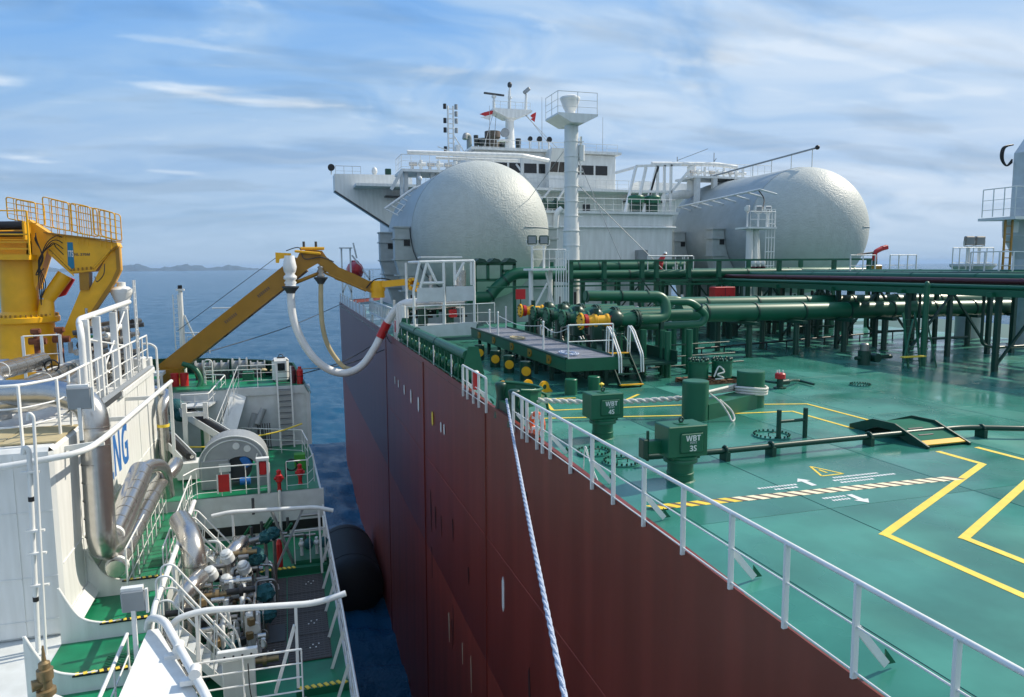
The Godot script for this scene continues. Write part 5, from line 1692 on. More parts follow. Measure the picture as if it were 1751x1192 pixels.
	for s in [[Vector3(12.2, 5.0, -48.4), Vector3(15.2, 5.0, -48.4)], [Vector3(12.2, 3.9, -48.4), Vector3(15.2, 3.9, -48.4)], [Vector3(12.3, 0, -48.4), Vector3(12.3, 5.0, -48.4)], [Vector3(15.1, 0, -48.4), Vector3(15.1, 5.0, -48.4)], [Vector3(13.2, 3.9, -48.4), Vector3(13.2, 5.0, -48.4)], [Vector3(14.2, 4.5, -48.4), Vector3(15.2, 4.5, -48.4)], [Vector3(14.2, 3.9, -48.4), Vector3(14.2, 5.0, -48.4)]]:
		b = B.new(t.position)
		b.beam(s[0], s[1], 0.2, 0.2)
		part(t, "frame_bar", b, M.green)
	for x in [12.6, 13.6, 14.7]:
		b = B.new(t.position)
		b.prism([Vector2(-0.45, 5.1), Vector2(0.45, 5.1), Vector2(0.25, 5.3), Vector2(-0.1, 5.38)], Vector3(x, 0, -48.4), Vector3.RIGHT, Vector3.UP, 1.2)
		part(t, "lid", b, M.darkgreen)

func pipe_run(label: String, a: Vector3, c: Vector3, r: float, m: Material, collars: int, group := "", cm: Material = null) -> Node3D:
	var t := thing("pipe_run", label, "pipe", (a + c) * 0.5, group)
	var b := B.new(t.position)
	b.cyl(a, c, r, -1, 20)
	part(t, "pipe", b, m)
	for i in collars:
		b = B.new(t.position)
		flange(b, a.lerp(c, (i + 0.5) / collars), (c - a).normalized(), r * 1.09, 0.1)
		part(t, "collar", b, cm if cm else M.darkgreen)
	return t

func build_pipe_racks() -> void:
	# thick transverse cargo pipes
	pipe_run("nearest thick green pipe running across the deck above head height", Vector3(19.2, 2.36, -33.2), Vector3(46, 2.1, -33.2), 0.47, M.green, 9, "thick pipes across the deck")
	pipe_run("second thick green pipe, just behind the nearest one", Vector3(20.2, 2.66, -35.0), Vector3(46, 2.45, -35.0), 0.45, M.green, 8, "thick pipes across the deck")
	pipe_run("third thick green pipe, lower and farther behind", Vector3(24, 1.9, -37.4), Vector3(46, 1.9, -37.4), 0.42, M.darkgreen, 7, "thick pipes across the deck")
	var n := -1
	for x in [22.9, 25.8, 28.9, 31.6, 34.4, 37.6, 41.0]:
		n += 1
		var t := thing("pipe_trestle", "%s two-legged green trestle from the left under the thick pipes" % nth(n), "trestle", Vector3(x, 0, -33.9), "trestles under the thick pipes")
		var b := B.new(t.position)
		for z in [-32.5, -35.4]:
			b = B.new(t.position)
			b.cyl(Vector3(x, 0, z), Vector3(x, 1.75, z), 0.15, -1, 12)
			part(t, "leg", b, M.darkgreen)
			b = B.new(t.position)
			b.cyl(Vector3(x, 0, z), Vector3(x, 0.04, z), 0.26, -1, 12)
			part(t, "foot_plate", b, M.green)
		b = B.new(t.position)
		b.box(Vector3(x, 1.8, -34), Vector3(0.3, 0.16, 4.4))
		part(t, "beam", b, M.darkgreen)
	var t := thing("low_pipe", "thin black hydraulic pipe on stubs low across the deck under the thick pipes", "pipe", Vector3(28, 0, -35.8))
	var b := B.new(t.position)
	b.tube([Vector3(20.5, 0.42, -33.8), Vector3(40, 0.5, -38)], 0.05, 6)
	for i in 12: b.cyl(Vector3(21 + i * 1.6, 0.0, -33.95 - i * 0.34), Vector3(21 + i * 1.6, 0.44, -33.95 - i * 0.34), 0.04, -1, 5)
	part(t, "pipe", b, M.black)
	# fore-and-aft rack along the centre line
	var rows := [[29.6, 3.75, 0.1, M.green], [30.3, 4.0, 0.13, M.maroon], [30.75, 4.0, 0.1, M.maroon], [31.4, 3.85, 0.16, M.darkgreen], [32.3, 4.1, 0.2, M.green], [33.3, 4.1, 0.2, M.green], [34.3, 4.2, 0.16, M.darkgreen], [35.6, 4.1, 0.28, M.green], [36.9, 4.25, 0.2, M.green]]
	for i in rows.size():
		var r: Array = rows[i]
		pipe_run(["thin green pipe at the near edge of the long pipe rack", "maroon pipe along the near side of the long rack", "second, slimmer maroon pipe along the long rack", "dark green pipe beside the maroon pair on the long rack", "green pipe fourth from the near edge of the long rack", "green pipe in the middle of the long rack", "slim dark green pipe towards the far side of the long rack", "thickest green pipe of the long rack", "green pipe at the far edge of the long rack"][i], Vector3(r[0], r[1], -14), Vector3(r[0], r[1], -84), r[2], r[3], 18, "pipes of the long rack", r[3])
	t = thing("cable_tray", "flat dark cable tray under the maroon pipes of the long rack", "tray", Vector3(30.4, 3.2, -49))
	b = B.new(t.position)
	b.box(Vector3(30.4, 3.58, -49), Vector3(1.5, 0.12, 70))
	part(t, "tray", b, M.darkgreen)
	b = B.new(t.position)
	b.box(Vector3(29.55, 3.5, -49), Vector3(0.1, 0.3, 70))
	part(t, "edge_beam", b, M.green)
	for i in 12:
		var z := -19.5 - i * 4.9
		t = thing("rack_trestle", "%s dark green trestle of the long pipe rack, counted from the near end" % nth(i), "trestle", Vector3(33, 0, z), "trestles of the long rack")
		for x in [29.9, 32.6, 35.3, 37.0]:
			b = B.new(t.position)
			b.box(Vector3(x, 1.7, z), Vector3(0.2, 3.4, 0.2))
			part(t, "leg", b, M.darkgreen)
		b = B.new(t.position)
		b.box(Vector3(33.3, 3.43, z), Vector3(8.0, 0.22, 0.26))
		part(t, "beam", b, M.green)
		for s in [[29.9, 32.6], [35.3, 32.8]]:
			b = B.new(t.position)
			b.beam(Vector3(s[0], 0.3, z + 0.05), Vector3(s[1], 3.2, z + 0.05), 0.1, 0.1)
			part(t, "brace", b, M.darkgreen)
	for i in 10:
		t = thing("pipe_bend", "%s small green pipe hooking down under the long rack, from the near end" % nth(i), "pipe", Vector3(31, 0, -22 - i * 4.3), "pipe hooks under the long rack")
		b = B.new(t.position)
		var z := -22 - i * 4.3
		var x := 30.6 + 0.7 * (i % 4)
		b.tube(bend([Vector3(x, 3.3, z), Vector3(x, 1.0, z), Vector3(x + 0.8, 0.8, z), Vector3(x + 3.4, 0.8, z)], 0.3), 0.07, 7)
		part(t, "pipe", b, M.darkgreen)
	# portal rack across the deck in front of the tanks
	for s in [[4.75, -47.2, 0.34, "upper green pipe on the portal frames before the tanks", 18.6, 27.6], [4.22, -46.2, 0.3, "lower green pipe on the portal frames before the tanks", 15.6, 44.0], [4.3, -48.6, 0.26, "farthest green pipe on the portal frames before the tanks", 18.5, 44.0]]:
		pipe_run(s[3], Vector3(s[4], s[0], s[1]), Vector3(s[5], s[0], s[1]), s[2], M.green, 6, "pipes on the portal frames")
	n = -1
	for x in [18.0, 20.4, 23.2, 24.3, 26.8, 29.2, 34.2, 39.0, 42.2]:
		n += 1
		t = thing("pipe_portal", "%s dark green portal from the left carrying pipes before the tanks" % nth(n), "frame", Vector3(x, 0, -46.5), "portal frames before the tanks")
		for z in [-45.2, -48.9]:
			b = B.new(t.position)
			b.box(Vector3(x, 2.55, z), Vector3(0.26, 5.1, 0.26))
			part(t, "leg", b, M.green)
		b = B.new(t.position)
		b.box(Vector3(x, 3.85, -47), Vector3(0.24, 0.22, 4.2))
		part(t, "crossbeam", b, M.darkgreen)
	for s in [[5.14, 17.7, 42.4, 0.14], [3.78, 17.7, 42.4, 0.12], [3.5, 12.2, 42.4, 0.1]]:
		t = thing("portal_rail", ["top", "middle", "lowest"][[5.14, 3.78, 3.5].find(s[0])] + " long green beam joining the portal frames before the tanks", "beam", Vector3(30, s[0], -45.0))
		b = B.new(t.position)
		b.box(Vector3((s[1] + s[2]) * 0.5, s[0], -45.02), Vector3(s[2] - s[1], s[3], 0.16))
		part(t, "bar", b, M.green)
	# the crowded low gear behind the valves
	for k in 8:
		t = thing("valve_cluster", "%s crowd of small dark valves from the left, under the portals" % nth(k), "valve group", Vector3(17.5 + k * 3.2, 0, -43) if k < 7 else Vector3(9.2, 0, -50), "valve groups under the portal frames")
		for i in 22:
			b = B.new(t.position)
			var q := t.position + Vector3(rng.randf_range(-1.6, 1.6), rng.randf_range(1.0, 2.2), rng.randf_range(-1.5, 1.5))
			var hh := rng.randf_range(0.4, 1.3)
			match i % 4:
				0: b.cyl(q, q + Vector3(0, hh, 0), 0.09, -1, 7)
				1: b.cyl(q, q + Vector3(hh * 1.6, 0, 0), 0.08, -1, 7)
				2: b.box(q, Vector3(0.3, 0.4, 0.3) * hh, Basis.IDENTITY, 0.04)
				3: b.tube(circle(q, 0.22, Vector3.RIGHT, Vector3(0, 0.8, 0.6), 10), 0.03, 5, false)
			part(t, "fitting", b, [M.darkgreen, M.green, M.black, M.darkgreen, M.steel, M.black, M.maroon, M.darkgreen, M.offwhite, M.black, M.darkgreen][i % 11])
		b = B.new(t.position)
		for x in [-1.2, 0.0, 1.2]: b.box(t.position + Vector3(x, 1.0, 0), Vector3(0.2, 2.0, 0.2))
		b.box(t.position + Vector3(0, 2.0, 0), Vector3(3.2, 0.14, 2.4))
		part(t, "stand", b, M.darkgreen)
	t = thing("red_cabinet", "red equipment cabinet on a stand under the portal frames", "cabinet", Vector3(26.9, 0, -43.6))
	b = B.new(t.position)
	b.box(Vector3(26.9, 2.75, -41.2), Vector3(1.5, 1.3, 0.7), Basis.IDENTITY, 0.03)
	part(t, "body", b, M.signal)
	b = B.new(t.position)
	b.box(Vector3(26.9, 2.75, -40.83), Vector3(0.03, 1.2, 0.02))
	for x in [26.5, 27.1]: b.box(Vector3(x + 0.1, 2.8, -40.83), Vector3(0.06, 0.14, 0.03))
	part(t, "door_gap", b, M.maroon)
	b = B.new(t.position)
	for x in [26.3, 27.5]: b.box(Vector3(x, 1.05, -41.2), Vector3(0.16, 2.1, 0.5))
	part(t, "stand", b, M.darkgreen)
	for i in 3:
		t = thing("gauge_head", ["left", "middle", "right"][i] + " one of three pink-white round gauge heads above the pipes", "gauge", Vector3(33.3 + i * 0.42, 4.5, -47), "row of three gauge heads")
		b = B.new(t.position)
		b.ball(t.position + Vector3(0, 0.42, 0), Vector3(0.17, 0.3, 0.17), 10)
		part(t, "head", b, M.white)
		b = B.new(t.position)
		b.cyl(t.position - Vector3(0, 0.4, 0), t.position + Vector3(0, 0.16, 0), 0.16, 0.2, 10)
		part(t, "base", b, M.maroon)
	t = thing("step_ladder", "green step ladder with a yellow bottom tread under the long rack", "ladder", Vector3(28.3, 0, -26.8))
	ladder(t, Vector3(28.15, 2.5, -27.5), Vector3(27.7, 0.0, -26.6), Vector3(1, 0, 0.0), 0.7, M.green, 0.3, 0.03)
	b = B.new(t.position)
	b.cyl(Vector3(28.5, 0, -26.9), Vector3(28.5, 3.8, -26.9), 0.13, -1, 12)
	b.ball(Vector3(28.5, 3.8, -26.9), Vector3(0.14, 0.2, 0.14), 10)
	part(t, "post", b, M.green)
	for s in [[Vector3(27.1, 0, -26.7), Vector3(28.1, 2.2, -27.2)], [Vector3(29.0, 0, -26.6), Vector3(28.6, 2.5, -27)]]:
		b = B.new(t.position)
		b.beam(s[0], s[1], 0.07, 0.07)
		part(t, "brace", b, M.green)
	b = B.new(t.position)
	b.box(Vector3(27.5, 0.55, -26.5), Vector3(1.3, 0.06, 0.25), Basis.IDENTITY, 0.01)
	part(t, "yellow_tread", b, M.lineyellow)

func build_towers() -> void:
	# the slim mast post left of centre
	var t := thing("mast_post", "tall slim white mast post with a railed top platform", "mast", Vector3(19.95, 0, -50))
	var b := B.new(t.position)
	b.lathe([Vector2(0.62, 0), Vector2(0.6, 7), Vector2(0.5, 8.5), Vector2(0.5, 15.2)], t.position, Vector3.UP, 24)
	part(t, "column", b, M.white)
	for i in 13:
		b = B.new(t.position)
		b.cyl(Vector3(19.95, 1.0 + i * 1.05, -50), Vector3(19.95, 1.06 + i * 1.05, -50), 0.64 if i < 7 else 0.54, -1, 24)
		b.box(Vector3(20.62, 1.03 + i * 1.05, -49.8), Vector3(0.3, 0.06, 0.3))
		part(t, "band", b, M.white)
	b = B.new(t.position)
	b.prism([Vector2(-0.5, 14.75), Vector2(0.5, 14.75), Vector2(1.5, 15.25), Vector2(1.5, 15.38), Vector2(-1.5, 15.38), Vector2(-1.5, 15.25)], Vector3(19.95, 0, -50), Vector3.RIGHT, Vector3.UP, 2.6)
	part(t, "platform", b, M.white)
	b = B.new(t.position)
	b.lathe([Vector2(0.34, 15.38), Vector2(0.36, 15.75), Vector2(0.5, 16.0), Vector2(0.72, 16.6), Vector2(0.7, 16.72), Vector2(0.4, 16.86), Vector2(0, 16.88)], Vector3(19.85, 0, -50), Vector3.UP, 10)
	part(t, "vent_head", b, M.white)
	railing("x", "", [Vector3(18.45, 15.38, -51.2), Vector3(18.45, 15.38, -48.75), Vector3(21.4, 15.38, -48.75)], 1.45, M.offwhite, {"parent": t, "step": 1.3, "levels": [1.0, 0.62, 0.3], "top": 0.022})
	b = B.new(t.position)
	b.cyl(Vector3(20.65, 12.3, -49.8), Vector3(20.65, 13.4, -49.8), 0.22, -1, 10)
	b.box(Vector3(20.6, 13.7, -49.8), Vector3(0.12, 0.6, 0.2))
	part(t, "floodlight", b, M.white)
	for s in [[Vector3(19.5, 13, -50.4), Vector3(18.4, 9, -58)], [Vector3(20.3, 12.6, -49.8), Vector3(22.8, 4.6, -47)], [Vector3(20.4, 10.6, -49.8), Vector3(25.4, 4.4, -46)]]:
		b = B.new(t.position)
		b.cyl(s[0], s[1], 0.025, -1, 4)
		part(t, "stay_wire", b, M.grey)
	# light tower with a white barred cage, left
	t = thing("light_tower", "white light tower with a barred cage and two green floodlights by the left tank", "tower", Vector3(15, 0, -42))
	for x in [14.25, 15.5]:
		b = B.new(t.position)
		b.cyl(Vector3(x, 0, -42.3), Vector3(x, 4.6, -42.3), 0.14, -1, 10)
		part(t, "leg", b, M.white)
	for s in [[Vector3(14.3, 2.2, -42), Vector3(15.2, 3.8, -42)], [Vector3(15.1, 4.5, -42), Vector3(15.8, 1.6, -42)]]:
		b = B.new(t.position)
		b.beam(s[0], s[1], 0.1, 0.1)
		part(t, "brace", b, M.white)
	b = B.new(t.position)
	b.box(Vector3(15.1, 4.62, -42.2), Vector3(2.2, 0.12, 1.6))
	part(t, "platform", b, M.white)
	railing("x", "", [Vector3(14.1, 4.66, -41.5), Vector3(16.2, 4.66, -41.5)], 1.15, M.white, {"parent": t, "step": 1.0, "levels": [1.0, 0.5]})
	for i in 6:
		b = B.new(t.position)
		b.box(Vector3(15.55 + i * 0.16, 4.1, -41.4), Vector3(0.05, 3.2, 0.05))
		part(t, "cage_bar", b, M.white)
	for y in [2.5, 5.7]:
		b = B.new(t.position)
		b.box(Vector3(15.95, y, -41.4), Vector3(0.95, 0.06, 0.06))
		part(t, "cage_hoop", b, M.white)
	floodlight("left one of two green floodlights on the white tower by the left tank", Vector3(14.2, 4.7, -41.9), Vector3(-0.3, -0.1, 1), 1.35, 0.9, M.darkgreen, M.white, "floodlights by the left tank")
	floodlight("right one of two green floodlights on the white tower by the left tank", Vector3(14.95, 4.7, -41.9), Vector3(-0.3, -0.1, 1), 1.35, 0.9, M.darkgreen, M.white, "floodlights by the left tank")
	# light tower with ladder cage before the right tank
	t = thing("light_tower", "taller white light tower with a ladder cage in front of the right tank", "tower", Vector3(35.7, 0, -50))
	for s in [[Vector3(35.0, 0, -50), Vector3(35.0, 7.6, -50), 0.26], [Vector3(36.2, 0, -50.4), Vector3(35.6, 7.6, -50.2), 0.22], [Vector3(36.9, 0, -50.8), Vector3(36.0, 7.6, -50.5), 0.16]]:
		b = B.new(t.position)
		b.cyl(s[0], s[1], s[2], -1, 12)
		part(t, "leg", b, M.white)
	b = B.new(t.position)
	b.box(Vector3(35.7, 7.65, -50.2), Vector3(2.6, 0.14, 1.8))
	part(t, "platform", b, M.white)
	for i in 4:
		b = B.new(t.position)
		b.box(Vector3(36.2 + i * 0.27, 6.1, -49.6), Vector3(0.05, 6.0, 0.05))
		part(t, "cage_bar", b, M.white)
	for i in 6:
		b = B.new(t.position)
		b.box(Vector3(36.6, 3.6 + i * 1.1, -49.6), Vector3(0.9, 0.07, 0.06))
		part(t, "cage_hoop", b, M.white)
	railing("x", "", [Vector3(34.6, 7.7, -49.4), Vector3(36.9, 7.7, -49.4)], 1.2, M.white, {"parent": t, "step": 0.75, "levels": [1.0, 0.5]})
	for s in [[34.75, "leftmost of three floodlights on the taller white tower, seen from the side"], [35.75, "middle one of three floodlights on the taller white tower"], [36.6, "rightmost of three floodlights on the taller white tower"]]:
		floodlight(s[1], Vector3(s[0], 7.72, -50.0), Vector3(-0.2 if s[0] > 35 else 1.0, -0.1, 1), 1.1, 0.85, M.white, M.white, "floodlights before the right tank")
	# monitor platform
	t = thing("monitor_platform", "white railed platform holding a red water cannon, right of the tank", "platform", Vector3(37.9, 0, -40))
	b = B.new(t.position)
	b.box(Vector3(37.9, 3.95, -40.4), Vector3(5.6, 0.14, 2.4))
	part(t, "deck_plate", b, M.green)
	for s in [[35.3, -41.4], [40.4, -41.4], [35.3, -39.4], [40.4, -39.4]]:
		b = B.new(t.position)
		b.box(Vector3(s[0], 1.95, s[1]), Vector3(0.2, 3.9, 0.2))
		part(t, "leg", b, M.darkgreen)
	railing("x", "", [Vector3(35.2, 4.02, -39.3), Vector3(37.2, 4.02, -39.3)], 1.35, M.white, {"parent": t, "step": 1.0, "post": 0.09, "levels": [1.0, 0.5]})
	railing("x", "", [Vector3(38.4, 4.02, -39.3), Vector3(40.6, 4.02, -39.3)], 1.35, M.white, {"parent": t, "step": 0.7, "post": 0.09, "levels": [1.0, 0.5]})
	t = thing("water_cannon", "red water cannon with a dark barrel on a post, on the railed platform", "water cannon", Vector3(38.0, 4.02, -40.2))
	b = B.new(t.position)
	b.cyl(t.position, t.position + Vector3(0, 1.1, 0), 0.16, -1, 10)
	part(t, "post", b, M.darkgreen)
	b = B.new(t.position)
	b.box(t.position + Vector3(0.1, 0.55, 0.1), Vector3(0.6, 0.3, 0.4), Basis.IDENTITY, 0.05)
	part(t, "yellow_wheel_box", b, M.ochre)
	b = B.new(t.position)
	b.tube(bend([t.position + Vector3(0, 1.0, 0), t.position + Vector3(-0.05, 1.55, 0), t.position + Vector3(0.4, 1.75, 0), t.position + Vector3(0.9, 1.9, 0)], 0.2), 0.16, 10)
	b.box(t.position + Vector3(0.75, 1.85, 0), Vector3(0.5, 0.3, 0.3), Basis(Vector3.BACK, 0.2), 0.05)
	part(t, "red_body", b, M.signal)
	b = B.new(t.position)
	b.cyl(t.position + Vector3(0, 1.55, 0), t.position + Vector3(-1.5, 1.4, 0), 0.07, 0.05, 8)
	part(t, "barrel", b, M.darkgrey)
	# flood platform right
	t = thing("light_platform", "white railed light platform with a stout pedestal near the right column", "platform", Vector3(41.5, 0, -36))
	b = B.new(t.position)
	b.lathe([Vector2(0.8, 0), Vector2(0.8, 4.2), Vector2(1.3, 4.6), Vector2(1.3, 4.75), Vector2(0, 4.75)], Vector3(42.3, 0, -36.5), Vector3.UP, 18)
	part(t, "pedestal", b, M.offwhite)
	railing("x", "", [Vector3(39.6, 3.9, -35.6), Vector3(42.9, 3.9, -35.6)], 1.85, M.white, {"parent": t, "step": 0.55, "post": 0.07, "levels": [1.0, 0.5, 0.02]})
	floodlight("left one of two floodlights on the railed platform near the right column", Vector3(41.55, 4.75, -36.2), Vector3(-0.3, -0.1, 1), 1.1, 0.95, M.steel, M.white, "floodlights near the right column")
	floodlight("right one of two floodlights on the railed platform near the right column", Vector3(42.4, 4.75, -36.2), Vector3(-0.3, -0.1, 1), 1.1, 0.95, M.steel, M.white, "floodlights near the right column")
	# crane column, cut by the right edge of the picture
	t = thing("hose_crane", "white hose crane column with a railed landing at the right edge", "crane", Vector3(41.2, 0, -31.5))
	b = B.new(t.position)
	b.lathe([Vector2(1.0, 0), Vector2(1.0, 3.9), Vector2(1.05, 5.0), Vector2(1.7, 6.3), Vector2(1.75, 7.2)], t.position, Vector3.UP, 28)
	part(t, "pedestal", b, M.offwhite)
	b = B.new(t.position)
	b.prism([Vector2(-1.75, 7.25), Vector2(2.6, 7.25), Vector2(2.6, 13), Vector2(-0.2, 13), Vector2(-1.75, 11.1)], Vector3(42.35, 0, -31.5), Vector3.RIGHT, Vector3.UP, 2.6)
	part(t, "crane_house", b, M.offwhite)
	b = B.new(t.position)
	b.box(Vector3(41.9, 9.85, -30.18), Vector3(0.5, 0.45, 0.04))
	part(t, "window", b, M.darkgrey)
	b = B.new(t.position)
	for k in 3: b.tube(curve([Vector3(40.6, 11.6, -32.9), Vector3(40.0 - k * 0.08, 11.4, -32.9), Vector3(39.9 - k * 0.08, 10.8, -32.9), Vector3(40.2, 10.4, -32.9), Vector3(40.6, 10.6 + k * 0.08, -32.9)]), 0.05, 6)
	part(t, "hydraulic_hose", b, M.black)
	b = B.new(t.position)
	b.prism([Vector2(-3.0, 7.1), Vector2(2, 7.2), Vector2(2, 7.35), Vector2(-3.0, 7.25)], Vector3(39.9, 0, -30.6), Vector3.RIGHT, Vector3.UP, 2.2)
	part(t, "landing", b, M.white)
	railing("x", "", [Vector3(36.95, 7.3, -31.5), Vector3(36.95, 7.3, -29.6), Vector3(41.5, 7.35, -29.6)], 1.5, M.white, {"parent": t, "step": 0.75, "post": 0.06, "levels": [1.0, 0.6, 0.25]})
	b = B.new(t.position)
	b.prism([Vector2(-4.3, 3.7), Vector2(2, 3.4), Vector2(2, 3.75), Vector2(-4.3, 3.82)], Vector3(39.9, 0, -30.4), Vector3.RIGHT, Vector3.UP, 2.4)
	part(t, "lower_landing", b, M.offwhite)
	railing("x", "", [Vector3(35.75, 3.8, -31.0), Vector3(35.75, 3.8, -29.3), Vector3(41.5, 3.75, -29.3)], 1.6, M.white, {"parent": t, "step": 0.9, "post": 0.09, "levels": [1.0, 0.55]})
	ladder(t, Vector3(37.35, 7.2, -30.2), Vector3(37.35, 3.8, -30.2), Vector3.RIGHT, 0.5, M.ochre, 0.4, 0.035)
	b = B.new(t.position)
	b.beam(Vector3(38.3, 3.9, -30), Vector3(39.6, 6.2, -30), 0.08, 0.08)
	part(t, "brace", b, M.black)
	b = B.new(t.position)
	b.box(Vector3(38.0, 6.75, -30.6), Vector3(0.5, 0.6, 0.5))
	part(t, "bracket", b, M.offwhite)

func bunker_outline(inset := 0.0) -> Array:
	# plan of the bunker vessel from the stern round the bow: x, z
	var s := [Vector2(1.65, 10), Vector2(1.6, -18), Vector2(1.4, -32), Vector2(1.15, -44), Vector2(0.95, -47.5), Vector2(0.3, -50.6), Vector2(-1.6, -53.0), Vector2(-4.6, -55.0), Vector2(-7.8, -56.2)]
	var out := []
	for p in s: out.append(p - Vector2(inset, -inset if p.y < -50 else 0.0))
	for i in range(s.size() - 1, -1, -1): out.append(Vector2(-17.2 - (s[i].x - inset), s[i].y + (inset if s[i].y < -50 else 0.0)))
	return out

func slab(poly: Array, y0: float, y1: float, at: Vector3) -> B:
	var b := B.new(at)
	b.prism(poly, Vector3(0, (y0 + y1) * 0.5, 0), Vector3.RIGHT, Vector3.BACK, y1 - y0)
	return b

func cut(poly: Array, rect: Rect2) -> Array:
	var r := PackedVector2Array([rect.position, Vector2(rect.end.x, rect.position.y), rect.end, Vector2(rect.position.x, rect.end.y)])
	var g := Geometry2D.intersect_polygons(PackedVector2Array(poly), r)
	return Array(g[0]) if g.size() else []

func build_bunker_hull() -> void:
	var at := Vector3(-8, LOW, -20)
	var t := thing("bunker_vessel_hull", "hull of the lower gas bunker vessel on the left, with stepped green decks", "ship hull", at)
	var o := bunker_outline()
	part(t, "hull_plating", slab(o, SEA_Y - 2.0, LOW - 0.01, at), M.offwhite)
	part(t, "midship_block", slab(cut(o, Rect2(-40, -60, 60, 22.8)), LOW - 0.01, MID - 0.01, at), M.offwhite, "grey white raised middle block")
	part(t, "bow_block", slab(cut(o, Rect2(-40, -60, 60, 12.9)), MID - 0.01, FORE - 0.01, at), M.offwhite, "grey white raised bow block")
	part(t, "side_trunk", slab([Vector2(-12.5, 8), Vector2(-4.5, 8), Vector2(-4.5, -37.2), Vector2(-12.5, -37.2)], LOW - 0.01, -6.72, at), M.offwhite)
	var bw := B.new(at)
	var ob := bunker_outline(0.12)
	for i in o.size() - 1:
		if o[i].y < -46.0 or o[i + 1].y < -46.0:
			var a: Vector2 = o[i]
			var c: Vector2 = o[i + 1]
			if a.y > -47 and c.y > -47: continue
			var a2: Vector2 = ob[i]
			var c2: Vector2 = ob[i + 1]
			var lo := FORE - 0.02
			var ha := FORE + (0.1 if a.y > -48 else 1.05)
			var hc := FORE + (0.1 if c.y > -48 else 1.05)
			bw.face(Vector3(a.x, lo, a.y), Vector3(c.x, lo, c.y), Vector3(c.x, hc, c.y), Vector3(a.x, ha, a.y), Vector3(0, 0, -1))
			bw.face(Vector3(a2.x, lo, a2.y), Vector3(c2.x, lo, c2.y), Vector3(c2.x, hc, c2.y), Vector3(a2.x, ha, a2.y), Vector3(0, 0, 1))
			bw.face(Vector3(a.x, ha, a.y), Vector3(c.x, hc, c.y), Vector3(c2.x, hc, c2.y), Vector3(a2.x, ha, a2.y), Vector3.UP)
	part(t, "bow_bulwark", bw, M.darkgreen, "dark green bulwark round the bow")
	for k in 9:
		var b := B.new(at)
		b.prism([Vector2(0, 0), Vector2(0.5, 0), Vector2(0, 0.9)], Vector3(-7.0 + k * 0.75, FORE, -55.6 + k * 0.42), Vector3.BACK, Vector3.UP, 0.06)
		part(t, "bulwark_stay", b, M.bgreen)
	var b := B.new(at)
	b.box(Vector3(-1.3, FORE - 0.2, -47.06), Vector3(4.8, 0.5, 0.1))
	b.box(Vector3(1.05, (FORE + MID) * 0.5, -47.3), Vector3(0.25, FORE - MID, 1.0))
	part(t, "bulkhead_lip", b, M.offwhite)
	b = B.new(at)
	b.face(Vector3(-3.4, FORE - 0.02, -47.1), Vector3(-2.6, FORE - 0.5, -47.0), Vector3(-3.6, MID, -44.2), Vector3(-4.6, MID, -44.4), Vector3(0, 1, 1))
	b.face(Vector3(-3.4, FORE - 0.02, -47.1), Vector3(-4.6, MID, -44.4), Vector3(-4.6, MID, -47.1), Vector3(-3.5, FORE - 0.02, -47.1), Vector3(-1, 0, 0))
	part(t, "slanted_plate", b, M.white)
	b = B.new(at)
	b.box(Vector3(-1.6, -6.98, -37.16), Vector3(6.0, 1.5, 0.1))
	part(t, "front_coaming", b, M.offwhite)
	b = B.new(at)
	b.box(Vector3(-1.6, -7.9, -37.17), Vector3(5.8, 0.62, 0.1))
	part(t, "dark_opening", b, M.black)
	# decks
	var lowd := B.new()
	lowd.face(Vector3(-4.5, LOW, 8), Vector3(1.62, LOW, 8), Vector3(1.3, LOW, -37.1), Vector3(-4.5, LOW, -37.1), Vector3.UP)
	var d := ground("lower_deck", lowd, M.bdeck)
	var side := B.new()
	side.face(Vector3(-7.1, -6.7, 8), Vector3(-4.5, -6.7, 8), Vector3(-4.5, -6.7, -37.1), Vector3(-7.1, -6.7, -37.1), Vector3.UP)
	ground("side_walkway", side, M.bdeck)
	var midd := slab(cut(bunker_outline(0.1), Rect2(-40, -47.0, 60, 9.85)), MID - 0.005, MID, Vector3.ZERO)
	ground("middle_deck", midd, M.bdeck)
	var fd := slab(cut(bunker_outline(0.14), Rect2(-40, -60, 60, 12.95)), FORE - 0.005, FORE, Vector3.ZERO)
	ground("bow_deck", fd, M.bdeck)
	# steel grating on the lower deck
	var g := thing("deck_grating", "dark brown grey steel grating floor on the lower deck inside the edge rail", "grating", Vector3(-0.4, LOW, -28))
	for i in 4:
		for j in 2:
			b = B.new(g.position)
			var c := Vector3(-1.2 + j * 1.48, LOW + 0.03, -25.3 - i * 1.8)
			b.box(c, Vector3(1.44, 0.03, 1.76))
			for k in 11: b.box(c + Vector3(0, 0.02, -0.82 + k * 0.164), Vector3(1.44, 0.02, 0.05))
			for k in 9: b.box(c + Vector3(-0.66 + k * 0.165, 0.02, 0), Vector3(0.03, 0.016, 1.76))
			part(g, "grating_panel", b, M.darkgrate)
	b = B.new(g.position)
	for i in 4:
		for j in 2:
			for k in [[-0.1, 0.1], [0.1, 0.1], [0.0, -0.1], [0.2, -0.12]]: b.cyl(Vector3(-1.1 + j * 1.5 + k[0], LOW + 0.06, -25.3 - i * 1.8 + k[1]), Vector3(-1.1 + j * 1.5 + k[0], LOW + 0.075, -25.3 - i * 1.8 + k[1]), 0.03, -1, 6)
	part(g, "clamps", b, M.white, "", true)
	b = B.new(g.position)
	b.box(Vector3(-1.0, LOW + 0.075, -26.6), Vector3(0.95, 0.02, 1.3))
	part(g, "blue_grey_plate", b, M.darkgrey)

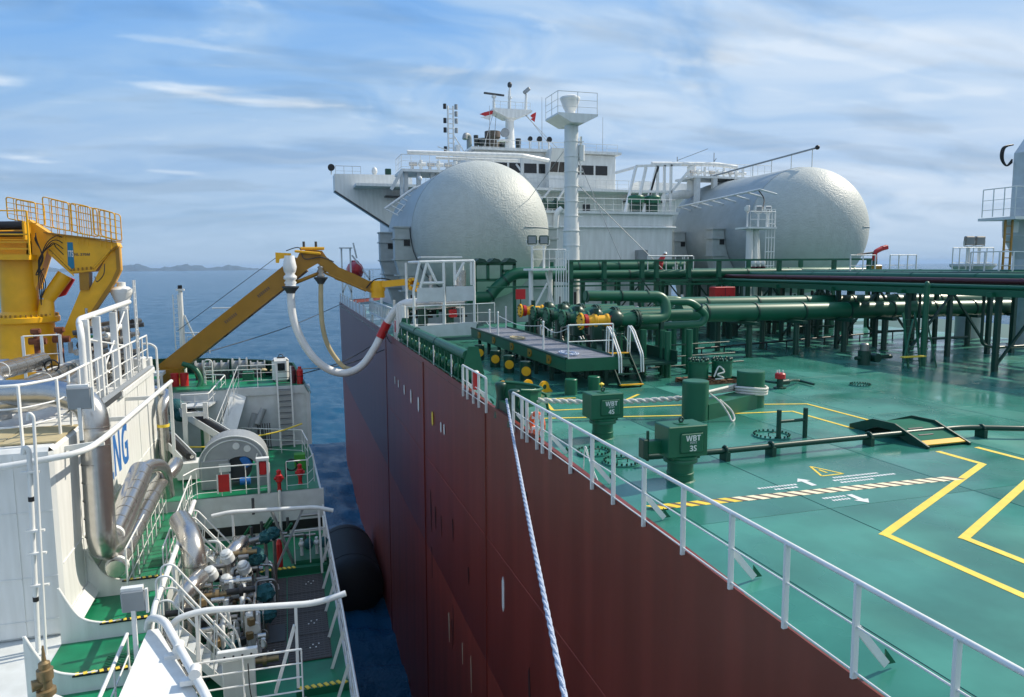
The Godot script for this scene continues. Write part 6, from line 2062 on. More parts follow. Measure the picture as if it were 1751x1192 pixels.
func build_bunker_casing() -> void:
	var at := Vector3(-11, -6.7, -34)
	var t := thing("cargo_casing", "big white deck casing with blue LNG letters on its side", "casing", at)
	var b := B.new(at)
	b.box(Vector3(-11.35, -3.66, -34.5), Vector3(8.5, 6.1, 18.4), Basis.IDENTITY, 0.12)
	part(t, "wall", b, M.white)
	b = B.new(at)
	for z in [-27.9, -30.6, -33.0, -38.9, -41.2]: b.box(Vector3(-7.09, -3.7, z), Vector3(0.03, 5.8, 0.1))
	b.box(Vector3(-7.09, -4.4, -34.5), Vector3(0.028, 0.03, 18.0))
	part(t, "plate_seam", b, M.white)
	b = B.new(at)
	for y in [-2.6, -4.7, -6.1]: b.box(Vector3(-11.3, y, -25.29), Vector3(8.2, 0.025, 0.03))
	for x in [-8.2, -9.6]: b.box(Vector3(x, -3.7, -25.29), Vector3(0.025, 5.8, 0.03))
	part(t, "front_seam", b, M.white)
	var l := words(t, "lettering", "LNG", 1.72, Vector3(3.905, 3.78, 0.02), Vector3(0, 0, -0.87), Vector3.UP, M.blue)
	l.set_meta("label", "blue LNG letters")
	b = B.new(at)
	b.box(Vector3(-7.0, -6.35, -34.5), Vector3(0.25, 0.5, 18.2), Basis(Vector3.BACK, 0.6))
	part(t, "foot_flare", b, M.white)
	b = B.new(at)
	b.box(Vector3(-7.3, -0.5, -38.5), Vector3(0.9, 0.3, 8.0), Basis.IDENTITY, 0.04)
	part(t, "edge_box", b, M.white)
	# web brackets along the walkway with hazard edges
	for s in [[-21.6, "nearest white web plate with a striped edge, crossing the side walkway"], [-24.7, "middle white web plate with a striped edge, crossing the side walkway"], [-28.0, "farthest white web plate with a striped edge, crossing the side walkway"]]:
		var w := thing("web_plate", s[1], "bracket", Vector3(-6, -6.7, s[0]), "web plates of the side walkway")
		b = B.new(w.position)
		b.prism([Vector2(-7.1, -6.7), Vector2(-4.55, -6.7), Vector2(-4.55, -6.2), Vector2(-6.0, -6.2), Vector2(-6.3, -6.12), Vector2(-6.6, -5.9), Vector2(-6.95, -5.3), Vector2(-7.1, -4.9)], Vector3(0, 0, s[0]), Vector3.RIGHT, Vector3.UP, 0.06)
		part(w, "web", b, M.white)
		b = B.new(w.position)
		b.tube(curve([Vector3(-7.08, -4.9, s[0]), Vector3(-6.6, -5.86, s[0]), Vector3(-6.0, -6.18, s[0]), Vector3(-5.4, -6.19, s[0])]), 0.045, 6)
		part(w, "edge_bead", b, M.white)
		b = B.new(w.position)
		b.box(Vector3(-5.3, -6.2, s[0]), Vector3(1.4, 0.05, 0.16))
		part(w, "edge_strip", b, M.black)
		for k in 7:
			b = B.new(w.position)
			b.box(Vector3(-5.9 + k * 0.2, -6.17, s[0]), Vector3(0.1, 0.012, 0.15), Basis(Vector3.UP, 0.3))
			part(w, "yellow_block", b, M.lineyellow)
	# insulated ducts
	var d := thing("clad_duct", "tall upright metal-clad duct at the corner of the casing", "duct", Vector3(-6.5, -5, -27.6))
	b = B.new(d.position)
	b.tube(bend([Vector3(-10.5, 0.55, -29.6), Vector3(-7.6, 0.65, -28.4), Vector3(-6.45, 0.25, -27.7), Vector3(-6.4, -4.6, -27.3), Vector3(-6.35, -5.1, -28.4), Vector3(-6.2, -3.7, -33.6)], 0.8, 10), 0.47, 20)
	part(d, "pipe", b, M.clad)
	for i in 7:
		b = B.new(d.position)
		flange(b, Vector3(-6.44, -0.5 - i * 0.62, -27.62 + i * 0.037), Vector3(0.01, -1, 0.06).normalized(), 0.482, 0.03)
		part(d, "cladding_band", b, M.steel)
	for s in [["upper metal-clad duct slanting away along the casing wall", Vector3(-6.3, -4.7, -28.4), Vector3(-6.05, -3.55, -33.8), 0.3], ["lower metal-clad duct slanting away along the casing wall", Vector3(-6.1, -5.6, -27.6), Vector3(-5.8, -4.7, -35.0), 0.32]]:
		d = thing("clad_duct", s[0], "duct", s[1])
		b = B.new(d.position)
		var a: Vector3 = s[1]
		var c: Vector3 = s[2]
		b.tube(bend([a, c, c + Vector3(0.5, -0.3 if s[3] < 0.31 else 0.35, -1.2), c + Vector3(0.5, -1.9 if s[3] < 0.31 else 0.4, -1.9)], 0.6, 8), s[3], 18)
		part(d, "pipe", b, M.clad)
		for i in 8:
			b = B.new(d.position)
			flange(b, a.lerp(c, (i + 0.5) / 8.0), (c - a).normalized(), s[3] * 1.04, 0.03)
			part(d, "cladding_band", b, M.steel)
		b = B.new(d.position)
		flange(b, a.lerp(c, 0.03), (c - a).normalized(), s[3] * 1.2, 0.14)
		part(d, "white_collar", b, M.white)
	d = thing("clad_duct", "short upright metal-clad pipe by the far end of the casing wall", "duct", Vector3(-6.3, -6.2, -42.5))
	b = B.new(d.position)
	b.tube(bend([Vector3(-6.6, -6.2, -42.4), Vector3(-6.6, -2.4, -42.4), Vector3(-6.3, -2.0, -43.4), Vector3(-7.5, -1.8, -44.2)], 0.5, 8), 0.28, 16)
	part(d, "pipe", b, M.clad)
	b = B.new(d.position)
	b.cyl(Vector3(-6.6, -3.6, -42.4), Vector3(-6.6, -3.45, -42.4), 0.31, -1, 16)
	part(d, "yellow_band", b, M.lineyellow)
	# pipe handrail wrapping the casing
	d = thing("wrap_rail", "thick white pipe rail bending round the casing corner", "pipe rail", Vector3(-6, -0.7, -25))
	b = B.new(d.position)
	b.tube(bend([Vector3(-12.5, -1.15, -24.6), Vector3(-8.3, -0.98, -24.7), Vector3(-6.15, -0.75, -24.9), Vector3(-5.95, -0.7, -26.5), Vector3(-5.95, -1.02, -41.5)], 0.9, 8), 0.1, 12)
	part(d, "pipe", b, M.white)
	for s in [[Vector3(-7.1, -0.95, -26.6), Vector3(-5.95, -0.85, -26.6)], [Vector3(-7.1, -0.9, -31), Vector3(-5.95, -0.9, -31)], [Vector3(-7.1, -0.95, -36), Vector3(-5.95, -0.95, -36)], [Vector3(-6.0, -1.0, -41.4), Vector3(-6.0, -6.2, -41.4)]]:
		b = B.new(d.position)
		b.beam(s[0], s[1], 0.12, 0.16)
		part(d, "bracket", b, M.white)
	d = thing("thin_pipes", "pair of thin white upright pipes with blue-black bands on the shaded casing front", "pipe", Vector3(-7.3, -0.5, -24.5))
	for s in [[Vector3(-7.72, -9, -24.4), Vector3(-7.45, -0.45, -24.4), 0.07], [Vector3(-7.45, -9, -24.2), Vector3(-7.2, 0.6, -24.2), 0.045]]:
		b = B.new(d.position)
		b.tube(bend([s[0], s[1], (s[1] as Vector3) + Vector3(-0.12, 0.12, 0), (s[1] as Vector3) + Vector3(-0.16, -0.12, 0)], 0.12), s[2], 10)
		part(d, "pipe", b, M.white)
	for y in [-2.0, -5.1]:
		b = B.new(d.position)
		b.cyl(Vector3(-7.45 - (y + 0.45) * -0.0316 - 0.0, y, -24.4), Vector3(-7.45 - (y + 0.45) * -0.0316, y + 0.14, -24.4), 0.08, -1, 10)
		part(d, "band", b, M.black)
	for y in [-1.1, -2.9, -3.6, -4.6]:
		b = B.new(d.position)
		b.box(Vector3(-7.45, y, -24.35), Vector3(0.5, 0.06, 0.12))
		part(d, "clip", b, M.white)
	d = thing("relief_valve", "bronze relief valve with a pointed cap in the lower left corner", "valve", Vector3(-5.55, -4.7, -18))
	b = B.new(d.position)
	b.lathe([Vector2(0.2, -4.7), Vector2(0.2, -4.58), Vector2(0.13, -4.55), Vector2(0.13, -4.35), Vector2(0.17, -4.33), Vector2(0.17, -4.1), Vector2(0.12, -4.08), Vector2(0.12, -3.95), Vector2(0.05, -3.9), Vector2(0.02, -3.55), Vector2(0, -3.54)], Vector3(-5.55, 0, -18), Vector3.UP, 16)
	b.cyl(Vector3(-5.55, -4.42, -18), Vector3(-5.8, -4.42, -17.9), 0.11, 0.13, 12)
	part(d, "body", b, M.brass)
	b = B.new(d.position)
	b.lathe([Vector2(0.5, -6.7), Vector2(0.5, -5.3), Vector2(0.34, -4.95), Vector2(0.1, -4.72), Vector2(0, -4.7)], Vector3(-5.55, 0, -18), Vector3.UP, 20, true)
	part(d, "domed_base", b, M.white)
	# pipes on the casing top
	for s in [["widest metal-clad pipe lying across the casing top and bending away", [Vector3(-15, 0.25, -29.2), Vector3(-8.7, 0.3, -29.2), Vector3(-8.2, 0.35, -31), Vector3(-8.7, 0.4, -42)], 0.46], ["metal-clad pipe with an upright elbow on the casing top", [Vector3(-10.2, -0.6, -30.8), Vector3(-10.2, 0.6, -30.8), Vector3(-10.7, 1.0, -31.5), Vector3(-10.2, 0.95, -36)], 0.34], ["slimmer metal-clad pipe running back beside the crane", [Vector3(-14, 0.25, -32.5), Vector3(-9.9, 0.25, -33), Vector3(-9.4, 0.35, -42)], 0.3], ["thin metal-clad pipe nearest the yellow crane", [Vector3(-16, 0.65, -35.5), Vector3(-11.6, 0.75, -36.5)], 0.28]]:
		d = thing("clad_pipe", s[0], "pipe", s[1][0])
		b = B.new(d.position)
		var pp := bend(s[1], 0.8, 10)
		b.tube(pp, s[2], 20)
		part(d, "pipe", b, M.clad)
		var last: Vector3 = s[1][-1]
		var pre: Vector3 = s[1][-2]
		for k in 5:
			b = B.new(d.position)
			flange(b, pre.lerp(last, 0.18 + 0.17 * k), (last - pre).normalized(), s[2] * 1.035, 0.04)
			part(d, "cladding_band", b, M.white if k == 0 else M.steel)
	d = thing("white_vessel", "short white vessel with a black handwheel on the casing top", "vessel", Vector3(-10.2, 0.9, -37.5))
	b = B.new(d.position)
	b.cyl(Vector3(-10.2, 0.05, -35.0), Vector3(-9.6, 0.2, -38.6), 0.45, -1, 18)
	part(d, "shell", b, M.white)
	b = B.new(d.position)
	b.tube(circle(Vector3(-9.7, 0.75, -35.4), 0.26, Vector3(0.9, 0, -0.3).normalized(), Vector3.UP, 18), 0.035, 6, false)
	b.box(Vector3(-9.7, 0.75, -35.4), Vector3(0.48, 0.04, 0.03))
	b.box(Vector3(-9.7, 0.75, -35.4), Vector3(0.04, 0.48, 0.03))
	part(d, "handwheel", b, M.black)
	for s in [[Vector3(-11.0, -0.6, -38.2), "rusty pipe stand with a valve in front of the yellow crane", true], [Vector3(-10.2, -0.6, -38.8), "second rusty pipe stand close to the white vessel", true], [Vector3(-9.1, -0.6, -38.6), "green valve stand behind the white vessel", false]]:
		d = thing("valve_stand", s[1], "valve", s[0])
		b = B.new(d.position)
		b.cyl(s[0], s[0] + Vector3(0, 2.6, 0), 0.12, -1, 8)
		b.cyl(s[0] + Vector3(-0.3, 2.2, 0), s[0] + Vector3(0.4, 2.2, 0), 0.16, -1, 8)
		b.box(s[0] + Vector3(0, 2.65, 0), Vector3(0.4, 0.25, 0.3), Basis.IDENTITY, 0.05)
		part(d, "valve", b, M.rust if s[2] else M.green)
	d = thing("valve_rack", "crowd of small metal pipes and valves on the casing beside the white frame", "valve group", Vector3(-8.4, -0.6, -40))
	for i in 70:
		b = B.new(d.position)
		var q := Vector3(rng.randf_range(-9.6, -7.7), rng.randf_range(-0.5, 2.1), rng.randf_range(-43.0, -37.0))
		var hh := rng.randf_range(0.4, 1.1)
		match i % 4:
			0: b.cyl(q, q + Vector3(0, hh, 0), 0.1, -1, 8)
			1: b.cyl(q, q + Vector3(0.2, 0, -hh), 0.15, -1, 8)
			2: b.cyl(q, q + Vector3(hh, 0.1, 0), 0.12, -1, 8)
			3: b.ball(q, Vector3(0.2, 0.2, 0.2), 8)
		part(d, "fitting", b, [M.clad, M.steel, M.white, M.steel, M.darkgrey][i % 5])
	d = thing("floor_pan", "sandy tray floor under the clad pipes on the casing top", "tray", Vector3(-10.5, -0.55, -28))
	for i in 5:
		b = B.new(d.position)
		b.box(Vector3(-14.4 + i * 1.62, -0.56, -27.2), Vector3(1.58, 0.05, 2.6))
		part(d, "floor_plate", b, M.beige)
	# railings on the casing top
	railing("casing_railing", "white railing with broad posts along the front and side of the casing top", [Vector3(-14.5, -0.6, -25.7), Vector3(-8.0, -0.6, -25.7), Vector3(-7.3, -0.6, -27.0), Vector3(-7.25, -0.6, -43)], 1.9, M.white, {"step": 1.3, "flat": true, "post": 0.16, "top": 0.05, "mid": 0.03, "levels": [1.0, 0.62, 0.32], "bent": 0.5})
	railing("crane_railing", "short white railing between the yellow crane and the clad pipes", [Vector3(-11.3, 0.0, -37.4), Vector3(-9.95, 0.0, -37.8)], 1.9, M.white, {"step": 0.7, "flat": true, "post": 0.12, "along_z": false})
	d = thing("edge_channel", "dark grey channel beam along the casing's top edge", "beam", Vector3(-7.0, -0.4, -35))
	b = B.new(d.position)
	b.box(Vector3(-7.02, -0.42, -36.2), Vector3(0.16, 0.34, 11.5), Basis.IDENTITY, 0.03)
	part(d, "web", b, M.darkgrey)
	b = B.new(d.position)
	b.box(Vector3(-6.96, -0.24, -36.2), Vector3(0.3, 0.03, 11.6))
	part(d, "flange", b, M.grey)
	d = thing("goalpost", "tall white tube frame standing on the casing top beside the railing", "frame", Vector3(-7.35, -0.6, -35))
	for s in [-31.2, -33.0, -36.0, -38.5]:
		b = B.new(d.position)
		b.box(Vector3(-7.35, 1.15, s), Vector3(0.26, 3.6, 0.26))
		part(d, "post", b, M.white)
	b = B.new(d.position)
	b.tube(bend([Vector3(-7.35, -0.6, -30.6), Vector3(-7.35, 2.5, -30.6), Vector3(-7.55, 2.95, -31.2), Vector3(-7.35, 3.25, -39.6)], 0.5), 0.12, 10)
	part(d, "top_tube", b, M.white)
	for s in [[Vector3(-7.35, 0.4, -33.0), Vector3(-7.35, 2.9, -38.5)], [Vector3(-7.35, 2.2, -31.2), Vector3(-7.35, 1.2, -38.5)]]:
		b = B.new(d.position)
		b.cyl(s[0], s[1], 0.04, -1, 6)
		part(d, "brace", b, M.white)
	d = thing("vent_stack", "metal vent pipe with a white cone head beyond the white frame", "vent", Vector3(-7.75, -0.6, -40.2))
	b = B.new(d.position)
	b.cyl(d.position, Vector3(-7.75, 2.9, -40.2), 0.27, -1, 16)
	part(d, "pipe", b, M.clad)
	b = B.new(d.position)
	b.lathe([Vector2(0.28, 2.8), Vector2(0.3, 2.95), Vector2(0.28, 3.1), Vector2(0.5, 3.7), Vector2(0.52, 3.85), Vector2(0.34, 3.98), Vector2(0.2, 4.0), Vector2(0.2, 4.2), Vector2(0, 4.22)], Vector3(-7.75, 0, -40.2), Vector3.UP, 20)
	part(d, "cone_head", b, M.white)
	d = thing("vent_ladder", "slim white ladder post beside the cone headed vent", "ladder", Vector3(-7.2, -0.6, -40))
	ladder(d, Vector3(-7.15, 4.3, -40), Vector3(-7.15, -0.6, -40), Vector3.BACK, 0.4, M.white, 0.3, 0.03)
	for s in [["grey flat-backed floodlight on the casing railing above the corner duct", Vector3(-6.1, -0.3, -24.6), 1.0, 0.72], ["grey flat-backed floodlight on a white post beside the side walkway", Vector3(-3.98, -6.6, -19.5), 2.95, 0.62]]:
		d = thing("floodlight", s[0], "floodlight", s[1])
		var p: Vector3 = s[1]
		var h: float = s[2]
		b = B.new(p)
		b.box(p + Vector3(0, h * 0.5, 0), Vector3(0.1, h, 0.1))
		part(d, "post", b, M.white)
		b = B.new(p)
		b.box(p + Vector3(0.02, h + s[3] * 0.4, 0), Vector3(s[3] * 0.9, s[3] * 0.95, 0.14), Basis(Vector3.RIGHT, 0.15), 0.03)
		part(d, "lamp_housing", b, M.grey)
		b = B.new(p)
		b.box(p + Vector3(s[3] * 0.52, h + s[3] * 0.35, 0), Vector3(0.06, s[3], 0.1))
		b.box(p + Vector3(0, h + s[3] * 0.9, -0.02), Vector3(s[3] * 0.8, 0.1, 0.18))
		part(d, "bracket", b, M.white)
	d = thing("blank_cabinet", "white boxes and a cable loop on the casing edge near its far end", "cabinet", Vector3(-7.3, -0.4, -42.5))
	b = B.new(d.position)
	b.box(Vector3(-7.4, -0.1, -41.5), Vector3(0.5, 0.8, 0.9), Basis.IDENTITY, 0.04)
	part(d, "box", b, M.white)
	b = B.new(d.position)
	b.box(Vector3(-7.3, -0.2, -43.2), Vector3(0.4, 0.6, 0.6), Basis.IDENTITY, 0.04)
	part(d, "box", b, M.white)
	b = B.new(d.position)
	b.tube(bend([Vector3(-6.9, -6.0, -43.6), Vector3(-6.9, 0.6, -43.6), Vector3(-7.2, 0.8, -43.6), Vector3(-7.6, 0.8, -43.6)], 0.2), 0.06, 8)
	part(d, "bent_pipe", b, M.white)

func build_bunker_deck() -> void:
	var t: Node3D
	var b: B
	# side walkway railings
	railing("walkway_railing", "white railing on the open side of the walkway beside the casing, near part", [Vector3(-4.5, -6.7, -8), Vector3(-4.48, -6.7, -21.0)], 1.75, M.white, {"step": 1.7, "flat": true, "post": 0.1, "top": 0.05, "mid": 0.025, "levels": [1.0, 0.66, 0.33]})
	railing("walkway_railing", "white railing on the duct side of the green walkway", [Vector3(-5.75, -6.7, -27.6), Vector3(-5.85, -6.7, -37)], 1.8, M.white, {"step": 1.1, "flat": true, "post": 0.12, "top": 0.03, "mid": 0.02, "levels": [1.0, 0.66, 0.33]})
	railing("walkway_railing", "white railing with close posts on the pipe side of the green walkway, far part", [Vector3(-4.55, -6.7, -27.5), Vector3(-4.7, -6.7, -37)], 1.7, M.white, {"step": 0.9, "flat": true, "post": 0.1, "top": 0.035, "mid": 0.02, "levels": [1.0, 0.6, 0.3]})
	t = thing("pipe_rail", "thick white pipe rail rising along the walkway above the metal pipes", "pipe rail", Vector3(-4.05, -6.7, -24))
	b = B.new(t.position)
	b.tube(bend([Vector3(-4.15, -6.2, -21.6), Vector3(-4.05, -4.95, -22.4), Vector3(-4.05, -4.9, -32.5)], 0.5), 0.085, 10)
	part(t, "pipe", b, M.white)
	for z in [-23.4, -26.5, -29.5, -32.3]:
		b = B.new(t.position)
		b.box(Vector3(-4.08, -5.8, z), Vector3(0.09, 1.9, 0.09))
		part(t, "post", b, M.white)
	t = thing("walkway_mat", "ribbed green step mats on the side walkway", "mat", Vector3(-5.2, -6.7, -26))
	for s in [-22.6, -25.8, -30.2, -33.4]:
		b = B.new(t.position)
		for k in 9: b.box(Vector3(-5.1, -6.68, s - k * 0.1), Vector3(0.9, 0.03, 0.05))
		part(t, "mat", b, M.bgreen)
	# the sloping white hood in the foreground with its pipe rail
	t = thing("slanted_hood", "smooth white slanted hood at the bottom, between the walkway and the stairs", "hood", Vector3(-3.3, -6.5, -17))
	b = B.new(t.position)
	var a := Vector3(-3.68, -4.45, -20.0)
	b.face(a + Vector3(-0.1, 0, 0), a + Vector3(0.15, 0, 0), Vector3(-2.3, -4.72, -17.0), Vector3(-3.9, -4.55, -17.0), Vector3.UP)
	b.face(Vector3(-2.3, -4.72, -17), Vector3(-3.9, -4.55, -17), Vector3(-4.2, -4.6, -11), Vector3(-0.3, -5.1, -11), Vector3.UP)
	b.face(a + Vector3(0.15, 0, 0), Vector3(-2.3, -4.72, -17), Vector3(-2.3, -8.4, -17), Vector3(-3.5, -8.4, -20), Vector3.RIGHT)
	b.face(a + Vector3(-0.1, 0, 0), Vector3(-3.9, -4.55, -17), Vector3(-4.3, -8.4, -17), Vector3(-4.3, -8.4, -20), Vector3.LEFT)
	part(t, "shell", b, M.white)
	t = thing("pipe_rail", "thick white pipe rail running down the right edge of the slanted hood", "pipe rail", Vector3(-3.3, -4.3, -19))
	b = B.new(t.position)
	b.tube(bend([Vector3(-3.85, -4.6, -20.4), Vector3(-3.75, -4.2, -20.2), Vector3(-3.35, -4.15, -19.8), Vector3(-2.05, -4.6, -16.6), Vector3(-0.7, -4.9, -12)], 0.35, 8), 0.1, 12)
	part(t, "pipe", b, M.white)
	for s in [[-18.6, -2.86], [-17.3, -2.35]]:
		b = B.new(t.position)
		b.box(Vector3(s[1] - 0.15, -4.55, s[0]), Vector3(0.35, 0.12, 0.2))
		b.cyl(Vector3(s[1], -4.35, s[0] - 0.15), Vector3(s[1], -4.35, s[0] + 0.15), 0.13, -1, 12)
		part(t, "clamp", b, M.white)
	t = thing("conduit_bundle", "bundle of thin tan conduits along the hood edge", "pipe", Vector3(-3.2, -4.6, -18.8))
	b = B.new(t.position)
	for k in 3: b.tube([Vector3(-3.48 + k * 0.07, -4.5, -19.9), Vector3(-2.2 + k * 0.07, -4.85, -17.0)], 0.02, 5)
	part(t, "conduits", b, M.steel)
	# transverse bars that reach out over the edge
	t = thing("outreach_bar", "near thick white bar reaching out over the vessel's edge", "pipe rail", Vector3(-1, -8.4, -20))
	b = B.new(t.position)
	b.tube(bend([Vector3(-3.3, -5.0, -20), Vector3(-3.25, -4.3, -20), Vector3(-2.5, -4.12, -20), Vector3(0.43, -4.36, -20), Vector3(1.25, -4.18, -20)], 0.4, 8), 0.085, 12)
	part(t, "bar", b, M.white)
	for s in [[Vector3(-2.6, -4.15, -20), Vector3(-2.6, -6.9, -20)], [Vector3(-0.1, -4.35, -20), Vector3(-0.12, -6.7, -20)], [Vector3(-0.15, -4.9, -20), Vector3(-0.72, -6.75, -20)]]:
		b = B.new(t.position)
		b.beam(s[0], s[1], 0.12, 0.08)
		part(t, "upright", b, M.white)
	t = thing("outreach_bar", "far thick white bar reaching out over the vessel's edge below the drum", "pipe rail", Vector3(-1, -8.4, -31.5))
	b = B.new(t.position)
	b.tube(bend([Vector3(-3.3, -5.3, -31.5), Vector3(-2.6, -5.2, -31.5), Vector3(0.83, -5.35, -31.5), Vector3(1.55, -5.58, -31.5)], 0.3), 0.09, 12)
	part(t, "bar", b, M.white)
	for s in [[Vector3(0.95, -5.4, -31.5), Vector3(1.0, -8.3, -31.5)], [Vector3(-2.5, -5.3, -31.5), Vector3(-2.5, -8.3, -31.5)], [Vector3(0.3, -5.45, -31.7), Vector3(-0.95, -8.1, -31.7)], [Vector3(-1.0, -5.4, -32), Vector3(-0.2, -8.3, -33)]]:
		b = B.new(t.position)
		b.beam(s[0], s[1], 0.11, 0.09)
		part(t, "upright", b, M.white if (s[1] as Vector3).z > -31.6 else M.grey)
	# stairs
	for s in [["near white stair running down from the walkway to the lower deck", -23.4, Vector3(-3.75, -6.2, 0), Vector3(-1.95, -8.35, 0), 2.0], ["far white stair running down to the lower deck, behind the metal pipes", -31.0, Vector3(-3.9, -6.3, 0), Vector3(-2.0, -8.35, 0), 1.35]]:
		var z: float = s[1]
		var p: Vector3 = s[2] + Vector3(0, 0, z)
		var q: Vector3 = s[3] + Vector3(0, 0, z)
		t = thing("stair", s[0], "stairs", p)
		steps(t, p, q, Vector3.BACK, 0.85, 9, M.white, M.offwhite)
		for w in [-0.45, 0.45]:
			var off := Vector3(0, 0, w)
			for hh in [s[4], s[4] * 0.62]:
				b = B.new(t.position)
				b.tube(bend([p + off + Vector3(-0.3, hh * 0.3, 0), p + off + Vector3(-0.28, hh - 0.05, 0), p + off + Vector3(0.05, hh, 0), q + off + Vector3(0, hh - 0.35, 0), q + off + Vector3(0.1, maxf(0.0, hh - 1.0), 0)], 0.3), 0.035, 8)
				part(t, "handrail", b, M.white)
			for k in 4:
				b = B.new(t.position)
				var m := p.lerp(q, 0.12 + 0.26 * k) + off
				b.cyl(m, m + Vector3(0.12, s[4] * 0.88, 0), 0.025, -1, 6)
				part(t, "baluster", b, M.white)
	for s in [["yellow striped plate at the foot of the near stair", Vector3(-2.0, -8.36, -21.6)], ["yellow striped plate at the walkway end of the near stair", Vector3(-4.1, -6.66, -23.0)], ["yellow striped plate at the top of the far stair", Vector3(-4.15, -6.3, -31.0)]]:
		t = thing("tread_plate", s[0], "step plate", s[1])
		for k in 6:
			b = B.new(t.position)
			b.box((s[1] as Vector3) + Vector3(0, 0.01, -0.3 + k * 0.12), Vector3(0.55, 0.03, 0.06))
			part(t, "yellow_slat", b, M.lineyellow)
	# front rail and edge rails
	railing("landing_railing", "white four-bar railing across the bottom of the picture below the near bar", [Vector3(-2.95, -6.65, -19.4), Vector3(0.0, -6.7, -19.4)], 1.4, M.white, {"step": 1.5, "top": 0.03, "mid": 0.022, "levels": [1.0, 0.72, 0.44, 0.16]})
	t = thing("landing_plate", "white landing plate under the four-bar railing", "platform", Vector3(-1.5, -6.75, -18))
	b = B.new(t.position)
	b.box(Vector3(-1.5, -6.78, -18.0), Vector3(3.2, 0.12, 3.0), Basis.IDENTITY, 0.02)
	part(t, "plate", b, M.white)
	b = B.new(t.position)
	b.box(Vector3(0.05, -7.6, -19.3), Vector3(0.1, 1.6, 0.1))
	part(t, "leg", b, M.white)
	t = thing("cable", "thin black cable drooping over the four-bar railing", "cable", Vector3(-1.9, -5.4, -19.4))
	b = B.new(t.position)
	b.tube(curve([Vector3(-1.35, -5.45, -19.36), Vector3(-1.3, -6.4, -19.33), Vector3(-1.0, -6.68, -19.2), Vector3(-0.1, -6.68, -18.9)]), 0.015, 5)
	part(t, "strand", b, M.black)
	railing("edge_railing", "white railing with raking stays along the vessel's edge beside the water, near part", [Vector3(1.5, LOW, -2), Vector3(1.42, LOW, -24.5), Vector3(1.32, LOW, -36.5)], 1.5, M.white, {"step": 1.6, "flat": true, "post": 0.12, "top": 0.04, "mid": 0.025, "levels": [1.0, 0.66, 0.33]})
	for i in 7:
		t = thing("rail_stay", "%s white raking stay of the edge railing, counted from the near end" % nth(i), "stay", Vector3(1.1, LOW, -21.5 - i * 2.1), "stays of the edge railing")
		b = B.new(t.position)
		b.beam(Vector3(1.36, LOW + 1.3, -21.5 - i * 2.1), Vector3(0.95, LOW, -21.6 - i * 2.1), 0.05, 0.1)
		part(t, "bar", b, M.white)
	t = thing("hazard_edge", "black and yellow striped edge on the lower deck in the bottom right of the vessel", "floor marking", Vector3(0.7, LOW, -22.6))
	for k in 8:
		b = B.new(t.position)
		b.box(Vector3(-0.05 + k * 0.19, LOW + 0.25, -22.4), Vector3(0.1, 0.03, 0.2), Basis(Vector3.UP, 0.5))
		part(t, "yellow_block", b, M.lineyellow)
	b = B.new(t.position)
	b.box(Vector3(0.6, LOW + 0.12, -22.4), Vector3(1.6, 0.24, 0.22))
	part(t, "sill", b, M.bgreen)
	t = thing("hazard_edge", "black and yellow striped edge beyond the grating by the green sill", "floor marking", Vector3(-0.8, LOW, -31.9))
	for k in 8:
		b = B.new(t.position)
		b.box(Vector3(-1.5 + k * 0.19, LOW + 0.34, -31.9), Vector3(0.1, 0.03, 0.2), Basis(Vector3.UP, 0.5))
		part(t, "yellow_block", b, M.lineyellow)
	b = B.new(t.position)
	b.box(Vector3(-0.2, LOW + 0.16, -31.95), Vector3(2.9, 0.32, 0.3))
	part(t, "sill", b, M.bgreen)
	# small railed pen with valves by the edge
	t = thing("valve_pen", "small white railed pen around green-capped valves at the vessel's edge", "pen", Vector3(0.6, LOW, -32.4))
	railing("x", "", [Vector3(-0.1, LOW + 0.35, -32.2), Vector3(1.2, LOW + 0.35, -32.2), Vector3(1.2, LOW + 0.35, -33.8)], 1.5, M.white, {"parent": t, "step": 0.65, "levels": [1.0]})
	b = B.new(t.position)
	b.box(Vector3(0.6, LOW + 0.28, -32.9), Vector3(1.5, 0.4, 1.4))
	part(t, "plinth", b, M.bgreen)
	for x in [0.2, 0.85]:
		b = B.new(t.position)
		b.cyl(Vector3(x, LOW + 0.4, -32.8), Vector3(x, LOW + 1.25, -32.8), 0.07, -1, 8)
		b.ball(Vector3(x, LOW + 1.0, -32.8), Vector3(0.14, 0.14, 0.14), 8)
		part(t, "valve", b, M.offwhite)
		b = B.new(t.position)
		b.ball(Vector3(x + 0.3, LOW + 1.05, -32.6), Vector3(0.22, 0.26, 0.2), 10)
		part(t, "green_cap", b, M.canvas)
	# machinery in the middle of the lower deck
	t = thing("clad_vessel", "bright metal-clad upright elbow pipe amid the valves of the lower deck", "pipe", Vector3(-3.5, LOW, -27.5))
	b = B.new(t.position)
	b.tube(bend([Vector3(-3.5, LOW, -27.2), Vector3(-3.5, -5.2, -27.2), Vector3(-3.7, -4.7, -27.8), Vector3(-4.2, -4.7, -29.5)], 0.6, 8), 0.4, 18)
	part(t, "pipe", b, M.clad)
	for y in [-5.6, -6.2, -6.8, -7.4]:
		b = B.new(t.position)
		b.cyl(Vector3(-3.5, y, -27.2), Vector3(-3.5, y + 0.04, -27.2), 0.412, -1, 18)
		part(t, "cladding_band", b, M.steel)
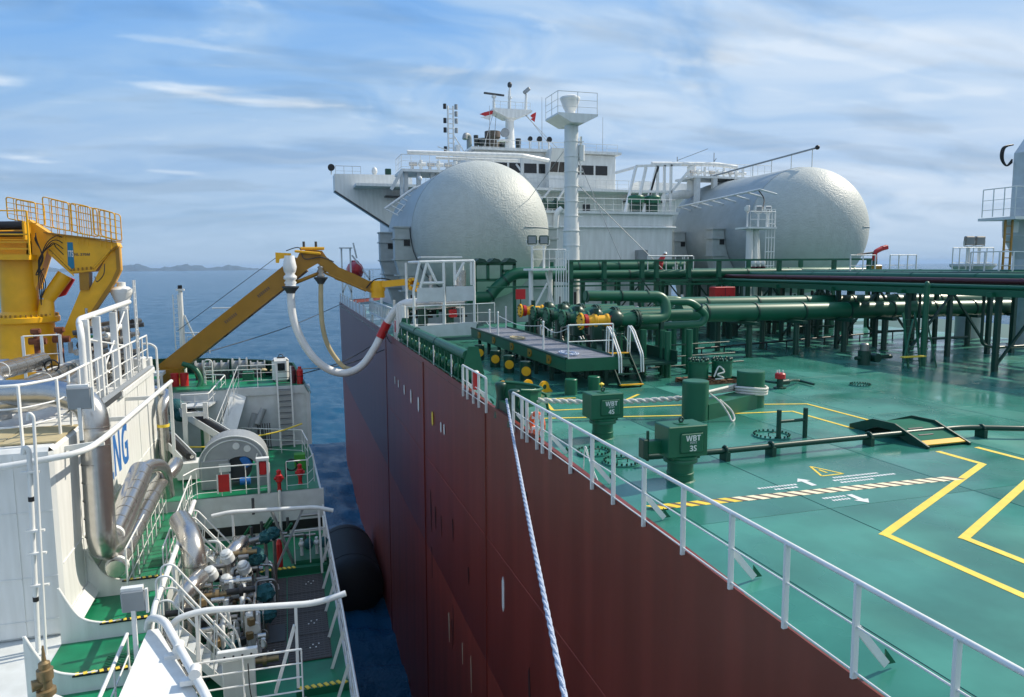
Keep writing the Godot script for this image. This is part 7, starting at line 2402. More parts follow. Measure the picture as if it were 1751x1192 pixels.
	for s in [[-3.75, -25.2, -6.0, "metal-clad pipe standing in front of the bright elbow pipe"], [-2.6, -29.3, -6.4, "metal-clad pipe standing behind the bright elbow pipe"]]:
		t = thing("clad_vessel", s[3], "pipe", Vector3(s[0], LOW, s[1]))
		b = B.new(t.position)
		b.tube(bend([Vector3(s[0], LOW, s[1]), Vector3(s[0], s[2], s[1]), Vector3(s[0] + 0.3, s[2] + 0.3, s[1] - 0.3), Vector3(s[0] + 0.5, s[2] + 0.2, s[1] - 1.2)], 0.4), 0.3, 16)
		part(t, "pipe", b, M.clad)
	var vl := ["uppermost", "left", "lower", "right"]
	var vi := 0
	for s in [Vector3(-2.42, -5.45, -27.2), Vector3(-2.95, -5.85, -26.8), Vector3(-2.45, -6.3, -27.0), Vector3(-1.9, -6.1, -27.6)]:
		t = thing("actuator_valve", "%s of four white domed valve heads above the metal pipes" % vl[vi], "valve", s - Vector3(0, 1.0, 0), "domed valve heads")
		vi += 1
		b = B.new(t.position)
		b.lathe([Vector2(0.2, -0.22), Vector2(0.23, -0.18), Vector2(0.23, 0.08), Vector2(0.19, 0.12), Vector2(0.19, 0.2), Vector2(0.12, 0.26), Vector2(0, 0.27)], s, Vector3(-0.25, 0.9, 0.35), 16)
		part(t, "head", b, M.offwhite)
		b = B.new(t.position)
		b.cyl(s - Vector3(0, 0.1, 0), s - Vector3(0, 1.0, 0), 0.06, -1, 8)
		flange(b, s - Vector3(0, 0.7, 0), Vector3.UP, 0.18, 0.1)
		part(t, "stem", b, M.steel)
	t = thing("pipework", "dense knot of steel pipes, flanges and valves on the lower deck", "pipework", Vector3(-2.4, LOW, -27))
	for i in 150:
		b = B.new(t.position)
		var q := Vector3(rng.randf_range(-3.7, -1.15), rng.randf_range(-8.3, -5.8), rng.randf_range(-30.8, -24.0))
		if q.y > -6.7 and q.x > -1.6: q.y = -7.4
		var hh := rng.randf_range(0.25, 0.8)
		match i % 6:
			0: b.cyl(q, q + Vector3(0, -hh, 0), 0.08, -1, 8)
			1: b.cyl(q, q + Vector3(hh, 0, 0), 0.09, -1, 8)
			2:
				b.cyl(q, q + Vector3(0.12, 0, 0), 0.19, -1, 12)
				b.cyl(q + Vector3(-0.4, 0, 0), q + Vector3(0.5, 0, 0), 0.1, -1, 10)
			3: b.tube(bend([q, q + Vector3(0.4, 0, 0.1), q + Vector3(0.45, -0.7, 0.1)], 0.2), 0.06, 8)
			4: b.tube(circle(q, 0.14, Vector3(0.8, 0, 0.6), Vector3.UP, 12), 0.018, 5, false)
			5: b.box(q, Vector3(0.22, 0.26, 0.2), Basis(Vector3.UP, 0.4), 0.03)
		part(t, "fitting", b, [M.clad, M.steel, M.clad, M.offwhite, M.steel, M.brass, M.offwhite, M.clad, M.black][i % 9])
	for i in 16:
		b = B.new(t.position)
		var q := Vector3(rng.randf_range(-3.7, -1.2), rng.randf_range(-7.9, -6.4), rng.randf_range(-26.0, -24.2))
		var l := rng.randf_range(2.0, 5.0)
		b.tube(bend([q - Vector3(0, 1.0, 0), q, q - Vector3(0, 0, l), q + Vector3([-0.6, 0.7][i % 2], 0, -l), q + Vector3([-0.6, 0.7][i % 2], -0.9, -l)], 0.25), [0.03, 0.05, 0.04, 0.07][i % 4], 8)
		part(t, "pipe_run", b, [M.clad, M.steel, M.clad, M.offwhite][i % 4])
	var cl := ["large green canvas-covered lump nearest the grating", "second green canvas-covered lump, just beside the near one", "green canvas-covered lump by the far stair", "small green canvas-covered lump at the back of the valves", "wide green canvas cover under the near stair", "low green canvas cover in front of the near stair", "green canvas cover on a valve by the far bar"]
	vi = 0
	for s in [[Vector3(-1.2, -6.9, -27.0), Vector3(0.42, 0.36, 0.5)], [Vector3(-1.15, -7.4, -26.3), Vector3(0.4, 0.34, 0.4)], [Vector3(-1.5, -6.1, -28.6), Vector3(0.4, 0.4, 0.45)], [Vector3(-1.2, -5.9, -30.0), Vector3(0.3, 0.3, 0.3)], [Vector3(-2.4, -7.75, -24.6), Vector3(0.6, 0.5, 0.5)], [Vector3(-3.05, -7.9, -24.2), Vector3(0.42, 0.5, 0.5)], [Vector3(-0.9, -6.2, -31.2), Vector3(0.32, 0.3, 0.3)]]:
		t = thing("canvas_cover", cl[vi], "cover", s[0])
		vi += 1
		b = B.new(t.position)
		var seg := 14
		var c: Vector3 = s[0]
		var e: Vector3 = s[1]
		var fr := FastNoiseLite.new()
		fr.seed = vi; fr.frequency = 2.8
		var pt := func(i: int, k: int) -> Vector3:
			var th := PI * i / 9.0
			var ph := TAU * k / seg
			var dd := Vector3(sin(th) * cos(ph), cos(th), sin(th) * sin(ph))
			return c + dd * e * 0.86 * (1.0 + 0.6 * fr.get_noise_3dv(dd * 1.1 + c))
		for i in 9:
			for k in seg:
				b.face(pt.call(i, k), pt.call(i, (k + 1) % seg), pt.call(i + 1, (k + 1) % seg), pt.call(i + 1, k), (pt.call(i, k) as Vector3) + (pt.call(i + 1, k) as Vector3) - c * 2.0)
		part(t, "canvas", b, M.canvas)
		b = B.new(t.position)
		b.cyl(c - Vector3(0.6, 0.1, 0), c, 0.12, -1, 10)
		b.cyl(c - Vector3(0, 0.2, 0), Vector3(c.x, LOW, c.z), 0.07, -1, 8)
		part(t, "pipe_stub", b, M.steel)
	t = thing("white_cabinet", "white pierced plate rack under the near stair", "cabinet", Vector3(-1.9, LOW, -21.6))
	b = B.new(t.position)
	b.box(Vector3(-1.75, -6.15, -21.3), Vector3(1.1, 0.3, 0.16), Basis.IDENTITY, 0.02)
	b.box(Vector3(-1.75, -7.2, -21.5), Vector3(0.9, 1.6, 0.1), Basis.IDENTITY, 0.02)
	part(t, "plate", b, M.white)
	b = B.new(t.position)
	for k in 4: b.cyl(Vector3(-2.1 + k * 0.24, -6.15, -21.21), Vector3(-2.1 + k * 0.24, -6.15, -21.2), 0.03, -1, 8)
	part(t, "bolt_holes", b, M.black, "", true)
	t = thing("white_column", "white round-faced upright housing beside the grating", "housing", Vector3(-1.5, LOW, -25.3))
	b = B.new(t.position)
	b.box(Vector3(-1.55, -7.6, -25.4), Vector3(0.5, 1.5, 0.3), Basis.IDENTITY, 0.05)
	b.cyl(Vector3(-1.5, -7.3, -25.25), Vector3(-1.5, -7.3, -25.1), 0.2, -1, 16)
	part(t, "housing", b, M.white)
	# dark gear under the raised deck and a red bottle
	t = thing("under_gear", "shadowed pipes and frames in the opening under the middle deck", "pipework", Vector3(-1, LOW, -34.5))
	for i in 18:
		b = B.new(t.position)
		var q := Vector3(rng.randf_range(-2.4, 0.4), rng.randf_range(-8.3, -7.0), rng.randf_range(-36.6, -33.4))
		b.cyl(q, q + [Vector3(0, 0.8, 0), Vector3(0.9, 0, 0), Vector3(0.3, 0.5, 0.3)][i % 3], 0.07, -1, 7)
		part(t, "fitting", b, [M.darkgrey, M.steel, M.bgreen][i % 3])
	t = thing("red_bottle", "red bottle standing by the raking stay under the far bar", "bottle", Vector3(-0.75, LOW, -32.6))
	b = B.new(t.position)
	b.lathe([Vector2(0.14, 0), Vector2(0.14, 1.2), Vector2(0.06, 1.4), Vector2(0, 1.42)], t.position, Vector3.UP, 14)
	part(t, "shell", b, M.signal)
	# fender between the ships
	t = thing("rubber_fender", "huge black rubber fender floating between the two hulls", "fender", Vector3(3.9, SEA_Y, -59))
	b = B.new(t.position)
	var pr := []
	for i in 9: pr.append(Vector2(2.4 * sin(PI * 0.5 * i / 8.0), -3.6 - 1.9 * cos(PI * 0.5 * i / 8.0)))
	for i in 9: pr.append(Vector2(2.4 * cos(PI * 0.5 * i / 8.0), 3.6 + 1.9 * sin(PI * 0.5 * i / 8.0)))
	b.lathe(pr, Vector3(3.95, SEA_Y + 1.3, -59), Vector3.BACK, 32, true)
	part(t, "body", b, M.rubber)
	for k in 2:
		b = B.new(t.position)
		b.tube(circle(Vector3(3.95, SEA_Y + 1.3, -62.0 + k * 6.0), 2.41, Vector3.RIGHT, Vector3.UP, 28), 0.03, 6, false)
		part(t, "tyre_net", b, M.rubber)

func build_bunker_bow() -> void:
	var t: Node3D
	var b: B
	# hose drum under an arched grey cover
	t = thing("hose_drum", "grey arched hose drum cover with round windows, on the middle deck", "drum", Vector3(-2.9, MID, -39.2))
	var po := []
	for i in 21:
		var a := PI * i / 20.0
		po.append(Vector2(1.62 * cos(a), 1.25 + 1.4 * sin(a)))
	po.append(Vector2(-1.62, 0.55))
	po.append(Vector2(-0.5, 0.55))
	for i in 13:
		var a := PI - PI * i / 12.0
		po.append(Vector2(0.3 + 0.8 * cos(a), 0.95 + 0.66 * sin(a)))
	po.append(Vector2(1.1, 0.0))
	po.append(Vector2(1.62, 0.0))
	b = B.new(t.position)
	b.prism(po, Vector3(-2.88, MID, -39.4), Vector3.RIGHT, Vector3.UP, 1.8)
	part(t, "arched_cover", b, M.grey)
	b = B.new(t.position)
	for r in [1.63, 1.4]:
		var q := []
		for i in 21: q.append(Vector3(-2.88 + r * cos(PI * i / 20.0), MID + 1.25 + r * 0.866 * sin(PI * i / 20.0), -38.5))
		b.tube(q, 0.04, 6)
	part(t, "rim", b, M.offwhite)
	b = B.new(t.position)
	b.box(Vector3(-3.75, MID + 0.75, -38.75), Vector3(1.35, 1.5, 0.6), Basis.IDENTITY, 0.04)
	part(t, "control_cabinet", b, M.grey)
	b = B.new(t.position)
	b.box(Vector3(-3.3, MID + 1.1, -38.43), Vector3(0.55, 0.42, 0.03))
	part(t, "cabinet_window", b, M.offwhite)
	for s in [Vector2(-2.72, 2.15), Vector2(-2.2, 1.98)]:
		b = B.new(t.position)
		b.cyl(Vector3(s.x, MID + s.y, -38.5), Vector3(s.x, MID + s.y, -38.46), 0.17, -1, 18)
		part(t, "round_window", b, M.offwhite)
	b = B.new(t.position)
	b.box(Vector3(-1.78, MID + 1.55, -38.48), Vector3(0.06, 0.3, 0.02), Basis(Vector3.BACK, -0.3))
	b.box(Vector3(-1.7, MID + 1.42, -38.48), Vector3(0.2, 0.06, 0.02), Basis(Vector3.BACK, -0.3))
	part(t, "white_mark", b, M.white)
	b = B.new(t.position)
	b.cyl(Vector3(-2.75, MID + 0.95, -40.0), Vector3(-2.75, MID + 0.95, -38.9), 0.72, -1, 20)
	part(t, "drum_core", b, M.darkgrey)
	t = thing("blue_pump", "bright blue pump housing inside the arched drum cover", "pump", Vector3(-2.2, MID, -38.3))
	b = B.new(t.position)
	b.box(Vector3(-2.3, MID + 1.3, -38.7), Vector3(0.4, 0.6, 0.4), Basis(Vector3.BACK, 0.5), 0.04)
	part(t, "upper_housing", b, M.blue)
	b = B.new(t.position)
	b.cyl(Vector3(-2.6, MID + 0.4, -38.2), Vector3(-2.1, MID + 0.4, -38.2), 0.2, -1, 12)
	part(t, "housing", b, M.blue)
	# front edge railing, red panels, hydrants
	railing("drum_railing", "white railing in front of the arched drum", [Vector3(-4.95, MID, -36.2), Vector3(-4.5, MID, -37.3), Vector3(-1.15, MID, -37.3)], 1.45, M.white, {"step": 1.1, "top": 0.035, "mid": 0.02, "levels": [1.0, 0.55, 0.15], "bent": 0.2})
	t = thing("fire_board", "red board with white edges hung on the railing before the drum", "panel", Vector3(-3.25, MID, -37.2))
	b = B.new(t.position)
	b.box(Vector3(-3.27, MID + 0.65, -37.22), Vector3(0.5, 0.85, 0.05))
	part(t, "board", b, M.signal)
	b = B.new(t.position)
	for x in [-3.56, -2.98]: b.box(Vector3(x, MID + 0.62, -37.22), Vector3(0.07, 0.95, 0.06))
	part(t, "white_edge", b, M.white)
	t = thing("hose_box", "white open frame box holding a red hose reel at the railing's end", "box", Vector3(-1.45, MID, -37.2))
	for x in [-1.68, -1.22]:
		b = B.new(t.position)
		b.box(Vector3(x, MID + 0.85, -37.2), Vector3(0.1, 1.7, 0.3))
		part(t, "upright", b, M.white)
	b = B.new(t.position)
	b.box(Vector3(-1.45, MID + 1.72, -37.2), Vector3(0.6, 0.12, 0.36))
	part(t, "lid", b, M.white)
	b = B.new(t.position)
	b.box(Vector3(-1.45, MID + 1.25, -37.2), Vector3(0.34, 0.66, 0.24), Basis.IDENTITY, 0.05)
	part(t, "red_reel", b, M.signal)
	for s in [[Vector3(-0.72, MID, -37.4), "red hydrant right of the drum railing, on a tall white stem"], [Vector3(0.3, MID, -38.2), "second red hydrant, by the green locker at the vessel's edge"]]:
		t = thing("hydrant", s[1], "hydrant", s[0])
		b = B.new(t.position)
		b.lathe([Vector2(0.12, 0), Vector2(0.09, 0.1), Vector2(0.1, 0.4), Vector2(0.17, 0.45), Vector2(0.17, 0.75), Vector2(0.1, 0.8), Vector2(0.12, 1.0), Vector2(0, 1.08)], s[0], Vector3.UP, 12)
		b.cyl(s[0] + Vector3(-0.24, 0.6, 0), s[0] + Vector3(0.24, 0.6, 0), 0.08, -1, 8)
		part(t, "body", b, M.signal)
	t = thing("stand_pipe", "white stand pipe on the front of the middle deck under the red hydrant", "pipe", Vector3(-0.72, LOW, -37.0))
	b = B.new(t.position)
	b.cyl(Vector3(-0.72, LOW, -37.0), Vector3(-0.72, MID + 0.1, -37.0), 0.07, -1, 10)
	part(t, "pipe", b, M.white)
	railing("corner_railing", "white railing around the right front corner of the middle deck", [Vector3(-0.35, MID, -37.3), Vector3(0.65, MID, -37.3), Vector3(1.0, MID, -38.4)], 1.45, M.white, {"step": 0.9, "levels": [1.0, 0.5, 0.15]})
	t = thing("green_locker", "bright green locker at the vessel's edge below the stepped ladder", "locker", Vector3(0.35, MID, -41.0))
	b = B.new(t.position)
	b.box(Vector3(0.35, MID + 0.45, -41.0), Vector3(0.6, 0.9, 0.5), Basis.IDENTITY, 0.03)
	part(t, "body", b, M.funnelgreen)
	t = thing("hose_loop", "black hose looped beside the green locker", "hose", Vector3(-0.1, MID, -40.0))
	b = B.new(t.position)
	b.tube(circle(Vector3(-0.1, MID + 0.6, -39.8), 0.3, Vector3.RIGHT, Vector3.UP, 16), 0.05, 6, false)
	b.cyl(Vector3(-0.4, MID, -39.8), Vector3(-0.4, MID + 0.7, -39.8), 0.05, -1, 6)
	part(t, "hose", b, M.black)
	# slanting railing in front of the well
	railing("well_railing", "long white railing slanting across in front of the grey bulkhead", [Vector3(-4.3, MID, -50.5), Vector3(-4.2, MID, -46.9), Vector3(0.55, MID, -44.4), Vector3(0.8, MID, -41.6)], 1.45, M.white, {"step": 1.2, "top": 0.035, "mid": 0.02, "levels": [1.0, 0.55, 0.15]})
	t = thing("warning_tape", "yellow and black tape stretched across the middle deck", "tape", Vector3(-3, -5.4, -44))
	for s in [[Vector3(-6.4, -5.0, -43.5), Vector3(-4.4, -5.15, -43.5), Vector3(-2.6, -5.2, -43.3)], [Vector3(-2.2, -4.9, -44.2), Vector3(-0.8, -4.75, -44.4), Vector3(0.6, -4.4, -44.6)]]:
		b = B.new(t.position)
		b.tube(curve(s), 0.05, 5)
		part(t, "tape", b, M.lineyellow)
	t = thing("bulkhead_ladder", "grey stepped ladder on the bulkhead up to the bow deck", "ladder", Vector3(-0.3, MID, -46.6))
	ladder(t, Vector3(-0.35, FORE + 1.3, -47.0), Vector3(-0.3, MID, -46.4), Vector3.RIGHT, 0.82, M.white, 0.35, 0.03, M.darkgrey)
	for k in 10:
		b = B.new(t.position)
		b.box(Vector3(-0.34, MID + 0.25 + k * 0.36, -46.55 - k * 0.038), Vector3(0.74, 0.05, 0.2))
		part(t, "tread", b, M.grey)
	railing("bow_railing", "white railing on the front edge of the bow deck above the bulkhead", [Vector3(-4.4, MID + 0.3, -43.6), Vector3(-3.0, FORE, -47.2), Vector3(-0.8, FORE, -47.2)], 1.4, M.white, {"step": 1.1, "levels": [1.0, 0.66, 0.33, 0.02]})
	t = thing("pump_group", "grey hydraulic gear leaning against the bulkhead in the well", "pump", Vector3(-2.0, MID, -45.8))
	b = B.new(t.position)
	b.beam(Vector3(-2.6, MID + 0.2, -46.2), Vector3(-2.0, MID + 2.2, -46.6), 0.4, 0.5)
	b.cyl(Vector3(-2.0, MID + 1.6, -46.3), Vector3(-1.6, MID + 2.5, -46.5), 0.2, -1, 10)
	part(t, "housing", b, M.grey)
	b = B.new(t.position)
	for k in 6: b.cyl(Vector3(-1.9 + k * 0.13, MID, -46.0), Vector3(-2.0 + k * 0.14, MID + 1.6, -46.4), 0.035, -1, 6)
	b.box(Vector3(-1.7, MID + 0.7, -46.2), Vector3(0.25, 1.2, 0.3), Basis(Vector3.BACK, 0.2))
	part(t, "hoses", b, M.darkgrey)
	# deck house on the bow, red and blue drums
	t = thing("bow_cabin", "small white cabin with a square window on the bow's right corner", "cabin", Vector3(-0.6, FORE, -50))
	b = B.new(t.position)
	b.box(Vector3(-0.55, FORE + 0.75, -49.6), Vector3(1.05, 1.5, 1.0), Basis.IDENTITY, 0.14)
	part(t, "body", b, M.white)
	b = B.new(t.position)
	b.box(Vector3(-0.5, FORE + 0.98, -49.08), Vector3(0.44, 0.48, 0.04))
	part(t, "window", b, M.glass)
	b = B.new(t.position)
	b.tube(circle(Vector3(-0.5, FORE + 1.62, -49.5), 0.14, Vector3.RIGHT, Vector3.UP, 12), 0.03, 6, false)
	b.box(Vector3(-0.5, FORE + 1.55, -49.5), Vector3(0.5, 0.1, 0.1))
	part(t, "lamp", b, M.darkgrey)
	for s in [[Vector3(0.2, FORE, -48.3), M.maroon, "dark blue-red canister beside the bow cabin"], [Vector3(0.62, FORE, -48.0), M.signal, "orange red canister at the bow's right edge"]]:
		t = thing("canister", s[2], "canister", s[0])
		b = B.new(t.position)
		b.lathe([Vector2(0.2, 0), Vector2(0.2, 0.85), Vector2(0.12, 0.95), Vector2(0.1, 1.1), Vector2(0, 1.1)], s[0], Vector3.UP, 14)
		part(t, "shell", b, s[1])
		b = B.new(t.position)
		b.tube(circle((s[0] as Vector3) + Vector3(0, 0.5, 0), 0.215, Vector3.RIGHT, Vector3.BACK, 14), 0.02, 5, false)
		part(t, "hoop", b, M.black)
	# winches
	var wl := ["leftmost grey mooring winch on the bow", "second grey mooring winch from the left on the bow", "third grey mooring winch from the left on the bow", "small rightmost grey warping drum on the bow"]
	for i in 4:
		var c := Vector3(-5.5 + i * 1.15, FORE + 0.7, -52.3)
		var r: float = [0.55, 0.5, 0.62, 0.38][i]
		t = thing("mooring_winch", wl[i], "winch", c - Vector3(0, 0.7, 0), "winches on the bow")
		b = B.new(t.position)
		b.cyl(c - Vector3(0.45, 0, 0), c + Vector3(0.45, 0, 0), r * 0.7, -1, 16)
		part(t, "drum", b, M.grey)
		for x in [-0.45, 0.0, 0.45]:
			b = B.new(t.position)
			b.cyl(c + Vector3(x - 0.04, 0, 0), c + Vector3(x + 0.04, 0, 0), r, -1, 18)
			part(t, "flange", b, M.grey)
		b = B.new(t.position)
		b.box(c - Vector3(0, 0.5, 0), Vector3(0.9, 0.5, 0.8))
		part(t, "bed", b, M.darkgrey)
	railing("winch_barrier", "low white barrier with an arched gate before the bow winches", [Vector3(-5.2, FORE, -50.6), Vector3(-1.8, FORE, -50.2)], 0.75, M.white, {"step": 1.7, "levels": [1.0]})
	t = thing("arched_gate", "narrow white hooped ladder gate in front of the bow winches", "gate", Vector3(-5.0, FORE, -50.3))
	b = B.new(t.position)
	b.tube(bend([Vector3(-5.25, FORE, -50.3), Vector3(-5.25, FORE + 1.5, -50.3), Vector3(-4.75, FORE + 1.5, -50.3), Vector3(-4.75, FORE, -50.3)], 0.25), 0.045, 8)
	for y in [0.35, 0.7, 1.05]: b.cyl(Vector3(-5.25, FORE + y, -50.3), Vector3(-4.75, FORE + y, -50.3), 0.03, -1, 6)
	part(t, "hoop", b, M.white)
	t = thing("deck_box", "olive grey box on the bow deck in front of the winches", "box", Vector3(-2.6, FORE, -50.6))
	b = B.new(t.position)
	b.box(Vector3(-2.6, FORE + 0.3, -50.6), Vector3(0.7, 0.6, 0.5), Basis.IDENTITY, 0.03)
	part(t, "body", b, M.bgreen)
	var ml := ["far left", "left", "middle", "right", "far right"]
	for i in 5:
		t = thing("mushroom_vent", "%s of five pale capped mushroom vents inside the bow bulwark" % ml[i], "vent", Vector3(-2.9 + i * 0.62, FORE, -52.6 + i * 0.5), "mushroom vents on the bow")
		b = B.new(t.position)
		b.cyl(t.position, t.position + Vector3(0, 0.5, 0), 0.1, -1, 10)
		part(t, "stem", b, M.bgreen)
		b = B.new(t.position)
		b.lathe([Vector2(0.22, 0.48), Vector2(0.22, 0.54), Vector2(0.1, 0.62), Vector2(0, 0.62)], t.position, Vector3.UP, 14)
		part(t, "cap", b, M.beige)
	# hose frames, troughs
	t = thing("hose_gantry", "white goalpost frame over the black hoses", "frame", Vector3(-5.1, MID, -44.5))
	for x in [-5.75, -4.65]:
		b = B.new(t.position)
		b.box(Vector3(x, -4.4, -44.2), Vector3(0.24, 3.4, 0.24))
		part(t, "post", b, M.white)
	b = B.new(t.position)
	b.box(Vector3(-5.2, -3.35, -44.2), Vector3(1.1, 0.24, 0.2))
	part(t, "crossbar", b, M.white)
	t = thing("hose_basket", "white railed basket tray behind the goalpost frame", "basket", Vector3(-5.0, -3.4, -46))
	railing("x", "", [Vector3(-6.1, -3.2, -45.6), Vector3(-4.6, -3.2, -45.6), Vector3(-3.9, -2.6, -49.0), Vector3(-5.1, -2.6, -49.6)], 0.75, M.white, {"parent": t, "step": 0.8, "levels": [1.0, 0.45], "bent": 0.2, "top": 0.04})
	b = B.new(t.position)
	b.prism([Vector2(-6.1, -45.6), Vector2(-4.6, -45.6), Vector2(-3.9, -49.0), Vector2(-5.2, -49.6)], Vector3(0, -3.2, 0), Vector3.RIGHT, Vector3.BACK, 0.1)
	part(t, "tray", b, M.offwhite)
	for s in [["left grey hose trough slanting down to the drum", Vector3(-8.2, -3.9, -47), Vector3(-5.2, -5.2, -40.6)], ["right grey hose trough slanting down to the drum", Vector3(-7.4, -3.2, -48.5), Vector3(-2.9, -4.6, -41.2)]]:
		t = thing("hose_trough", s[0], "trough", s[1])
		var p: Vector3 = s[1]
		var q: Vector3 = s[2]
		var sd := (q - p).cross(Vector3.UP).normalized()
		b = B.new(t.position)
		b.beam(p, q, 0.7, 0.06)
		for g in [-0.35, 0.35]: b.beam(p + sd * g + Vector3(0, 0.15, 0), q + sd * g + Vector3(0, 0.15, 0), 0.05, 0.42)
		part(t, "channel", b, M.offwhite)
		b = B.new(t.position)
		for f in [0.15, 0.55, 0.9]:
			var m := p.lerp(q, f)
			b.box(Vector3(m.x, (m.y + MID) * 0.5, m.z), Vector3(0.15, m.y - MID, 0.15))
		part(t, "leg", b, M.bgreen)
		var h := thing("black_hose", "black transfer hose lying in the %s grey trough" % ("left" if p.x < -8 else "right"), "hose", p)
		b = B.new(h.position)
		b.tube(curve([p + sd * 0.12 + Vector3(0, 0.3, 0), p.lerp(q, 0.4) + Vector3(0, 0.26, 0), q + Vector3(0, 0.3, 0)]), 0.17, 12)
		part(h, "hose", b, M.rubber)
		h = thing("steel_hose", "silver hose lying beside the black one in the %s grey trough" % ("left" if p.x < -8 else "right"), "hose", p)
		b = B.new(h.position)
		b.tube(curve([p - sd * 0.16 + Vector3(0, 0.26, 0), p.lerp(q, 0.5) - sd * 0.2 + Vector3(0, 0.22, 0), q - sd * 0.16 + Vector3(0, 0.26, 0)]), 0.11, 10)
		part(h, "hose", b, M.clad)
	t = thing("drip_box", "white open box under the end of the left hose trough", "box", Vector3(-5.4, MID, -42))
	b = B.new(t.position)
	b.prism([Vector2(-0.65, 1.0), Vector2(-0.45, 0.15), Vector2(0.6, 0.15), Vector2(0.7, 1.0)], Vector3(-5.3, MID, -40.9), Vector3.RIGHT, Vector3.UP, 1.2)
	part(t, "box", b, M.white)
	for s in [["teal canvas-wrapped machine left of the goalpost frame", Vector3(-6.9, -4.6, -44.6), Vector3(0.6, 1.0, 0.7)], ["upper teal canvas bundle above the left trough", Vector3(-6.5, -3.3, -46.4), Vector3(0.6, 0.55, 0.5)]]:
		t = thing("canvas_bundle", s[0], "cover", s[1])
		b = B.new(t.position)
		b.ball(s[1], s[2], 12)
		b.ball((s[1] as Vector3) + Vector3(0.3, -0.4, 0.2), (s[2] as Vector3) * 0.8, 10)
		part(t, "canvas", b, M.canvas)
	t = thing("green_tank", "pale green round-topped tank left of the hose basket", "tank", Vector3(-7.2, MID, -48))
	b = B.new(t.position)
	b.lathe([Vector2(0.85, 0), Vector2(0.85, 3.0), Vector2(0.75, 3.1), Vector2(0, 3.12)], t.position, Vector3.UP, 20)
	part(t, "shell", b, M.bgreen)
	for i in 2:
		t = thing("red_drum", "%s of two bright red drums at the foot of the loading boom" % ["left", "right"][i], "drum", Vector3(-6.9 + i * 0.55, FORE, -49.6), "red drums by the loading boom")
		b = B.new(t.position)
		b.lathe([Vector2(0.25, 0), Vector2(0.25, 0.8), Vector2(0.23, 0.82), Vector2(0, 0.82)], t.position, Vector3.UP, 16)
		part(t, "shell", b, M.signal)
	t = thing("green_hose", "fat green hose arching down beside the red drums", "hose", Vector3(-5.6, FORE, -49.4))
	b = B.new(t.position)
	b.tube(curve([Vector3(-6.4, FORE + 1.4, -49.6), Vector3(-5.7, FORE + 1.1, -49.4), Vector3(-5.35, FORE + 0.3, -49.2), Vector3(-5.7, FORE - 0.4, -48.8)]), 0.16, 12)
	part(t, "hose", b, M.bgreen)
	t = thing("equipment_rack", "white boxy rack of grey gear left of the loading boom", "rack", Vector3(-8.4, FORE, -49))
	b = B.new(t.position)
	b.box(Vector3(-8.3, FORE + 0.9, -49.4), Vector3(1.7, 0.2, 1.2))
	b.box(Vector3(-8.3, FORE + 0.1, -49.0), Vector3(1.7, 0.2, 1.2))
	for x in [-9.1, -7.55]: b.box(Vector3(x, FORE + 0.3, -48.9), Vector3(0.14, 1.4, 0.14))
	part(t, "frame", b, M.white)
	b = B.new(t.position)
	b.box(Vector3(-8.6, FORE + 1.3, -49.6), Vector3(0.9, 0.7, 0.7), Basis(Vector3.BACK, 0.5), 0.05)
	b.cyl(Vector3(-9.0, FORE + 0.45, -48.6), Vector3(-7.6, FORE + 0.45, -48.6), 0.2, -1, 12)
	part(t, "gear", b, M.grey)
	# fore mast
	t = thing("fore_mast", "slim white ladder mast with a raking stay on the bow", "mast", Vector3(-6.9, FORE, -54))
	b = B.new(t.position)
	b.cyl(Vector3(-6.85, FORE, -54), Vector3(-6.85, 3.4, -54), 0.14, -1, 10)
	b.box(Vector3(-6.85, 3.42, -54), Vector3(0.5, 0.12, 0.4))
	part(t, "pole", b, M.white)
	b = B.new(t.position)
	b.beam(Vector3(-6.7, 1.7, -54), Vector3(-5.7, -1.0, -54), 0.12, 0.12)
	part(t, "stay", b, M.white)
	ladder(t, Vector3(-7.15, 3.1, -53.8), Vector3(-7.15, FORE, -53.8), Vector3.RIGHT, 0.3, M.white, 0.3, 0.022)
	b = B.new(t.position)
	b.box(Vector3(-6.85, 3.6, -54), Vector3(0.26, 0.25, 0.2))
	part(t, "lamp", b, M.black)
	railing("x", "", [Vector3(-6.6, -1.0, -54), Vector3(-5.2, -1.0, -54)], 1.2, M.white, {"parent": t, "step": 0.5, "levels": [1.0, 0.5]})

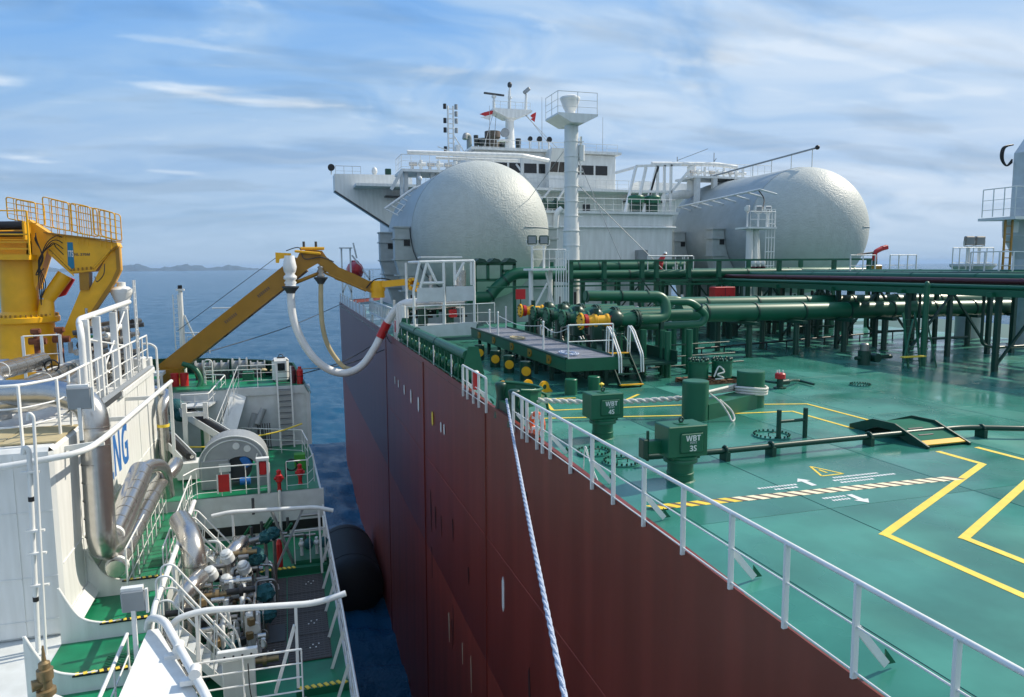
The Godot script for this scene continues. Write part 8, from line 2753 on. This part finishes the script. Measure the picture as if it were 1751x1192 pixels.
func build_cranes() -> void:
	# knuckle crane folded on its pedestal
	var o := Vector3(-11.9, -0.6, -40)
	var t := thing("knuckle_crane", "big yellow folded knuckle-boom crane with railed catwalk", "crane", o)
	var b := B.new(o)
	b.lathe([Vector2(1.2, -0.6), Vector2(1.18, 2.3), Vector2(1.42, 2.4), Vector2(1.42, 2.62), Vector2(1.3, 2.7), Vector2(1.0, 2.72)], Vector3(-11.9, 0, -40), Vector3.UP, 36)
	part(t, "pedestal", b, M.yellow)
	b = B.new(o)
	for i in 40:
		var a := TAU * i / 40.0
		b.cyl(Vector3(-11.9 + cos(a) * 1.33, 2.66, -40 + sin(a) * 1.33), Vector3(-11.9 + cos(a) * 1.33, 2.78, -40 + sin(a) * 1.33), 0.045, -1, 6)
	part(t, "slewing_bolts", b, M.ochre, "", true)
	b = B.new(o)
	b.lathe([Vector2(0.95, 2.7), Vector2(0.78, 2.9), Vector2(0.76, 5.3), Vector2(1.0, 5.32)], Vector3(-12.05, 0, -40), Vector3.UP, 30)
	part(t, "column", b, M.yellow)
	b = B.new(o)
	b.box(Vector3(-12.0, 5.42, -39.7), Vector3(1.7, 0.24, 2.2))
	b.box(Vector3(-12.0, 6.1, -40.3), Vector3(1.5, 1.2, 1.2), Basis.IDENTITY, 0.06)
	for y in [5.8, 6.1, 6.45]: b.beam(Vector3(-12.9, y, -38.7), Vector3(-11.15, y, -38.7), 0.05, 0.07)
	part(t, "winch_deck", b, M.yellow)
	b = B.new(o)
	b.cyl(Vector3(-12.6, 6.85, -39.2), Vector3(-11.4, 6.88, -39.2), 0.2, -1, 16)
	part(t, "winch_drum", b, M.black)
	b = B.new(o)
	b.cyl(Vector3(-12.6, 6.45, -39.0), Vector3(-11.4, 6.48, -39.0), 0.12, -1, 12)
	part(t, "roller", b, M.black)
	for x in [-11.35, -12.75]:
		b = B.new(o)
		b.box(Vector3(x, 6.6, -39.2), Vector3(0.14, 0.9, 0.6), Basis.IDENTITY, 0.04)
		part(t, "drum_plate", b, M.yellow)
	b = B.new(o)
	b.prism([Vector2(-11.3, 3.9), Vector2(-10.45, 6.5), Vector2(-10.6, 6.6), Vector2(-11.4, 7.2), Vector2(-11.6, 5.2)], Vector3(0, 0, -40.2), Vector3.RIGHT, Vector3.UP, 1.0)
	part(t, "knee_plate", b, M.yellow)
	# boom parts: outlines with thickness
	b = B.new(o)
	var jib := [Vector2(-10.65, 6.55), Vector2(-7.7, 6.12), Vector2(-7.62, 5.9), Vector2(-8.05, 5.6), Vector2(-8.72, 4.74), Vector2(-9.75, 4.64), Vector2(-10.62, 5.6)]
	b.prism(jib, Vector3(0, 0, -40.0), Vector3.RIGHT, Vector3.UP, 0.95)
	part(t, "main_boom", b, M.yellow)
	for i in 22:
		var f := i / 21.0
		b = B.new(o)
		var path := [Vector2(-10.5, 5.75), Vector2(-9.72, 4.8), Vector2(-8.78, 4.88), Vector2(-8.12, 5.62), Vector2(-7.72, 5.9)]
		var k := mini(int(f * 4.0), 3)
		var p: Vector2 = (path[k] as Vector2).lerp(path[k + 1], f * 4.0 - k)
		b.box(Vector3(p.x, p.y, -39.5), Vector3(0.07, 0.2, 0.08), Basis(Vector3.BACK, [0.9, 0.0, -0.8, -0.7][k]), 0.015)
		part(t, "flange_lug", b, M.ochre)
	for s in [[Vector2(-10.55, 5.9), Vector2(-9.7, 4.85)], [Vector2(-10.4, 5.55), Vector2(-9.6, 4.55)], [Vector2(-9.7, 4.72), Vector2(-8.75, 4.8)], [Vector2(-8.75, 4.9), Vector2(-8.0, 5.75)]]:
		b = B.new(o)
		b.beam(Vector3(s[0].x, s[0].y, -39.48), Vector3(s[1].x, s[1].y, -39.48), 0.06, 0.06)
		part(t, "edge_bar", b, M.yellow)
	b = B.new(o)
	b.prism([Vector2(-7.65, 5.98), Vector2(-7.66, 4.8), Vector2(-7.93, 4.25), Vector2(-9.73, 1.6), Vector2(-10.5, 1.4), Vector2(-9.4, 3.9), Vector2(-9.02, 3.92), Vector2(-8.16, 5.55)], Vector3(0, 0, -40.0), Vector3.RIGHT, Vector3.UP, 0.62)
	part(t, "outer_boom", b, M.yellow)
	b = B.new(o)
	b.prism([Vector2(-7.62, 5.95), Vector2(-7.62, 4.78), Vector2(-7.9, 4.2), Vector2(-9.7, 1.55), Vector2(-9.82, 1.62), Vector2(-8.03, 4.3), Vector2(-7.78, 4.84), Vector2(-7.78, 5.9)], Vector3(0, 0, -39.72), Vector3.RIGHT, Vector3.UP, 0.3)
	part(t, "boom_edge", b, M.ochre)
	b = B.new(o)
	b.prism([Vector2(-9.4, 4.7), Vector2(-8.98, 4.7), Vector2(-9.03, 3.86), Vector2(-9.42, 3.86)], Vector3(0, 0, -39.9), Vector3.RIGHT, Vector3.UP, 0.7)
	part(t, "link_block", b, M.ochre)
	b = B.new(o)
	b.cyl(Vector3(-10.1, 4.6, -40), Vector3(-10.9, 3.4, -39.8), 0.34, 0.3, 16)
	b.cyl(Vector3(-10.9, 3.4, -39.8), Vector3(-10.95, 2.5, -39.6), 0.3, 0.4, 14)
	part(t, "slewing_motor", b, M.yellow)
	b = B.new(o)
	b.prism([Vector2(-10.6, 4.4), Vector2(-10.1, 4.5), Vector2(-9.85, 4.35), Vector2(-10.3, 3.6), Vector2(-10.6, 3.5)], Vector3(0, 0, -40.6), Vector3.RIGHT, Vector3.UP, 0.2)
	part(t, "red_flag_cloth", b, M.signal)
	b = B.new(o)
	b.prism([Vector2(-9.79, 6.12), Vector2(-9.56, 6.12), Vector2(-9.56, 4.86), Vector2(-9.7, 4.86), Vector2(-9.83, 5.0)], Vector3(0, 0, -39.515), Vector3.RIGHT, Vector3.UP, 0.012)
	part(t, "blue_plate", b, M.teal)
	words(t, "lettering", "TTS", 0.2, Vector3(-9.675, 5.58, -39.5) - o, Vector3.RIGHT * 0.52, Vector3.UP * 1.5, M.white)
	words(t, "lettering", "HL 370M", 0.12, Vector3(-9.2, 5.55, -39.515) - o, Vector3.RIGHT, Vector3.UP, M.brown)
	# mesh guard panels along the catwalk
	for s in [[-12.1, -10.95, 8.18, 7.95, 7.2, 6.96], [-10.64, -9.6, 8.22, 7.96, 6.86, 6.64], [-9.5, -8.7, 7.94, 7.76, 6.6, 6.42], [-8.58, -7.68, 7.74, 7.5, 6.48, 6.22]]:
		for z in [-39.4, -40.7]:
			b = B.new(o)
			b.tube(bend([Vector3(s[0] + 0.5, lerpf(s[2], s[3], 0.5), z), Vector3(s[0], s[2], z), Vector3(s[0], s[4], z), Vector3(s[1], s[5], z), Vector3(s[1], s[3], z), Vector3(s[0] + 0.5, lerpf(s[2], s[3], 0.5), z)], 0.12), 0.028, 6, false)
			for k in 3:
				var f := (k + 1) / 4.0
				var x := lerpf(s[0], s[1], f)
				b.cyl(Vector3(x, lerpf(s[2], s[3], f), z), Vector3(x, lerpf(s[4], s[5], f) - 0.5, z), 0.018, -1, 5)
				b.cyl(Vector3(s[0], lerpf(s[2], s[4], f), z), Vector3(s[1], lerpf(s[3], s[5], f), z), 0.014, -1, 5)
			part(t, "guard_panel", b, M.yellow)
	b = B.new(o)
	b.prism([Vector2(-10.7, 6.6), Vector2(-7.7, 6.2), Vector2(-7.7, 6.14), Vector2(-10.7, 6.54)], Vector3(0, 0, -40.1), Vector3.RIGHT, Vector3.UP, 1.5)
	part(t, "catwalk", b, M.ochre)
	railing("x", "", [Vector3(-13.2, 5.5, -38.6), Vector3(-11.1, 5.5, -38.6)], 2.0, M.yellow, {"parent": t, "step": 2.0, "levels": [1.0, 0.35], "post": 0.1})
	for k in 7:
		b = B.new(o)
		var d := 0.09 * k
		if k < 4: b.tube(curve([Vector3(-11.0, 3.2 + d, -39.3), Vector3(-11.0 + d, 4.2, -39.2), Vector3(-10.95, 5.0 + d, -39.2), Vector3(-10.6 + d, 6.0, -39.2), Vector3(-10.2, 6.4 - d * 2.0, -39.3), Vector3(-9.95, 6.35 - d * 3.0, -39.4)]), 0.022, 6)
		else: b.tube(curve([Vector3(-11.0, 6.9 - d, -39.3), Vector3(-10.8 - d * 0.4, 6.2, -39.2), Vector3(-10.9 + d * 0.3, 5.4, -39.2), Vector3(-11.1, 4.6, -39.2), Vector3(-10.75, 4.9, -39.2)]), 0.022, 6)
		part(t, "hydraulic_hose", b, M.black)
	b = B.new(o)
	b.tube(curve([Vector3(-8.7, 4.5, -39.4), Vector3(-8.6, 4.25, -39.3), Vector3(-8.3, 4.6, -39.3), Vector3(-8.25, 5.1, -39.4)]), 0.022, 6)
	part(t, "hydraulic_hose", b, M.black)
	# hose-handling boom
	o = Vector3(-7.2, FORE, -51)
	t = thing("loading_boom", "long yellow boom crane reaching across with two hoses hung from its knuckle", "crane", o)
	b = B.new(o)
	b.cyl(Vector3(-7.3, FORE, -51), Vector3(-7.3, -1.5, -51), 0.8, -1, 20)
	part(t, "pedestal", b, M.ochre)
	b = B.new(o)
	b.beam(Vector3(-7.6, -1.75, -51.2), Vector3(1.0, 5.05, -49.2), 1.0, 1.12)
	part(t, "main_boom", b, M.ochre)
	for f in [0.2, 0.4, 0.58]:
		b = B.new(o)
		var q := Vector3(-7.6, -1.75, -51.2).lerp(Vector3(1.0, 5.05, -49.2), f) + Vector3(0.36, -0.46, 0)
		b.lathe([Vector2(0.19, -0.03), Vector2(0.2, 0.02), Vector2(0, 0.025)], q, Vector3(0.6, -0.76, 0.1), 12)
		part(t, "drain_hole", b, M.black)
	for s in [0.5, 0.74]:
		b = B.new(o)
		var d := (Vector3(1.0, 5.05, -49.2) - Vector3(-7.6, -1.75, -51.2)).normalized()
		var up := (Vector3.UP - d * d.y).normalized()
		var c := Vector3(-7.6, -1.75, -51.2).lerp(Vector3(1.0, 5.05, -49.2), s) + d.cross(up) * 0.51
		for i in 7: b.box(c + d * (i - 3) * 0.14 + up * 0.04, Vector3(0.07, 0.2, 0.012), Basis(d, up, d.cross(up)))
		part(t, "small_lettering", b, M.brown)
	for s in [[-3.4, 1.55, 1.2], [-5.4, 0.0, 0.9]]:
		b = B.new(o)
		b.cyl(Vector3(s[0] - s[2], s[1] + 0.75, -50.6), Vector3(s[0] + 0.3, s[1] + 0.75, -50.4), 0.035, -1, 6)
		part(t, "outrigger_pin", b, M.white)
	b = B.new(o)
	b.prism([Vector2(0.4, 4.7), Vector2(0.9, 5.75), Vector2(1.4, 6.0), Vector2(2.3, 5.9), Vector2(2.9, 5.0), Vector2(2.6, 4.7), Vector2(2.0, 5.1), Vector2(1.3, 4.7), Vector2(0.7, 4.2)], Vector3(0, 0, -49.0), Vector3.RIGHT, Vector3.UP, 0.9)
	part(t, "knuckle", b, M.ochre)
	b = B.new(o)
	b.box(Vector3(1.7, 6.05, -49), Vector3(1.5, 0.18, 1.1), Basis.IDENTITY, 0.04)
	b.box(Vector3(1.4, 5.8, -48.4), Vector3(1.6, 0.16, 0.3), Basis(Vector3.BACK, -0.1), 0.04)
	b.prism([Vector2(-0.55, 5.15), Vector2(-0.35, 5.15), Vector2(-0.3, 5.4), Vector2(0.4, 5.5), Vector2(0.4, 5.75), Vector2(-0.55, 5.8)], Vector3(0, 0, -48.6), Vector3.RIGHT, Vector3.UP, 0.3)
	part(t, "head_plate", b, M.yellow)
	b = B.new(o)
	for x in [1.2, 1.95]:
		b.cyl(Vector3(x, 6.1, -49), Vector3(x, 6.5, -49), 0.08, -1, 8)
	b.tube(curve([Vector3(0.1, 5.9, -48.5), Vector3(0.9, 6.1, -48.5), Vector3(1.2, 5.4, -48.4), Vector3(2.2, 5.5, -48.4), Vector3(3.0, 5.2, -48.4)]), 0.035, 6)
	part(t, "top_fitting", b, M.darkgrey)
	b = B.new(o)
	b.prism([Vector2(2.2, 5.75), Vector2(2.7, 5.4), Vector2(3.3, 4.85), Vector2(4.2, 4.45), Vector2(5.9, 3.6), Vector2(5.7, 3.0), Vector2(4.4, 3.55), Vector2(3.9, 3.75), Vector2(3.1, 4.05), Vector2(2.6, 4.55), Vector2(2.1, 4.8)], Vector3(0, 0, -48.8), Vector3.RIGHT, Vector3.UP, 0.7)
	part(t, "second_boom", b, M.ochre)
	b = B.new(o)
	b.cyl(Vector3(5.75, 2.85, -48.6), Vector3(5.75, 3.95, -48.6), 0.45, -1, 20)
	b.cyl(Vector3(5.75, 3.3, -48.6), Vector3(5.75, 3.5, -48.6), 0.5, -1, 20)
	part(t, "swing_joint", b, M.yellow)
	b = B.new(o)
	b.beam(Vector3(5.9, 3.7, -48.5), Vector3(7.9, 3.9, -47.6), 0.4, 0.42)
	part(t, "end_arm", b, M.yellow)
	b = B.new(o)
	for i in 8:
		var a := TAU * i / 8.0
		b.box(Vector3(7.85 + cos(a) * 0.3, 3.75 + sin(a) * 0.3, -47.5), Vector3(0.2, 0.2, 0.9), Basis(Vector3.BACK, a), 0.03)
	b.cyl(Vector3(7.6, 3.45, -47.3), Vector3(8.4, 3.2, -47.2), 0.08, -1, 8)
	part(t, "gripper_head", b, M.yellow)
	b = B.new(o)
	b.cyl(Vector3(0.6, 3.9, -48.7), Vector3(2.6, 4.7, -48.6), 0.12, -1, 10)
	b.cyl(Vector3(2.4, 4.5, -48.5), Vector3(5.0, 3.3, -48.4), 0.07, -1, 8)
	part(t, "hydraulic_ram", b, M.ochre)
	b = B.new(o)
	b.tube(curve([Vector3(5.0, 3.5, -48.4), Vector3(5.5, 4.0, -48.3), Vector3(6.1, 4.1, -48.2), Vector3(6.8, 3.9, -48.1)]), 0.045, 6)
	part(t, "hydraulic_hose", b, M.black)
	# swivels under the knuckle
	for s in [["white swivel joint with a dark skirt hanging left of the boom's knuckle", Vector3(0.28, 3.3, -48), [Vector2(0.3, 2.3), Vector2(0.36, 1.9), Vector2(0.42, 1.6), Vector2(0.36, 1.3), Vector2(0.26, 1.15), Vector2(0.4, 1.0), Vector2(0.4, 0.85), Vector2(0.28, 0.75), Vector2(0.38, 0.62), Vector2(0.3, 0.5), Vector2(0.34, 0.42)], M.hose, 0.52, 0.26], ["smaller swivel joint with a dark skirt hanging under the boom's second arm", Vector3(2.15, 3.85, -48.4), [Vector2(0.1, 1.1), Vector2(0.2, 1.0), Vector2(0.12, 0.9), Vector2(0.24, 0.75), Vector2(0.14, 0.62), Vector2(0.26, 0.5), Vector2(0.2, 0.36)], M.steel, 0.44, 0.2]]:
		t = thing("hose_swivel", s[0], "swivel", s[1])
		b = B.new(t.position)
		var pr: Array = s[2].duplicate()
		pr.reverse()
		b.lathe(pr, s[1], Vector3.UP, 20, true)
		part(t, "stack", b, s[3])
		b = B.new(t.position)
		b.lathe([Vector2(s[5], -0.05), Vector2(s[5] + 0.04, 0.05), Vector2(s[4], 0.32), Vector2(s[4], 0.38), Vector2(0.1, 0.4)], s[1], Vector3.UP, 22)
		part(t, "skirt", b, M.darkgrey)

func build_lines() -> void:
	# transfer hoses
	var t := thing("transfer_hose", "thick white transfer hose hanging in a deep loop between the ships", "hose", Vector3(0.28, 3.3, -48))
	var b := B.new(t.position)
	var p := [Vector3(0.28, 3.35, -48), Vector3(0.3, 2.2, -48), Vector3(0.52, 1.1, -48), Vector3(0.98, -0.05, -48), Vector3(1.75, -1.15, -48), Vector3(2.7, -1.82, -48), Vector3(3.6, -1.95, -48), Vector3(4.55, -1.5, -48), Vector3(5.35, -0.45, -48), Vector3(5.9, 0.55, -48), Vector3(6.5, 1.75, -47.6), Vector3(7.1, 2.45, -47), Vector3(7.9, 2.62, -46.2), Vector3(8.6, 2.62, -45.6)]
	b.tube(curve(p, 7), 0.245, 18)
	part(t, "hose", b, M.hose)
	b = B.new(t.position)
	var cv := curve(p, 7)
	b.tube(cv.slice(61, 68), 0.285, 18)
	part(t, "red_wrap", b, M.signal)
	b = B.new(t.position)
	b.tube(curve([Vector3(6.05, 0.75, -47.7), Vector3(6.2, 0.2, -47.6), Vector3(6.5, -0.2, -47.6)]), 0.025, 5)
	part(t, "tail_cord", b, M.black)
	t = thing("transfer_hose", "thinner beige hose hanging in a loop beside the white one", "hose", Vector3(2.15, 3.85, -48.4))
	b = B.new(t.position)
	b.tube(curve([Vector3(2.15, 3.85, -48.4), Vector3(2.1, 2.6, -48.4), Vector3(2.14, 1.2, -48.4), Vector3(2.4, -0.05, -48.5), Vector3(2.95, -1.1, -48.6), Vector3(3.6, -1.75, -48.6), Vector3(4.5, -1.7, -48.6), Vector3(5.3, -0.8, -48.5), Vector3(6.1, 0.8, -48.2), Vector3(6.9, 2.2, -47.6), Vector3(8.0, 2.4, -46.5)], 7), 0.15, 14)
	part(t, "hose", b, M.beige)
	# mooring rope to the camera's vessel
	t = thing("mooring_rope", "taut blue white braided mooring rope running down from the green chock", "rope", Vector3(6.4, 0.7, -21.6))
	b = B.new(t.position)
	var a := Vector3(6.42, 0.72, -21.5)
	var c := Vector3(2.9, -0.32, -7.3)
	var e := a + (c - a) * 1.5
	for s in 3:
		var q := []
		var d := (e - a).normalized()
		var x := d.cross(Vector3.UP).normalized()
		var y := x.cross(d)
		for i in 281:
			var f := i / 280.0
			var an := f * 190.0 + TAU * s / 3.0
			q.append(a.lerp(e, f) - Vector3(0, 0.16 * sin(PI * minf(f * 1.5, 1.0)), 0) + x * cos(an) * 0.019 + y * sin(an) * 0.019)
		var sb := B.new(t.position)
		sb.tube(q, 0.024, 6)
		part(t, "strand", sb, M.ropeblue)
	# rope on the tanker's deck
	t = thing("mooring_rope", "thick white rope stretched over the deck from the chock to the bollards", "rope", Vector3(7, 0.6, -21.5))
	for s in 2:
		var q := []
		for i in 121:
			var f := i / 120.0
			var an := f * 70.0 + PI * s
			var z := lerpf(-21.5, -20.35, f)
			q.append(Vector3(lerpf(6.7, 12.1, f), lerpf(0.72, 0.62, f) - 0.12 * sin(PI * f) + cos(an) * 0.045, z + sin(an) * 0.045))
		b = B.new(t.position)
		b.tube(q, 0.05, 6)
		part(t, "strand", b, M.rope)
	for k in 3:
		b = B.new(t.position)
		var q := []
		for i in 41:
			var f := i / 40.0
			var an := PI * 1.15 + TAU * 0.78 * f
			q.append(Vector3(15.05 + cos(-an + 0.6) * (0.52 + 0.01 * k), 0.5 + 0.09 * k + 0.03 * sin(f * 9.0), -21.2 + sin(-an + 0.6) * (0.52 + 0.01 * k)))
		q.append(Vector3(12.5, 0.72 + 0.05 * k, -20.3 + 0.15 * k))
		b.tube(curve(q, 2), 0.05, 7)
		part(t, "turn", b, M.rope)
	b = B.new(t.position)
	b.tube(curve([Vector3(12.55, 0.82, -19.75), Vector3(12.75, 0.6, -19.5), Vector3(12.95, 0.25, -19.35), Vector3(13.0, 0.03, -19.2), Vector3(13.15, 0.1, -19.3), Vector3(13.1, 0.35, -19.45), Vector3(12.8, 0.65, -19.6)]), 0.03, 7)
	part(t, "tail", b, M.rope)
	var ll := ["uppermost thin mooring line from the bow to the tanker's quarter", "second thin mooring line from the bow to the tanker's quarter, just under the first", "lowest thin mooring line from the bow to the tanker's quarter"]
	var i := 0
	for s in [[Vector3(-6.5, -1.2, -54), Vector3(6.5, 0.4, -92)], [Vector3(0.6, -1.7, -49), Vector3(6.5, -1.0, -52)], [Vector3(0.7, -1.9, -48), Vector3(6.5, 0.2, -50)]]:
		t = thing("mooring_line", ll[i], "rope", s[0])
		i += 1
		b = B.new(t.position)
		var mid: Vector3 = (s[0] + s[1]) * 0.5 - Vector3(0, 0.4, 0)
		b.tube(curve([s[0], mid, s[1]], 8), 0.035, 6)
		part(t, "line", b, M.darkgrey)
	t = thing("crane_wire", "thin wire running up from the vessel to the boom's head", "wire", Vector3(-6.9, 0.8, -52))
	b = B.new(t.position)
	b.cyl(Vector3(-6.9, 0.8, -52), Vector3(-0.5, 5.5, -48.7), 0.02, -1, 5)
	part(t, "wire", b, M.darkgrey)

func build_person() -> void:
	# a deckhand in red, bending over the rail of the portal walkway; one skin meshed from a smooth field of tapered limbs
	var at := Vector3(25.55, 4.0, -46.9)
	var bones := [
		[Vector3(0.0, 0.88, 0), 0.16, Vector3(0.04, 1.12, 0.02), 0.155], [Vector3(0.04, 1.12, 0.02), 0.155, Vector3(0.16, 1.4, 0.04), 0.15], [Vector3(0.16, 1.4, 0.04), 0.08, Vector3(0.25, 1.5, 0.04), 0.065],
		[Vector3(0.12, 1.4, -0.16), 0.07, Vector3(0.0, 1.2, -0.22), 0.055], [Vector3(0.0, 1.2, -0.22), 0.055, Vector3(-0.25, 1.18, -0.1), 0.042],
		[Vector3(0.14, 1.4, 0.2), 0.07, Vector3(0.05, 1.16, 0.27), 0.055], [Vector3(0.05, 1.16, 0.27), 0.055, Vector3(-0.2, 1.14, 0.16), 0.042],
		[Vector3(0.0, 0.86, -0.1), 0.105, Vector3(0.06, 0.48, -0.12), 0.075], [Vector3(0.06, 0.48, -0.12), 0.075, Vector3(-0.04, 0.06, -0.13), 0.055],
		[Vector3(0.0, 0.86, 0.1), 0.105, Vector3(-0.06, 0.48, 0.12), 0.075], [Vector3(-0.06, 0.48, 0.12), 0.075, Vector3(-0.12, 0.06, 0.14), 0.055],
		[Vector3(-0.04, 0.05, -0.13), 0.05, Vector3(0.12, 0.035, -0.14), 0.04], [Vector3(-0.12, 0.05, 0.14), 0.05, Vector3(0.04, 0.035, 0.16), 0.04]]
	var t := thing("person", "person in red overalls and white helmet bending at the rail before the deck house", "person", at)
	part(t, "body", field_mesh(bones, 0.026, 0.05), M.signal, "red overalls")
	part(t, "head", field_mesh([[Vector3(0.27, 1.54, 0.04), 0.075, Vector3(0.31, 1.62, 0.04), 0.095], [Vector3(0.36, 1.56, 0.04), 0.03, Vector3(0.4, 1.55, 0.04), 0.022]], 0.012, 0.02), M.skin)
	var b := B.new()
	var ax := Vector3(0.28, 0.96, 0).normalized()
	b.lathe([Vector2(0.17, -0.015), Vector2(0.13, 0.0), Vector2(0.125, 0.06), Vector2(0.085, 0.115), Vector2(0, 0.135)], Vector3(0.32, 1.63, 0.04), ax, 16, true)
	part(t, "helmet", b, M.white)
	for s in [[Vector3(-0.25, 1.18, -0.1), -1.0], [Vector3(-0.2, 1.14, 0.16), 1.0]]:
		var p: Vector3 = s[0]
		var hb := [[p, 0.036, p + Vector3(-0.08, -0.01, 0), 0.036]]
		for f in 4: hb.append([p + Vector3(-0.08, 0, -0.03 + 0.02 * f), 0.012, p + Vector3(-0.15 + 0.01 * absf(f - 1.5), -0.04, -0.03 + 0.02 * f), 0.009])
		hb.append([p + Vector3(-0.04, 0, -0.03 * s[1]), 0.014, p + Vector3(-0.09, -0.02, -0.06 * s[1]), 0.011])
		part(t, "hand", field_mesh(hb, 0.008, 0.008), M.darkgrey, "dark glove")
	var pl := thing("walkway_platform", "railed green walkway on which the red-clad person stands", "platform", Vector3(26, 4.0, -46.9))
	b = B.new(pl.position)
	b.box(Vector3(25.9, 3.95, -46.9), Vector3(4.4, 0.08, 1.5))
	part(pl, "deck_plate", b, M.green)
	railing("x", "", [Vector3(24.1, 4.0, -46.1), Vector3(27.7, 4.0, -46.1), Vector3(27.7, 4.0, -47.6)], 1.45, M.white, {"parent": pl, "step": 0.75, "post": 0.07, "top": 0.045, "levels": [1.0], "bent": 0.25})
	var q := thing("tool_stand", "small white instruments along the walkway right of the person", "instrument", Vector3(26.9, 4.0, -46.8))
	b = B.new(q.position)
	for i in 4: b.cyl(Vector3(26.5 + i * 0.3, 4.0, -46.8), Vector3(26.5 + i * 0.3, 4.7 + 0.15 * (i % 2), -46.8), 0.06, -1, 6)
	part(q, "stems", b, M.offwhite)

func field_mesh(bones: Array, cell: float, blend: float) -> B:
	var lo := Vector3.ONE * 1e9
	var hi := -lo
	for k in bones:
		for j in [0, 2]:
			var r: float = k[j + 1] + cell * 3.0
			lo = lo.min(k[j] - Vector3.ONE * r); hi = hi.max(k[j] + Vector3.ONE * r)
	var n := Vector3i(((hi - lo) / cell).ceil()) + Vector3i.ONE
	var val := PackedFloat32Array()
	val.resize(n.x * n.y * n.z)
	val.fill(1.0)
	for k in bones:
		var a: Vector3 = k[0]
		var c: Vector3 = k[2]
		var rm: float = maxf(k[1], k[3]) + blend + cell * 2.0
		var i0 := Vector3i(((a.min(c) - Vector3.ONE * rm - lo) / cell).floor()).clamp(Vector3i.ZERO, n - Vector3i.ONE)
		var i1 := Vector3i(((a.max(c) + Vector3.ONE * rm - lo) / cell).ceil()).clamp(Vector3i.ZERO, n - Vector3i.ONE)
		var ac := c - a
		for z in range(i0.z, i1.z + 1):
			for y in range(i0.y, i1.y + 1):
				for x in range(i0.x, i1.x + 1):
					var p := lo + Vector3(x, y, z) * cell
					var h := clampf((p - a).dot(ac) / ac.length_squared(), 0.0, 1.0)
					var d: float = p.distance_to(a + ac * h) - lerpf(k[1], k[3], h)
					var id := (z * n.y + y) * n.x + x
					var o := val[id]
					var m := maxf(blend - absf(o - d), 0.0) / blend
					val[id] = minf(o, d) - m * m * blend * 0.25
	var at := {}
	var corner := [Vector3i(0, 0, 0), Vector3i(1, 0, 0), Vector3i(0, 1, 0), Vector3i(1, 1, 0), Vector3i(0, 0, 1), Vector3i(1, 0, 1), Vector3i(0, 1, 1), Vector3i(1, 1, 1)]
	var edges := [[0, 1], [2, 3], [4, 5], [6, 7], [0, 2], [1, 3], [4, 6], [5, 7], [0, 4], [1, 5], [2, 6], [3, 7]]
	var get_v := func(q: Vector3i) -> float: return val[(q.z * n.y + q.y) * n.x + q.x]
	for z in n.z - 1:
		for y in n.y - 1:
			for x in n.x - 1:
				var q := Vector3i(x, y, z)
				var vs := PackedFloat32Array()
				var neg := 0
				for cc in corner:
					var w: float = get_v.call(q + cc)
					vs.append(w)
					if w < 0.0: neg += 1
				if neg == 0 or neg == 8: continue
				var s := Vector3.ZERO
				var k := 0
				for ed in edges:
					if (vs[ed[0]] < 0.0) != (vs[ed[1]] < 0.0):
						s += Vector3(corner[ed[0]]).lerp(Vector3(corner[ed[1]]), vs[ed[0]] / (vs[ed[0]] - vs[ed[1]]))
						k += 1
				var g := Vector3(vs[1] + vs[3] + vs[5] + vs[7] - vs[0] - vs[2] - vs[4] - vs[6], vs[2] + vs[3] + vs[6] + vs[7] - vs[0] - vs[1] - vs[4] - vs[5], vs[4] + vs[5] + vs[6] + vs[7] - vs[0] - vs[1] - vs[2] - vs[3])
				at[q] = [lo + (Vector3(q) + s / k) * cell, g.normalized()]
	var b := B.new()
	for q in at:
		for ax in 3:
			var d := Vector3i.ZERO
			d[ax] = 1
			var u := Vector3i.ZERO
			u[(ax + 1) % 3] = 1
			var w := Vector3i.ZERO
			w[(ax + 2) % 3] = 1
			if (get_v.call(q) < 0.0) == (get_v.call(q + d) < 0.0): continue
			var qs := [q, q - u, q - u - w, q - w]
			var ok := true
			for e in qs:
				if not at.has(e): ok = false
			if not ok: continue
			var f := []
			for e in qs: f.append(at[e])
			b.tri(f[0][0], f[1][0], f[2][0], f[0][1], f[1][1], f[2][1])
			b.tri(f[0][0], f[2][0], f[3][0], f[0][1], f[2][1], f[3][1])
	return b
